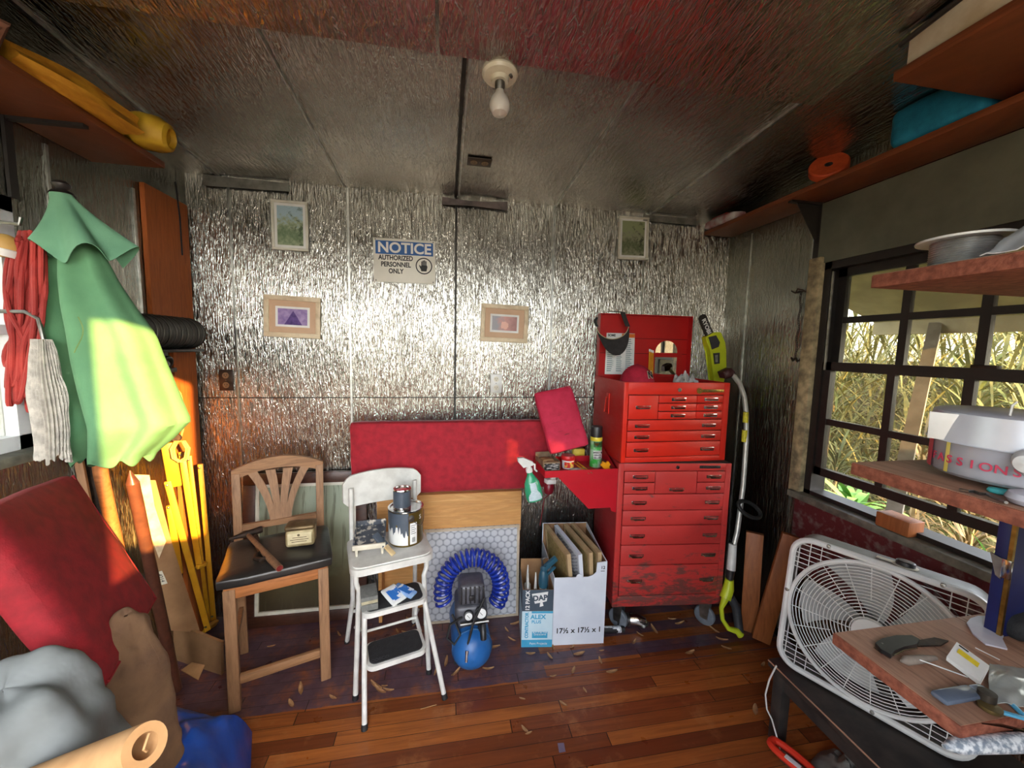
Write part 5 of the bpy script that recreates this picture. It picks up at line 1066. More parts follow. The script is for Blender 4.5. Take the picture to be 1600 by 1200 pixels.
# ------------------------------------------------------------------ high shelf along the window wall
SB = 2.352
t = thing('wall_shelf', 'long brown shelf board bracketed high over the latticed window', 'shelf', (1.76, 1.4, SB))
b = MB(); b.box((1.662, .3, SB), (1.864, 2.335, SB + .024), bev=.002); part('board', b, M_shelfwood, t)
for y in (1.715, .55):
    b = MB(); b.box((1.853, y - .014, 2.06), (1.864, y + .014, SB)); b.box((1.68, y - .012, SB - .010), (1.864, y + .012, SB)); b.prism([(1.856, y - .002, 2.15), (1.856, y - .002, SB - .01), (1.72, y - .002, SB - .01)], (0, .004, 0)); part('bracket', b, M_black, t)
STP = SB + .0245
q = V((1.725, 1.57, STP)); t = thing('strap_roll', 'roll of orange webbing standing on the high shelf', 'strap', q)
M_or = mat('orange webbing', S(206, 84, 40), S(184, 68, 30), 30, .7); ax_ = V((-.6, -.5, .5)).normalized()
b = MB(); b.lathe([(.016, -.018), (.070, -.02), (.075, -.014), (.075, .014), (.070, .02), (.016, .018), (.016, -.018)], q + V((0, 0, .072)), ax_, 32); part('rolled_strap', b, M_or, t)
b = MB(); b.lathe([(.0001, -.016), (.015, -.016), (.015, .016), (.0001, .016)], q + V((0, 0, .072)), ax_, 20); part('core', b, M_ink, t)
b = MB(); b.pad((1.675, 1.02, STP), (1.85, 1.30, STP + .15), None, .03, .01, 12, .012, 3); one('teal_cloth', b, mat('teal cloth', S(34, 140, 176), S(26, 120, 156), 30, .85, 0, .2, 200), 'folded teal cloth lying on the high shelf under the brown board', 'cloth')
t = thing('plastic_bag', 'crumpled clear bag of red goods at the far end of the high shelf', 'bag', (1.70, 2.2, STP))
b = MB(); b.pad((1.655, 2.08, STP + .001), (1.75, 2.33, STP + .05), None, .015, .006, 10, .012, 6); part('wrapper', b, mat('bag film', S(200, 196, 196), S(150, 60, 66), 16, .25), t)
b = MB(); b.pad((1.668, 2.14, STP + .044), (1.74, 2.28, STP + .062), None, .008, .004, 8, .006, 8); part('red_contents', b, mat('red packet', S(190, 30, 40), S(160, 24, 34), 12, .4), t)
# board and panel stored overhead
b = MB(); b.box((1.296, .2, 2.402), (1.85, 1.004, 2.428), bev=.002); one('overhead_board', b, M_shelfwood, 'wide brown board laid across overhead above the teal cloth', 'board')
b = MB(); b.box((1.312, .3, 2.430), (1.84, .985, 2.528), bev=.004); one('foam_panel', b, mat('stained white foam', S(226, 216, 196), S(196, 176, 146), 9, .8), 'stained white foam slab lying on the overhead board', 'slab')
b = MB(); b.tube([(1.303, 1.0, 2.50), (1.303, .78, 2.53), (1.303, .4, 2.54)], .008, 8); one('black_rod', b, M_black, 'thin black rod resting against the side of the foam slab overhead', 'rod')

# ------------------------------------------------------------------ plank shelves near the window, and what is on them
PX, PY, PN = 1.0, .775, .30
ZT, ZM, ZB = 1.789, 1.333, .878
t = thing('plank_shelves', 'open shelf rack of three rough reddish planks in front of the window', 'shelf rack', (1.3, .5, 0))
for z, yn, lb, x1 in ((ZT, PN, 'topmost plank', 1.62), (ZM, PN, 'middle plank', 1.60), (ZB, .52, 'lowest plank over the fan', 1.60)):
    b = MB(); b.box((PX, yn, z - .031), (x1, PY, z - .001), bev=.003, seg=2); b2 = b
    o = part('shelf', b, M_plankedge, t, label=lb)
    b = MB(); b.box((PX + .003, yn + .003, z - .001), (x1 - .003, PY - .003, z)); part('worn_top', b, M_plank, o)
for y in (.34,):
    b = MB(); b.box((1.62, y - .02, 0), (1.66, y + .07, 1.8)); b.box((1.60, y + .0, ZB - .06), (1.62, .70, ZB - .032)); b.box((1.60, y, ZM - .06), (1.62, .70, ZM - .032)); b.box((1.60, y, ZT - .06), (1.62, .70, ZT - .032)); part('upright', b, M_plankedge, t)
# wire spool
q = aY(1504, 403, .70); q.z = ZT + .001; k_ = .70 / .85
t = thing('wire_spool', 'white spool wound with grey wire on the topmost plank', 'spool', q)
b = MB(); r1, r2, hh_ = .078, .052, .068
b.lathe([(.0001, 0), (r1, 0), (r1, .004), (.03, .004)], q, seg=40); part('lower_flange', b, M_white, t)
b = MB(); b.lathe([(.01, hh_), (r1, hh_ - .001), (r1 + .001, hh_ + .002), (r1, hh_ + .004), (.012, hh_ + .004)], q, seg=40); part('upper_flange', b, M_white, t)
b = MB(); pf = []
for i in range(13): pf += [(r2, .004 + i * .0049), (r2 + .0026, .004 + (i + .5) * .0049)]
b.lathe([(.02, .004)] + pf + [(r2, .004 + 13 * .0049)], q, seg=40); part('wound_wire', b, mat('grey wire', S(176, 176, 174), S(150, 150, 148), 20, .35, .5), t)
q = V((1.33, .60, ZT + .001)); b = MB()
def paper_f(u, v):
    x = 1.15 + .40 * u; y = .60 + .17 * v - .18 * u * 0; n1 = NZ.noise(V((u * 3, v * 3, 2))); n2 = NZ.noise(V((u * 8, v * 6, 7)))
    return (1.005 + .26 * u, .435 + .155 * v, ZT + .004 + max(0, .05 * math.sin(u * 3.0) + .04 * n1 + .012 * n2 + .03 * u) - (.0 if v > .1 else 0))
b.sheet(paper_f, 24, 16, .002); one('tissue_paper', b, mat('white tissue', S(226, 226, 226), S(206, 206, 208), 8, .8), 'crumpled white paper beside the wire spool', 'paper')
q = aY(1466, 408, .745); q.z = ZT + .001; b = MB(); b.lathe([(.0001, 0), (.012, 0), (.013, .05), (.0115, .05), (.011, .003), (.0001, .003)], q, seg=16); one('glass_vial', b, M_clear, 'little clear vial behind the wire spool', 'vial')
# clear tub with lid
q = V((1.187, .60, ZM + .013)); R1 = .118
t = thing('plastic_tub', 'clear plastic tub printed in red with a deep silvery lid on the middle plank', 'tub', q)
b = MB(); b.lathe([(.0001, 0), (R1 - .006, 0), (R1, .006), (R1 + .003, .13), (R1 + .001, .13), (R1 - .002, .008), (.0001, .004)], q, seg=48); part('tub_body', b, M_clear, t)
b = MB(); b.lathe([(R1 + .012, .072), (R1 + .010, .074), (R1 + .004, .135), (R1 - .004, .139), (.0001, .139)], q, seg=48); part('lid', b, mat('silvery lid', S(196, 200, 210), S(170, 174, 184), 6, .3, .1), t)
b = MB(); b.box((-.026, 0, 0), (.026, .004, .06), frame(q + V((-R1 * .93 - .008, .052, .076)), (.35, .9, 0), (-.55, .2, 0)) @ MX.Rotation(R_(90), 4, 'X') if False else MX.Translation(q + V((-R1 * .98, .045, .074))) @ MX.Rotation(R_(115), 4, 'Z') @ MX.Rotation(R_(-8), 4, 'X'), .001); part('lid_tab', b, M_white, t)
b = MB(); b.tube([q + V((-.085, -.03, .14)), q + V((-.082, -.03, .16)), q + V((-.075, -.032, .168))], .002, 6); part('loose_strip', b, M_white, t)
for (a0, a1, mm, nm) in ((121, 141, mat('pink band', S(226, 100, 120), S(214, 84, 106), 8, .4), 'pink_band'), (160, 164, mat('yellow strip', S(236, 220, 120), S(226, 206, 96), 8, .4), 'yellow_strip')):
    b = MB(); arc_panel(b, R1 + .0038, a0, a1, .006, .072, 6); b.bm.transform(MX.Translation(q)); part(nm, b, mm, t)
M_pinkink = mat('pink lettering', S(214, 70, 100), S(204, 58, 88), 8, .5)
for k, ch in enumerate('FASSIONS'):
    a_ = R_(146 + k * 9.2); p = q + V(((R1 + .0036) * math.cos(a_), (R1 + .0036) * math.sin(a_), .034)); text('lettering', ch, frame(p, (-math.sin(a_), math.cos(a_), 0), (0, 0, 1)), .024, M_pinkink, t, bold=.0003)
q = V((1.20, .44, ZM + .001)); m_ = frame((1.215, .585, ZM + .001), (.96, -.28, 0), (.28, .96, 0))
b = MB(); b.box((-.06, -.17, 0), (.20, .05, .006), m_, .001); one('purple_folder', b, mat('lilac folder', S(164, 160, 206), S(146, 142, 190), 8, .5), 'lilac folder under the clear tub', 'folder')
b = MB(); b.box((-.07, -.155, .0065), (.19, .06, .0115), m_, .001); one('booklet', b, mat('booklet paper', S(226, 232, 234), S(210, 218, 222), 8, .5), 'white booklet between the lilac folder and the tub', 'booklet')
q = aZ(1580, 725, ZM + .02); b = MB(); b.lathe([(.0001, -.045), (.016, -.04), (.026, -.02), (.027, .02), (.025, .05), (.0001, .052)], aY(1622, 722, .52), (.9, .1, .05), 24); one('white_bottle', b, mat('white soft plastic', S(232, 234, 234), S(206, 208, 210), 14, .5), 'white ribbed bottle lying against the clear tub', 'bottle')
q = aZ(1562, 770, ZM + .001); b = MB(); b.lathe([(.0001, 0), (.016, 0), (.017, .003), (.015, .007), (.0001, .008)], q, seg=24); one('turquoise_disc', b, mat('turquoise lid', S(92, 206, 210), S(72, 186, 192), 8, .4), 'turquoise lid lying near the edge of the middle plank', 'lid')
q = aZ(1614, 790, ZM + .001); b = MB(); b.lathe([(.0001, 0), (.028, .001), (.034, .010), (.030, .020), (.012, .026), (.0001, .027)], q, seg=28); one('clear_dome', b, mat('milky plastic', S(196, 196, 208), S(176, 176, 190), 8, .25), 'milky clear dome beside the turquoise lid', 'lid')
b = MB(); pts = [aZ(px, py, ZM + .004) for px, py in ((1500, 765), (1512, 769), (1522, 768), (1531, 773), (1541, 772), (1550, 778), (1562, 782), (1572, 787))]; pts = [p + V((0, 0, .002 * (i % 2))) for i, p in enumerate(pts)]; b.tube(pts, .003, 6); one('chain_scrap', b, M_steel, 'short scrap of dull chain before the turquoise lid', 'chain')
# blue case on the lowest plank
cX = aY(1572, 900, .70).x; cz = ZB + .001; yf = aX(1548, 900, cX).y
t = thing('blue_case', 'navy blue case with brass edging standing on the lowest plank', 'case', (cX + .06, .71, cz))
M_navy = mat('navy case', S(24, 34, 92), S(18, 26, 76), 10, .45); zt_ = ZM - .034
b = MB(); b.box((cX, .702, cz), (cX + .15, yf, zt_), bev=.002); part('case_body', b, M_navy, t)
b = MB(); b.box((cX + .006, .694, cz), (cX + .15, .701, zt_)); part('case_lid', b, M_navy, t)
b = MB(); b.box((cX - .003, .693, cz), (cX + .005, .701, zt_)); part('brass_edge', b, M_brass, t)
b = MB(); lz = aX(1560, 884, cX).z; b.prism([(cX - .001, yf + .004, lz + .03), (cX - .001, .706, lz + .024), (cX - .001, .706, lz - .03), (cX - .001, .716, lz - .024)], (-.006, 0, 0)); b.box((cX - .008, .690, lz - .024), (cX - .001, .707, lz + .026), bev=.001); part('latch', b, M_chrome, t)
# small things on the lowest plank
zb = ZB + .0012
PZ = lambda px, py, dz=0: aZ(px, py, zb + dz)
t = thing('folding_knife', 'black folding knife with a silver bolster, nearest the corner of the lowest plank', 'knife', PZ(1400, 1012))
b = MB(); b.prism([PZ(*p) for p in ((1367, 1010), (1378, 1003), (1400, 998), (1424, 998), (1436, 1004), (1432, 1012), (1412, 1016), (1398, 1022), (1392, 1029), (1376, 1020))], (0, 0, .010)); part('handle', b, M_blackplastic, t)
b = MB(); b.prism([PZ(*p) for p in ((1436, 1002), (1460, 998), (1482, 1003), (1470, 1010), (1434, 1011))], (0, 0, .004)); part('blade', b, M_rust, t)
b = MB(); b.tube([PZ(1366, 1012, .005), PZ(1378, 1023, .005), PZ(1391, 1030, .005)], .0022, 6); b.tube([PZ(1396, 1024, .006), PZ(1412, 1016, .006), PZ(1433, 1013, .006)], .0018, 6); part('silver_bolster', b, M_chrome, t)
b = MB(); b.lathe([(.003, 0), (.0001, .0012)], PZ(1378, 1005, .010), seg=10); part('pivot_screw', b, M_steel, t)
a = PZ(1408, 1033, .008); c = PZ(1462, 1028, .007); b = MB(); b.tube([a, a * .85 + c * .15, a * .4 + c * .6, c], [.003, .010, .009, .005], 10); one('driftwood_stick', b, mat('pale grey wood', S(150, 138, 126), S(124, 112, 102), 30, .8), 'pale grey stick behind the cotton swab on the lowest plank', 'stick')
a = PZ(1437, 1031, .014); c = PZ(1512, 1058, .003); b = MB(); b.cyl(a, c, .0014, seg=6); one('swab_stick', b, M_paper, 'thin white stick lying slantwise beside the packet on the lowest plank', 'stick')
a = PZ(1524, 1012, .003); c = PZ(1562, 1031, .003); b = MB(); b.cyl(a, c, .0013, seg=6); one('swab_stick', b, M_paper, 'thin white stick lying by the black strap on the lowest plank', 'stick')
pk = [PZ(1479, 1026, .022), PZ(1495, 1003, .032), PZ(1546, 1040, .026), PZ(1532, 1066, .012)]
t = thing('paper_packet', 'folded white packet with yellow print lying on the lowest plank', 'packet', PZ(1512, 1040))
b = MB(); b.prism(pk, (0, 0, -.009)); part('packet_front', b, M_paper, t)
def bil(u, v): return pk[0] * (1 - u) * (1 - v) + pk[3] * u * (1 - v) + pk[1] * (1 - u) * v + pk[2] * u * v
b = MB(); b.prism([bil(.15, .52) + V((0, 0, .0006)), bil(.78, .52) + V((0, 0, .0006)), bil(.78, .76) + V((0, 0, .0006)), bil(.15, .76) + V((0, 0, .0006))], (0, 0, .0006)); part('yellow_print', b, mat('packet yellow', S(240, 216, 60), S(224, 196, 40), 60, .5), t)
b = MB(); b.prism([bil(.1, .88) + V((0, 0, .0006)), bil(.4, .88) + V((0, 0, .0006)), bil(.4, .94) + V((0, 0, .0006)), bil(.1, .94) + V((0, 0, .0006))], (0, 0, .0006)); part('dark_print', b, M_ink, t)
a = PZ(1466, 1091, .009); c = PZ(1540, 1078, .010); t = thing('plastic_sleeve', 'smoky grey plastic blade sleeve on the lowest plank', 'sleeve', (a + c) / 2 - V((0, 0, .009)))
b = MB(); b.beam(a, a + (c - a) * .78, .012, .030, bev=.005); part('sleeve', b, mat('smoky plastic', S(104, 116, 134), S(84, 94, 112), 12, .2), t)
b = MB(); b.beam(a + (c - a) * .74, c, .016, .024, bev=.006); part('clear_end', b, mat('pale clear plastic', S(170, 184, 200), S(140, 154, 170), 12, .15), t)
q = PZ(1546, 1108); t = thing('brass_puck', 'dull brass disc with a dark cap near the end of the lowest plank', 'disc', q)
b = MB(); b.lathe([(.0001, 0), (.017, 0), (.018, .002), (.018, .008), (.0001, .009)], q, seg=28); part('disc', b, mat('dull olive brass', S(124, 106, 66), S(96, 82, 52), 20, .45, .6), t)
b = MB(); q2 = q + V((.012, .012, .009)); b.lathe([(.0001, 0), (.014, 0), (.014, .016), (.0001, .017)], q2, seg=20); part('dark_cap', b, mat('dark brown cap', S(54, 46, 38), S(40, 34, 28), 20, .5), t)
b = MB(); b.sheet(lambda u, v: PZ(1545 + 70 * u, 1040 + 60 * v + 10 * u) + V((0, 0, .004 + (.010 * math.sin(u * 3.1) * math.sin(v * 3.1)) + .005 * NZ.noise(V((u * 4, v * 4, 1))))), 14, 12, .002); one('zip_bag', b, mat('greyish clear film', S(176, 180, 176), S(140, 146, 142), 12, .15), 'small clear plastic bag behind the brass disc', 'bag')
for k, (p0, p1) in enumerate((((1568, 1088), (1600, 1118)), ((1563, 1112), (1606, 1124)))):
    a = PZ(*p0, .004); c = PZ(*p1, .004); t = thing('toothbrush', ['blue handled brush lying under the clear bag', 'blue handled brush lying nearest the end of the plank'][k], 'brush', (a + c) / 2 - V((0, 0, .004)))
    b = MB(); b.beam(a, c, .006, .009, bev=.002); part('handle', b, mat('sky blue plastic', S(96, 176, 214), S(76, 156, 196), 8, .35) if k == 0 else bpy.data.materials['sky blue plastic'], t)
    b = MB(); b.beam(a - (c - a) * .1, a + (c - a) * .06, .008, .010, bev=.001); part('white_head', b, M_white, t)
a = PZ(1533, 1130, .002); c = PZ(1600, 1142, .002); b = MB(); b.tube([a, (a + c) / 2 + V((0, 0, .003)), c], [.0012, .003, .003], 6); one('steel_pick', b, M_chrome, 'thin steel pick at the near end of the lowest plank', 'pick')
b = MB(); b.prism([PZ(*p) for p in ((1510, 975), (1516, 968), (1528, 964), (1556, 965), (1572, 985), (1566, 1000), (1574, 1016), (1540, 1008), (1520, 992))], (0, 0, .004)); one('lens_card', b, mat('lilac white card', S(214, 214, 226), S(196, 196, 212), 10, .5), 'rounded pale card under the black strap bundle', 'card')
q = PZ(1590, 990); t = thing('strap_bundle', 'black webbing strap bundle with a buckle on the lowest plank', 'strap', q)
b = MB(); b.pad((q.x - .045, q.y - .04, zb + .0045), (q.x + .07, q.y + .035, zb + .055), None, .02, .006, 10, .008, 2); part('webbing', b, mat('black webbing', S(24, 26, 30), S(38, 40, 44), 50, .8, 0, .4, 90, (1, 3, 1)), t)
b = MB(); b.box((q.x - .02, q.y - .058, zb + .0045), (q.x + .03, q.y - .035, zb + .016), bev=.003); part('buckle', b, M_blackplastic, t)
a = aZ(1478, 1166, .84); c = aZ(1640, 1158, .84); t = thing('mottled_block', 'mottled white block hanging under the near end of the lowest plank', 'block', (a + c) / 2 - V((0, 0, .012)))
b = MB(); b.tube([a - (c - a) * .02, a + (c - a) * .1, a + (c - a) * .6, c], [.004, .014, .0165, .0165], 10); part('block', b, mat('mottled white stone', S(226, 230, 234), S(130, 142, 156), 90, .5, lo=.42, hi=.6), t)

# ------------------------------------------------------------------ box fan on the dark bench
BZ = .33
t = thing('dark_bench', 'low dark wooden bench under the window with the box fan on it', 'bench', (1.55, .8, 0))
M_bench = mat('worn black paint', S(36, 34, 34), S(58, 52, 48), 16, .55)
b = MB(); b.box((1.335, .46, BZ - .03), (1.80, 1.275, BZ), bev=.003); part('bench_top', b, M_bench, t)
for x in (1.365, 1.76):
    for y in (1.23, .50):
        b = MB(); b.box((x - .022, y - .022, 0), (x + .022, y + .022, BZ - .03), bev=.002); part('leg', b, M_bench, t)
b = MB(); b.box((1.352, .52, BZ - .09), (1.372, 1.21, BZ - .03)); part('apron', b, M_bench, t)
b = MB(); b.tube([(1.333, 1.272, BZ - .004), (1.333, .47, BZ - .004)], .003, 6); part('pale_edge', b, M_plank, t)
TLc = V((1.40, 1.31, .870)); BLc = V((1.352, 1.262, BZ + .010)); U_ = V((.25, -.474, -.004)).normalized()
Vd = (TLc - BLc); Vd = (Vd - U_ * Vd.dot(U_)); FH = Vd.length; Vd.normalize(); FM = frame(BLc, U_, Vd); FW = .535
if (FM.to_3x3() @ V((0, 0, 1))).x > 0: pass
sgn = -1 if (FM.to_3x3() @ V((0, 0, 1))).x < 0 else 1      # +z of FM towards the room?
ZI = lambda d: -d * (1 if sgn == -1 else -1)              # d metres into the fan, away from the room
t = thing('box_fan', 'white box fan leaning on the dark bench under the latticed window', 'fan', FM @ MX.Translation((FW / 2, 0, 0)))
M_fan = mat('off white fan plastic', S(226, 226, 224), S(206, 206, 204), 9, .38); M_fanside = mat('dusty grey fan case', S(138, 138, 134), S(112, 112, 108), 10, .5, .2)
def rr_loop(x0, y0, x1, y1, r, z): return [FM @ V((x, y, z)) for x, y in rrect(x0, y0, x1, y1, r, 7)]
b = MB(); b.tube(rr_loop(.010, .010, FW - .010, FH - .010, .065, ZI(.0)), .0115, 8, closed=True); part('front_rim', b, M_fan, t)
b = MB(); lo_ = rrect(.004, .004, FW - .004, FH - .004, .068, 7); n = len(lo_); dp = .115
vs = [FM @ V((x, y, ZI(.004))) for x, y in lo_] + [FM @ V((x, y, ZI(dp))) for x, y in lo_] + [FM @ V((FW / 2 + (x - FW / 2) * .985, FH / 2 + (y - FH / 2) * .985, ZI(dp))) for x, y in lo_] + [FM @ V((FW / 2 + (x - FW / 2) * .985, FH / 2 + (y - FH / 2) * .985, ZI(.004))) for x, y in lo_]
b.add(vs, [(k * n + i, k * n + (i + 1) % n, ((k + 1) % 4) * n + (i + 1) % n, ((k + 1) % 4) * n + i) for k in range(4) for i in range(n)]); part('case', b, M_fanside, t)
fc = V((FW / 2, FH / 2)); GR = FW / 2 - .022
circ = lambda r, z, n=56: [FM @ V((fc.x + r * math.cos(6.28319 * i / n), fc.y + r * math.sin(6.28319 * i / n), z)) for i in range(n)]
b = MB(); b.tube(circ(GR, ZI(-.006)), .0075, 8, closed=True); part('grille_ring', b, M_fan, t)
for k in range(17):
    r = .052 + (GR - .052) * (k + .5) / 17.4; q = r / GR
    b = MB(); b.tube(circ(r, ZI(-.010 + .012 * q), 48), .0017, 5, closed=True); part('grille_wire', b, M_fan, t)
for k in range(20):
    a_ = 6.28319 * k / 20 + .1; r0, r1 = (.05, GR) if k % 2 == 0 else (.12, GR)
    b = MB(); b.tube([FM @ V((fc.x + r * math.cos(a_), fc.y + r * math.sin(a_), ZI(-.008 + .012 * r / GR))) for r in (r0, (r0 + r1) / 2, r1)], .0017, 5); part('grille_spoke', b, M_fan, t)
b = MB(); b.lathe([(.055, 0), (.052, .006), (.03, .009), (.0001, .010)], FM @ V((fc.x, fc.y, ZI(-.006))), FM.to_3x3() @ V((0, 0, ZI(-1))), 32); part('hub_disc', b, M_fan, t)
for sx__ in (0, 1):
    for sy__ in (0, 1):                                     # corner lattices of slanting bars
        b = MB(); X_ = lambda x, y: FM @ V((FW - x if sx__ else x, FH - y if sy__ else y, ZI(.002)))
        for k in range(7):
            y = .016 + k * .019; xe_ = fc.x - math.sqrt(max(0, GR ** 2 - (fc.y - y) ** 2)) if abs(fc.y - y) < GR else fc.x - .04
            x0_ = .016 if y > .05 else .016 + (.05 - y) * .7
            if xe_ - x0_ > .01: b.tube([X_(x0_, y), X_(xe_, y)], .0016, 5)
        for k in range(3):
            x = .03 + k * .035; ye_ = fc.y - math.sqrt(max(0, GR ** 2 - (fc.x - x) ** 2)) if abs(fc.x - x) < GR else fc.y - .06
            if ye_ > .03: b.tube([X_(x, .018), X_(x, ye_)], .0016, 5)
        part('corner_grille', b, M_fan, t, kind='stuff')
M_blade = mat('pale fan blade', S(190, 192, 192), S(170, 172, 172), 8, .35)
for k in range(5):
    a0_ = 6.28319 * k / 5 + .3; b = MB()
    b.sheet(lambda u, v: FM @ V((fc.x + (.04 + .185 * v) * math.cos(a0_ + (u - .5) * (1.0 - .1 * v) + .35 * v), fc.y + (.04 + .185 * v) * math.sin(a0_ + (u - .5) * (1.0 - .1 * v) + .35 * v), ZI(.055 + (u - .5) * .05))), 8, 8, .002); part('blade', b, M_blade, t)
b = MB(); b.lathe([(.0001, -.03), (.045, -.03), (.05, .0), (.05, .03), (.0001, .035)], FM @ V((fc.x, fc.y, ZI(.07))), FM.to_3x3() @ V((0, 0, 1)), 24); part('motor', b, M_fanside, t)
for k in range(9):
    b = MB(); r = .06 + k * .022; b.tube(circ(r, ZI(dp - .004), 40), .0017, 5, closed=True); part('rear_wire', b, M_fanside, t)
b = MB(); b.tube([FM @ V((.01, fc.y, ZI(dp - .004))), FM @ V((FW - .01, fc.y, ZI(dp - .004)))], .005, 6); b.tube([FM @ V((fc.x, .01, ZI(dp - .004))), FM @ V((fc.x, FH - .01, ZI(dp - .004)))], .005, 6); part('rear_brace', b, M_fanside, t)
for (x, y) in ((.30, .010), (.01, .30), (FW - .12, FH - .008), (.12, FH - .008)):
    b = MB(); b.lathe([(.008, .008), (.006, .0125), (.0001, .0135)], FM @ V((x, y, 0)), FM.to_3x3() @ V((0, 0, ZI(-1))), 10); part('rim_screw', b, M_steel, t)
tp = frame(FM @ V((FW * .60, FH - .004, ZI(.06))), U_, FM.to_3x3() @ V((0, 0, ZI(-1)))); nz_ = (tp.to_3x3() @ V((0, 0, 1)))
if nz_.z < 0: nz_ = -nz_
b = MB(); q = FM @ V((FW * .60, FH - .003, ZI(.055))); b.lathe([(.0001, 0), (.034, 0), (.034, .003), (.0001, .004)], q, nz_, 28); b.beam(q - U_ * .075 + nz_ * .002, q - U_ * .01 + nz_ * .002, .004, .022, up=nz_, bev=.001); o = part('dial_plate', b, M_cream, t)
b = MB(); b.lathe([(.026, .004), (.0255, .016), (.022, .019), (.0001, .020)], q, nz_, 24); part('speed_knob', b, M_blackplastic, o)
b = MB(); b.tube([aX(1213, 1040, 1.331), aX(1202, 1062, 1.328), aX(1196, 1085, 1.325), aX(1198, 1108, 1.322), aX(1206, 1124, 1.32), (1.318, 1.15, .004), (1.36, 1.09, .004)], .0032, 6); one('power_cord', b, M_white, 'white fan cord hanging past the edge of the dark bench to the floor', 'cord')
b = MB(); q0 = V((1.845, 1.235, .877)); b.box((XR - .045, 1.17, WZ0 + .001), (XR + .035, 1.29, WZ0 + .062), MX.Identity(4), .004); one('wood_block', b, M_boardwood, 'short wood block propping the raised sash on the window sill', 'block')
t = thing('red_saw', 'orange red loop handle of a saw lying on the floor under the bench edge', 'saw', (1.27, 1.10, 0))
a = aZ(1205, 1158, .06); c = aZ(1272, 1212, .06); d = (c - a).normalized(); s = V((-d.y, d.x, 0)); L_ = (c - a).length
b = MB(); b.tube([a + d * x + s * y + V((0, 0, 0)) for x, y in [(L_ / 2 + (L_ / 2) * math.cos(k * .2618) * (1 if abs(math.cos(k * .2618)) < 2 else 1), .026 * math.copysign(abs(math.sin(k * .2618)) ** .5, math.sin(k * .2618))) for k in range(24)]], .013, 8, closed=True); part('loop_handle', b, mat('orange red plastic', S(226, 62, 40), S(210, 50, 30), 8, .4), t)
b = MB(); b.beam(a + d * .06 - s * .026 + V((0, 0, .0125)), a + d * .11 - s * .026 + V((0, 0, .0125)), .002, .018); part('label_patch', b, M_paper, t)
b = MB(); b.box((-.02, -.004, 0), (.32, .004, .05), frame(a + d * .05 + s * .015 - V((0, 0, .06)), d, s)); part('saw_blade', b, M_steel, t)
rag('grey_rag', 'grey cloth lying on the floor beneath the dark bench', 'cloth', (1.50, 1.02, .001), .12, .13, .09, mat('dusty grey cloth', S(128, 122, 114), S(100, 96, 90), 16, .9), 8, .04)

# ------------------------------------------------------------------ the wall with the small window: shelf, umbrella, ropes, stand
LSB = 2.27
t = thing('wall_shelf', 'dark brown shelf board bracketed high over the small window wall', 'shelf', (-1.2, 1.0, LSB))
b = MB(); b.box((XL + .002, .2, LSB), (-1.088, 1.80, LSB + .024), bev=.002); part('board', b, M_shelfwood, t)
for y in (1.50, .6):
    b = MB(); b.box((XL + .002, y - .012, LSB - .24), (XL + .012, y + .012, LSB)); b.box((XL + .002, y - .010, LSB - .01), (-1.12, y + .010, LSB)); part('bracket', b, M_black, t)
LT = LSB + .0245
M_ycloth = mat('golden tarp cloth', S(220, 158, 44), S(190, 126, 28), 14, .7, 0, .3, 30, (3, 1, 3)); M_ybag = mat('yellow fabric', S(212, 172, 44), S(192, 148, 32), 16, .6)
t = thing('yellow_tarp', 'long folded golden tarp lying along the edge of the shelf over the umbrella', 'tarp', (-1.12, 1.5, LT))
b = MB(); P0 = V((-1.125, 1.28, LT + .035)); P1 = V((-1.095, 1.60, LT + .03)); n = 18; ringv = []
for i in range(n + 1):
    u = i / n; c = P0.lerp(P1, u); w_ = .02 + .045 * math.sin(min(1, u * 1.3 + .12) * 1.57); hh_ = .028 + .02 * math.sin(u * 2.6)
    for k in range(18):
        a_ = 6.28319 * k / 18; f_ = 1 + .22 * math.cos(5 * a_ + u * 2.2); ringv.append((c.x + w_ * f_ * math.cos(a_), c.y, max(LT + .001, c.z + hh_ * f_ * math.sin(a_))))
b.add(ringv, [(i * 18 + k, i * 18 + (k + 1) % 18, (i + 1) * 18 + (k + 1) % 18, (i + 1) * 18 + k) for i in range(n) for k in range(18)] + [tuple(range(18)), tuple(n * 18 + k for k in range(18))]); part('folded_cloth', b, M_ycloth, t)
t = thing('yellow_bag', 'squat yellow bag with a round opening beside the end of the golden tarp', 'bag', (-1.12, 1.73, LT))
b = MB(); b.lathe([(.0001, -.07), (.045, -.066), (.062, -.03), (.060, .02), (.048, .055), (.034, .062), (.030, .045), (.0001, .03)], aY(246, 209, 1.68) + V((-.02, 0, .0)), (.85, .1, -.15), 20)
for v_ in b.bm.verts: v_.co += V((0, 0, .008 * NZ.noise(v_.co * 20))); v_.co.z = max(v_.co.z, LT + .001)
part('bag_body', b, M_ybag, t)
b = MB(); rr = random.Random(3); pts = []
for k in range(60):
    a_ = k * .8; pts.append((-1.15 + .09 * math.cos(a_) + rr.uniform(-.02, .02), .99 + .0032 * k + .05 * math.sin(a_ * 1.3), LT + .012 + .035 * abs(math.sin(a_ * .7)) + rr.uniform(0, .03)))
b.tube(pts, .011, 7); one('rope_tangle', b, mat('reddish brown rope', S(128, 84, 62), S(96, 60, 44), 60, .85), 'tangle of reddish brown rope on the shelf above the small window', 'rope')
q = V((-1.17, 1.42, LT + .10)); 
t = thing('shell_dish', 'white scalloped dish standing on edge on the shelf behind the golden tarp', 'dish', (-1.20, 1.36, LT))
b = MB(); c_ = V((-1.235, 1.40, LT + .055)); b.lathe([(.0001, 0), (.02, .003), (.045, .012), (.052, .018), (.045, .016), (.0001, .006)], c_, (.8, -.55, -.1), 24); part('dish', b, M_white, t)
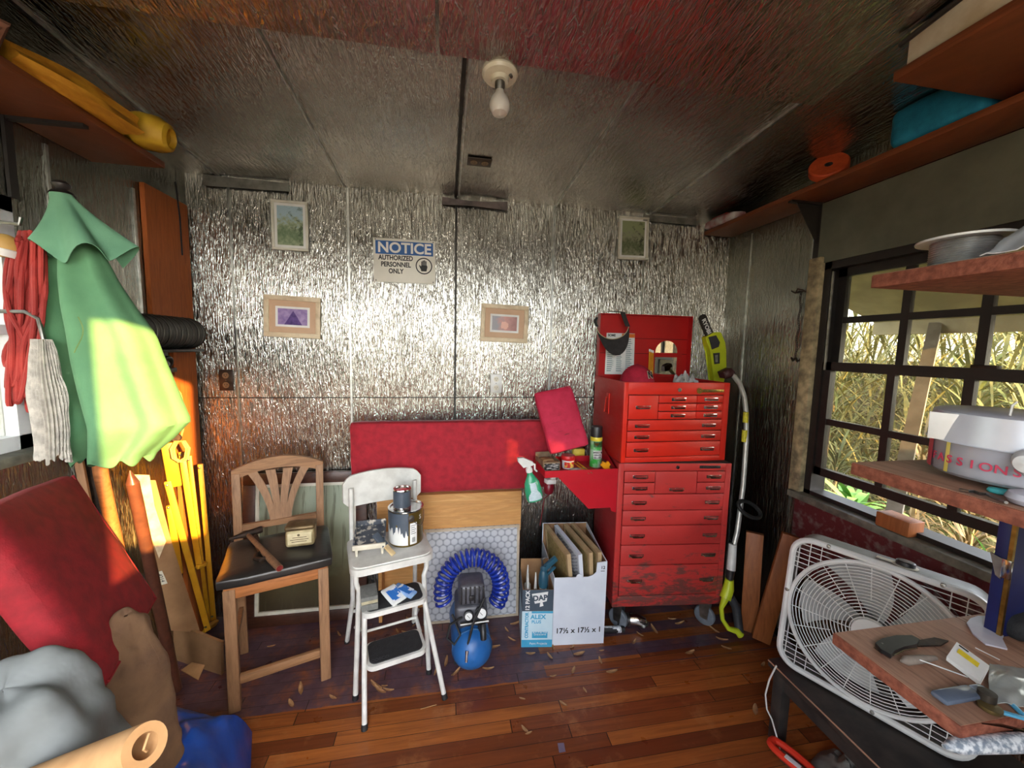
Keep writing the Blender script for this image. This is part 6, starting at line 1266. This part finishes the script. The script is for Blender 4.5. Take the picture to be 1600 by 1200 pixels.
b = MB(); b.lathe([(.0001, .004), (.009, .006), (.008, .016), (.0001, .018)], c_, (.8, -.55, -.1), 12); part('centre_boss', b, M_black, t)
b = MB(); b.box((-1.31, 1.50, LT), (-1.21, 1.74, LT + .07), bev=.006); one('black_case', b, M_blackplastic, 'flat black case at the back of the shelf behind the golden tarp', 'case')
b = MB(); b.tube([(-1.20, 1.05, LT + .05), (-1.16, 1.2, LT + .075), (-1.12, 1.33, LT + .078)], .002, 6); one('wire_rod', b, M_steel, 'thin bright wire rod reaching from the rope tangle to the golden tarp', 'rod')
# tall board in the corner, duct and clamp in front of it
b = MB(); b.prism([(XL + .002, 2.03, 1.62), (XL + .002, 2.03, 2.29), (XL + .002, 2.32, 2.29), (XL + .002, 2.32, 0), (XL + .002, 2.15, 0), (XL + .002, 2.15, 1.62)], (.02, 0, 0)); one('corner_board', b, M_brownboard, 'tall orange brown board standing against the wall in the corner', 'board')
b = MB(); b.tube([(-1.29, 2.2, 2.36), (-1.285, 2.21, 2.2), (-1.29, 2.22, 2.02)], .004, 6); one('black_wire', b, M_ink, 'short black wire hanging down over the corner board', 'wire')
t = thing('flexible_duct', 'ribbed dark grey duct roll against the corner board behind the umbrella', 'duct', (-1.23, 1.98, 1.55))
d0, d1 = V((-1.235, 1.80, 1.632)), V((-1.225, 2.13, 1.632)); pf = []
for k in range(22): pf += [(.066, k * .0155), (.0705, k * .0155 + .006)]
b = MB(); b.lathe([(.0001, 0)] + pf + [(.0001, .335)], d0, d1 - d0, 28); part('duct_skin', b, mat('grey duct skin', S(84, 84, 78), S(64, 64, 60), 14, .5, .4), t)
for k in range(9):
    b = MB(); c = d0.lerp(d1, (k + .5) / 9); ax = (d1 - d0).normalized(); u_ = ax.orthogonal().normalized(); w_ = ax.cross(u_); b.tube([c + (u_ * math.cos(a_) + w_ * math.sin(a_)) * .0725 for a_ in [6.28319 * i / 28 for i in range(28)]], .0025, 5, closed=True); part('wire_ring', b, M_steel, t)
b = MB(); b.box((XL + .022, 1.82, 1.545), (-1.16, 2.12, 1.558), bev=.002); b.box((XL + .022, 2.06, 1.43), (XL + .03, 2.10, 1.55)); part('holder', b, M_black, t)
t = thing('pipe_clamp', 'black metal clamp hanging under the duct beside the umbrella', 'clamp', (-1.26, 1.97, 1.42))
b = MB(); c = V((-1.25, 1.99, 1.49)); b.tube([c + V((.01 * math.sin(a_), .035 * math.cos(a_), .03 * math.sin(a_))) for a_ in [6.28319 * k / 14 for k in range(14)]], .009, 8, closed=True); b.beam(c + V((0, -.06, -.035)), c + V((0, .06, -.03)), .02, .02, bev=.003); part('jaw', b, M_black, t)
b = MB(); b.lathe([(.012, -.012), (.012, .012), (.006, .014), (.0001, .014)], c, (1, -.5, 0), 14); part('clamp_screw', b, M_steel, t)
b = MB(); b.beam(c + V((-.02, .04, -.06)), c + V((.01, -.05, -.065)), .012, .014, bev=.002); part('lever', b, M_black, t)

# green umbrella
UY = 1.45
rows_ = [(322, 86, 108), (345, 82, 120), (375, 75, 142), (400, 70, 160), (440, 66, 180), (480, 65, 206), (520, 68, 234), (560, 72, 248), (600, 79, 264), (640, 88, 280), (662, 93, 289), (690, 100, 262), (708, 104, 240), (722, 108, 224)]
W_ = [(aY(l, y, UY).x, aY(r, y, UY).x, aY((l + r) / 2, y, UY).z) for y, l, r in rows_]
def urow(v):
    f_ = v * (len(W_) - 1); i = min(int(f_), len(W_) - 2); k = f_ - i; return [W_[i][j] * (1 - k) + W_[i + 1][j] * k for j in range(3)]
M_green = mat('faded green canvas', S(98, 148, 106), S(80, 128, 92), 6, .85, 0, .15, 260, detail=6)
t = thing('patio_umbrella', 'folded green canvas patio umbrella leaning by the red rope hank', 'umbrella', (-1.10, UY, 0))
def canopy(u, v):
    xl_, xr_, z = urow(v); a_ = 6.28319 * u; hw = (xr_ - xl_) / 2; xc = (xl_ + xr_) / 2
    pl = 1 + (.10 + .16 * v) * math.cos(7 * a_ + 1.0 + .6 * v); dep = hw * .52 + .012
    x = xc - hw * math.cos(a_) * (1 - (.04 + .05 * v) * (1 - math.cos(7 * a_ + 1 + .6 * v)) * .5); y = UY - dep * math.sin(a_) * pl + .02 * v
    y += .075 * min(1, v * 2) * math.exp(-((x - (xl_ + .25 * 2 * hw)) / .022) ** 2) * (1 if math.sin(a_) > 0 else 0)
    return (max(x, XL + .03), y, z + (.012 * math.sin(9 * a_) if v > .97 else 0))
b = MB(); b.sheet(canopy, 96, 40); part('canopy', b, M_green, t)
def vent(u, v):
    a_ = 6.28319 * u; z0_ = aY(97, 304, UY).z; z1_ = aY(115, 398, UY).z; z = z0_ + (z1_ - z0_) * v; xc = aY(97, 306, UY).x + .058 * v
    r = .022 + .075 * v ** 1.25; f_ = 1 + .20 * v * math.cos(5 * a_ + 2.2)
    return (max(XL + .02, xc - r * 1.12 * f_ * math.cos(a_)), UY - r * .85 * f_ * math.sin(a_) - .004, z + .026 * v * math.cos(5 * a_ + 2.2) + .012 * v * math.cos(2 * a_))
b = MB(); b.sheet(vent, 72, 12, .0015); part('vent_flap', b, mat('sun bleached green canvas', S(112, 162, 128), S(92, 142, 112), 6, .85, 0, .15, 260), t)
q = aY(97, 302, UY); b = MB(); b.lathe([(.030, -.004), (.024, .004), (.012, .010), (.020, .018), (.022, .026), (.012, .036), (.0001, .038)], q, seg=18); part('finial', b, M_black, t)
p_ = aY(158, 742, UY + .02); b = MB(); b.tube([q - V((0, 0, .01)), p_, p_ + (p_ - q) * ((0 - p_.z) / (p_.z - q.z)) * -1 if False else V((p_.x - .03, UY + .22, 0))], .019, 12); part('pole', b, M_orangewood, t)
b = MB(); pts = [aY(122 + 8 * math.sin(k * .5), 495 + k * 7, UY - .125) for k in range(9)]; b.tube(pts, .0018, 5); part('tie_cord', b, mat('green tie cord', S(120, 150, 90), S(100, 130, 74), 9, .8), t)
# red rope hank: one long rope looped up and down
rr = random.Random(9); pts = []
hook = V((-1.295, 1.405, 1.925))
def px3(px, py, y): return aY(px, py, y)
n = 21
for k in range(n):
    f_ = k / (n - 1); xt = 14 + 56 * f_; xb = 8 + 58 * rr.random(); yb_ = rr.uniform(560, 640) if k % 3 else rr.uniform(600, 645); dd1 = 1.40 + .05 * rr.random()
    for (px, py) in ((xt * .8 + 12, 368 + rr.uniform(-8, 10)), (xt + rr.uniform(-4, 4), 420), (xt * .9 + rr.uniform(-5, 5), 480), (xb + rr.uniform(-6, 6), 540), (xb, yb_), (xb + 10, yb_ - 18), (xt * .9 + rr.uniform(-6, 6) + 4, 500), (xt + 3, 430)): pts.append(px3(min(72 - max(0, py - 440) * .10, max(2, px)), py, dd1 + rr.uniform(-.012, .012)))
sm = []
for i in range(len(pts) - 1):
    p0, p1, p2, p3 = pts[max(0, i - 1)], pts[i], pts[i + 1], pts[min(len(pts) - 1, i + 2)]
    for k in range(5):
        u = k / 5; sm.append(.5 * ((2 * p1) + (p2 - p0) * u + (2 * p0 - 5 * p1 + 4 * p2 - p3) * u * u + (3 * p1 - p0 - 3 * p2 + p3) * u ** 3))
t = thing('red_rope_hank', 'hank of faded red rope hanging between the small window and the umbrella', 'rope', (-1.27, 1.42, 1.37))
for p in sm: p.x = max(p.x, XL + .012)
b = MB(); b.tube(sm, .0064, 7); part('looped_rope', b, mat('brick red rope', S(172, 56, 48), S(130, 34, 32), 9, .8, 0, .3, 220), t)
b = MB(); b.tube([V((XL, 1.43, 1.945)), V((-1.29, 1.42, 1.935)), V((-1.24, 1.41, 1.93)), V((-1.235, 1.41, 1.95))], .005, 8); part('wall_hook', b, M_steel, t)
q = px3(7, 384, 1.40); t = thing('wooden_float', 'round wooden float with a white end hanging on the red rope hank', 'float', q)
b = MB(); b.ball(q, .034, 20); part('ball', b, mat('yellowed wood', S(206, 168, 96), S(184, 144, 76), 12, .55), t)
b = MB(); b.lathe([(.030, -.02), (.033, -.012), (.033, .0), (.026, .008)], q - V((0, 0, .012)), (.2, .1, 1), 18); part('white_band', b, M_white, t)
# string mop
t = thing('string_mop', 'grey white string mop head hanging between the red rope and the umbrella', 'mop', (-1.245, 1.47, 1.2))
b = MB(); rr = random.Random(2)
def mopf(u, v):
    C_ = aY(65 + 19 * v, 530 + 186 * v, 1.385); z = C_.z; xc = C_.x; a_ = 6.28319 * u; r = (.020 + .016 * min(1, v * 2.5)) * (1 + .16 * math.cos(26 * a_ + 2 * math.sin(v * 7))) ; wob = .006 * NZ.noise(V((math.cos(a_) * 2, math.sin(a_) * 2, v * 5)))
    return (xc + (r + wob) * 1.05 * math.cos(a_), 1.385 + (r + wob) * .7 * math.sin(a_), z - (.028 * NZ.noise(V((a_ * 3, 0, 4))) if v > .95 else 0))
b.sheet(mopf, 200, 30); part('strings', b, mat('grey mop cotton', S(196, 192, 182), S(160, 156, 148), 40, .95, 0, .4, 200), t)
b = MB(); q = aY(70, 530, 1.385); b.tube([q - V((0, 0, .02)), q + V((-.01, 0, .06)), q + V((-.05, .01, .08)), V((XL, 1.40, q.z + .08))], .006, 8); part('hanger', b, M_steel, t)
# yellow folding stand
M_yel = mat('yellow enamel', S(214, 158, 40), S(194, 136, 28), 9, .4)
t = thing('yellow_stand', 'folded yellow metal stand of flat bars leaning in the corner by the chair', 'stand', (-1.25, 2.15, 0))
def bar(p0, p1, y0, y1, nm='bar', w_=.026, d_=.016):
    a, c = aY(*p0, y0), aY(*p1, y1)
    for q in (a, c): q.x = max(q.x, XL + .045)
    b = MB(); b.beam(a, c, d_, w_, up=(.5, -1, 0), bev=.002); o = part(nm, b, M_yel, t)
    for q in (a.lerp(c, .02), a.lerp(c, .97)):
        b = MB(); b.lathe([(.006, 0), (.004, .003), (.0001, .004)], q + V((0, -.011, 0)), (.4, -1, 0), 10); part('rivet', b, M_steel, o)
bar((262, 752), (325, 984), 2.0, 2.12); bar((284, 706), (312, 888), 2.08, 2.12); bar((313, 725), (334, 968), 2.14, 2.20, w_=.022); bar((258, 790), (281, 896), 2.02, 2.06); bar((296, 712), (326, 970), 2.15, 2.2, w_=.018)
b = MB(); a, c = aY(320, 984, 2.11), aY(338, 972, 2.2); b.beam(a, c, .02, .03, up=(.5, -1, 0), bev=.003); part('link', b, M_yel, t); b = MB(); a, c = aY(308, 886, 2.1), aY(322, 880, 2.15); b.beam(a, c, .022, .02, up=(.5, -1, 0), bev=.003); part('link', b, M_yel, t)
b = MB(); a, c = aY(262, 692, 2.0), aY(274, 760, 2.02); a.x = max(a.x, XL + .04); c.x = max(c.x, XL + .05); b.beam(a, c, .02, .05, up=(.5, -1, 0), bev=.004); part('top_plate', b, M_yel, t)
b = MB(); b.lathe([(.0001, 0), (.018, 0), (.018, .02), (.0001, .02)], aY(277, 684, 2.0), (.3, -1, .2), 14); part('pivot_knob', b, M_rust, t)
pts = [aY(278 + 13 * math.sin(k * .9) + k * .25, 705 + 17 * math.cos(k * .9), 1.965 + .002 * (k % 5)) for k in range(30)]
b = MB(); b.tube(pts, .0042, 6); one('coiled_cord', b, mat('yellowish cord', S(206, 172, 104), S(184, 148, 84), 20, .7), 'thin yellowish cord coiled over the top of the yellow stand', 'cord')
pts = [aY(268, 596, 2.05), aY(282, 615, 2.05), aY(289, 640, 2.05), aY(288, 664, 2.05), aY(281, 690, 2.02)]
for p in pts: p.x = max(p.x, XL + .03)
b = MB(); b.tube(pts, .004, 6); one('cord_loop', b, bpy.data.materials['yellowish cord'], 'single loop of yellowish cord against the corner board', 'cord')
# long dark pole, stakes, cardboard
a, c = aY(203, 735, 1.70), V((-1.205, 1.80, 0.0)); c = aZ(276, 1078, .0); a.x = max(a.x, XL + .05)
t = thing('dark_pole', 'dark round wooden pole with a pointed tip leaning in front of the cardboard strip', 'pole', c)
b = MB(); d = a - c; b.tube([c, a - d * .05], .021, 12); part('shaft', b, mat('copper brown varnish', S(104, 62, 46), S(78, 46, 36), 20, .35), t)
b = MB(); b.tube([a - d * .05, a - d * .035, a], [.022, .016, .002], 12); part('pointed_tip', b, bpy.data.materials['copper brown varnish'], t)
for k, (p0, p1, y0) in enumerate((((112, 720), (150, 900), 1.62), ((126, 715), (170, 900), 1.66), ((140, 712), (190, 905), 1.70))):
    a, c = aY(*p0, y0), aY(*p1, y0 + .05); a.x = max(a.x, XL + .02); c.x = max(c.x, XL + .02); c = a + (c - a) * (a.z / (a.z - c.z))
    c.x = max(c.x, XL + .02)
    b = MB(); b.beam(a, c, .014, .022, up=(.3, -1, 0)); one('wooden_stake', b, M_oldwood if k != 1 else M_rust, ['thin wooden stake below the mop, nearest the mop strings', 'darker stake between two wooden stakes under the umbrella hem', 'thin wooden stake under the umbrella hem, nearest the umbrella pole'][k], 'stake', 'stakes below the umbrella')
t = thing('cardboard_strip', 'long cardboard strip with torn pale paper leaning beside the dark pole', 'cardboard', aZ(312, 1010, 0))
P_ = [aY(182, 752, 1.88), aY(236, 752, 1.93), aY(262, 850, 1.98), aY(306, 988, 2.02), aY(262, 985, 1.98), aY(222, 870, 1.93)]
for p in P_: p.x = max(p.x, XL + .012)
b = MB(); b.prism(P_, (.01, .012, 0)); part('card', b, M_card, t)
P2 = [aY(183, 742, 1.86), aY(232, 742, 1.90), aY(240, 790, 1.92), aY(258, 845, 1.95), aY(247, 872, 1.945), aY(232, 840, 1.93), aY(218, 775, 1.90), aY(190, 782, 1.875)]
for p in P2: p.x = max(p.x + .004, XL + .022)
b = MB(); b.prism(P2, (.003, -.005, 0)); part('torn_paper', b, mat('cream torn paper', S(226, 206, 170), S(190, 166, 130), 22, .8, 0, .6, 40), t)
a = aY(254, 901, 1.965); a.x = max(a.x + .004, XL + .03); m_ = frame(a + V((-.002, -.010, 0)), aY(263, 916, 1.97) - aY(251, 889, 1.96), V((.2, 0, .1))); b = MB(); b.box((-.035, -.014, 0), (.035, .014, .0012), m_); o = part('sticker', b, M_cream, t)
text('sticker_lettering', '4214', m_ @ MX.Translation((0, 0, .0014)), .022, M_ink, o)
b = MB(); q0, q1 = aZ(276, 1032, .0), aZ(346, 1055, .0); q2, q3 = aY(346, 1004, q1.y + .02), aY(266, 972, q0.y + .03); b.prism([q0, q1, q2, q3], (.004, .012, 0)); one('cardboard_flap', b, M_card, 'plain cardboard piece standing on the floor between the yellow stand and the chair leg', 'cardboard')
b = MB(); q = aZ(300, 1050, .0); b.prism([aZ(283, 1048, .001), aZ(310, 1063, .001), aZ(320, 1040, .02), aZ(300, 1036, .03)], (0, 0, .004)); one('torn_scrap', b, M_kraft, 'torn paper scrap on the floor at the foot of the dark pole', 'paper')

# red seat cushions, covers, tarp and paper roll heaped by the small window
T0 = aY(116, 735, 1.38); R0 = aY(251, 935, 1.405); wd = V((.37, -.93, .11)).normalized()
cmx = frame(T0, R0 - T0, wd); TL_ = (R0 - T0).length
t = thing('seat_cushion', 'large dull red square seat cushion tipped up on the grey cover', 'cushion', cmx @ MX.Translation((TL_ / 2, .23, 0)))
sg = 1 if (cmx.to_3x3() @ V((0, 0, 1))).z < 0 else -1
b = MB(); b.pad((0, 0, 0 if sg == 1 else -.075), (TL_, .46, .075 if sg == 1 else 0), cmx, .03, .012, 14, .005, 2); part('cushion_body', b, M_redcloth2, t)
b = MB(); b.tube([cmx @ V(p) for p in ((.012, .012, .006 * sg), (TL_ - .012, .012, .006 * sg), (TL_ - .012, .44, .006 * sg))], .004, 6); part('piping', b, M_redcloth2, t)
c_ = aY(-6, 790, 1.36); b = MB(); b.pad((-.05, -.22, -.25), (.03, .14, .075), MX.Translation((-1.255, 1.15, 1.06)), .03, .01, 10, .005, 5); one('seat_cushion', b, M_redcloth2, 'second dull red cushion standing behind the large one beneath the small window', 'cushion')
def mound(name, label, cat, c, rx, ry, z0, z1, m, seed, fold=.05, pw=2.4, nf=4):
    b = MB()
    def f(u, v):
        a = u * 6.28319; n1 = NZ.noise(V((math.cos(a) * 1.5 + seed, math.sin(a) * 1.5, 0))); n2 = NZ.noise(V((math.cos(a) * v * 3 + seed, math.sin(a) * v * 3, 3)))
        ridge = math.cos(nf * a + seed + 2 * v) * v
        r = (v ** .8) * (1 + .18 * n1 + .07 * ridge); z = z0 + (z1 - z0) * max(0, 1 - v ** pw) + fold * n2 * (1 - v ** 3) + fold * .5 * ridge * (1 - v)
        x_ = c[0] + rx * r * math.cos(a)
        q = V((x_ * 7 + seed, (c[1] + ry * r * math.sin(a)) * 7, z * 9)); k = .022 * abs(NZ.noise(q)) + .010 * NZ.noise(q * 2.3)
        return (max(XL + .012, x_ + k * .8 * math.cos(a)), c[1] + ry * r * math.sin(a) + k * .8 * math.sin(a), max(z0 + .001, z + (k * .7 if v < .95 else 0)))
    b.sheet(f, 110, 48, .003); return one(name, b, m, label, cat)
M_tarp = mat('blue tarp', S(34, 88, 190), S(24, 70, 164), 12, .3, 0, .6, 14)
b = MB(); tp_ = [(-1.0, 1.57), (-.77, 1.585), (-.62, 1.22), (-.66, .72), (-1.28, .72)]
cxy = V((sum(p[0] for p in tp_) / 5, sum(p[1] for p in tp_) / 5, 0))
def tarpf(u, v):
    f_ = u * 5; i = int(f_) % 5; k = f_ - int(f_); p = V((*tp_[i], 0)).lerp(V((*tp_[(i + 1) % 5], 0)), k); q = cxy.lerp(p, v ** .7)
    z = .004 + .30 * (1 - v ** 2.2) + (.045 * NZ.noise(V((q.x * 7, q.y * 7, 3))) + .02 * NZ.noise(V((q.x * 19, q.y * 19, 8)))) * (1 - v ** 4)
    z += .12 * math.exp(-((q.x + 1.0) ** 2 + (q.y - 1.55) ** 2) / .02) * (1 - v ** 8 * .5)
    return (q.x, q.y, max(.003, z))
b.sheet(tarpf, 70, 22, .003); one('blue_tarp', b, M_tarp, 'blue plastic tarp bunched on the floor by the chair leg', 'tarp', smooth=60)
M_brown = mat('brown blanket', S(128, 98, 70), S(92, 68, 52), 7, .95, 0, .5, 60)
mound('brown_blanket', 'brown blanket with a striped end hanging in folds beside the large red cushion', 'blanket', (-.835, 1.12, .12), .08, .11, .40, .86, M_brown, 4, .07, 2.0)
M_cover = mat('grey cover cloth', S(116, 122, 124), S(98, 103, 103), 5, .8, 0, .9, 9, (1, 2.2, 1.4))
mound('grey_cover', 'grey fitted cover heaped over the lower corner of the large red cushion', 'cover', (-.80, .80, .12), .225, .21, .15, .955, M_cover, 7, .085, 2.6, 5)
a = aY(227, 1165, .62); c = aY(60, 1228, .70); d = (c - a).normalized()
t = thing('paper_roll', 'roll of brown kraft paper lying across the front of the grey cover', 'roll', (a + c) / 2 - V((0, 0, .03)))
b = MB(); b.lathe([(.017, 0), (.030, 0), (.0305, .004), (.0305, (c - a).length + .15), (.017, (c - a).length + .15), (.017, 0)], a, d, 28); part('rolled_paper', b, M_kraft, t)
b = MB(); b.tube([a - d * .001 + V((0, .008, .012)), a + V((-.0, -.004, -.002)), a + V((0, .002, -.012))], .002, 5); part('loose_inner_end', b, M_kraft, t)

# ------------------------------------------------------------------ dry leaves on the floor
M_leaf = mat('dry leaf', S(184, 140, 96), S(132, 94, 62), 30, .8)
rr = random.Random(21); LS = [(829, 1022), (859, 1026), (864, 1011), (894, 1011), (938, 1033), (940, 1017), (991, 1004), (864, 1057), (896, 1048), (816, 1092), (820, 1140), (826, 1146), (914, 1079), (1135, 1013), (1192, 1039), (601, 1072), (594, 1080), (607, 1079), (588, 1073), (680, 1052), (763, 1046), (697, 1036), (712, 1052), (530, 992), (470, 1078), (621, 987), (648, 976), (638, 990), (756, 996), (770, 1012), (800, 1000), (792, 985), (806, 975), (640, 968), (1000, 992), (1022, 985), (1050, 968), (1062, 975), (1115, 985), (1128, 1000), (1078, 1020), (956, 1050), (905, 1022), (455, 1100), (520, 1090), (1180, 1110), (424, 1010), (880, 1100)]
base_leaf = None
for k, (px, py) in enumerate(LS):
    p = aZ(px, py, .002); L_ = rr.uniform(.022, .040)
    if k % 8 == 0:
        b = MB(); w_ = rr.uniform(.16, .26); cu = rr.uniform(.1, .3)
        b.sheet(lambda u, v: (L_ * (2 * u - 1), L_ * w_ * 1.3 * math.sin(math.pi * (.04 + .92 * u)) ** .8 * (2 * v - 1), L_ * (cu * (2 * v - 1) ** 2 * .5 + cu * (2 * u - 1) ** 2) + .001), 10, 4, .0006)
        o = link('dry_leaf', b, M_leaf); base_leaf = o
    else:
        o = base_leaf.copy(); COL.objects.link(o); o.scale = (rr.uniform(.55, 1.05),) * 3
    o.location = p; o.rotation_euler = (0, 0, rr.uniform(0, 6.28)); tag(o, 'dry brown leaf lying loose on the wooden floor', 'leaf', 'dry leaves on the floor')
b = MB(); p0, p1 = aZ(657, 1108, .002), aZ(682, 1101, .002); b.beam(p0, p1, .002, .002); one('splinter', b, M_kraft, 'pale splinter of wood on the floor before the stool foot', 'splinter')
b = MB(); q = aZ(877, 1168, .0005); b.prism([q + V((-.014, -.018, 0)), q + V((.012, -.018, 0)), q + V((.016, .016, 0)), q + V((-.010, .018, 0))], (0, 0, .001)); one('paint_flake', b, mat('lilac paint flake', S(124, 110, 128), S(110, 96, 116), 10, .6), 'lilac paint flake lying on the bare floor boards', 'flake')
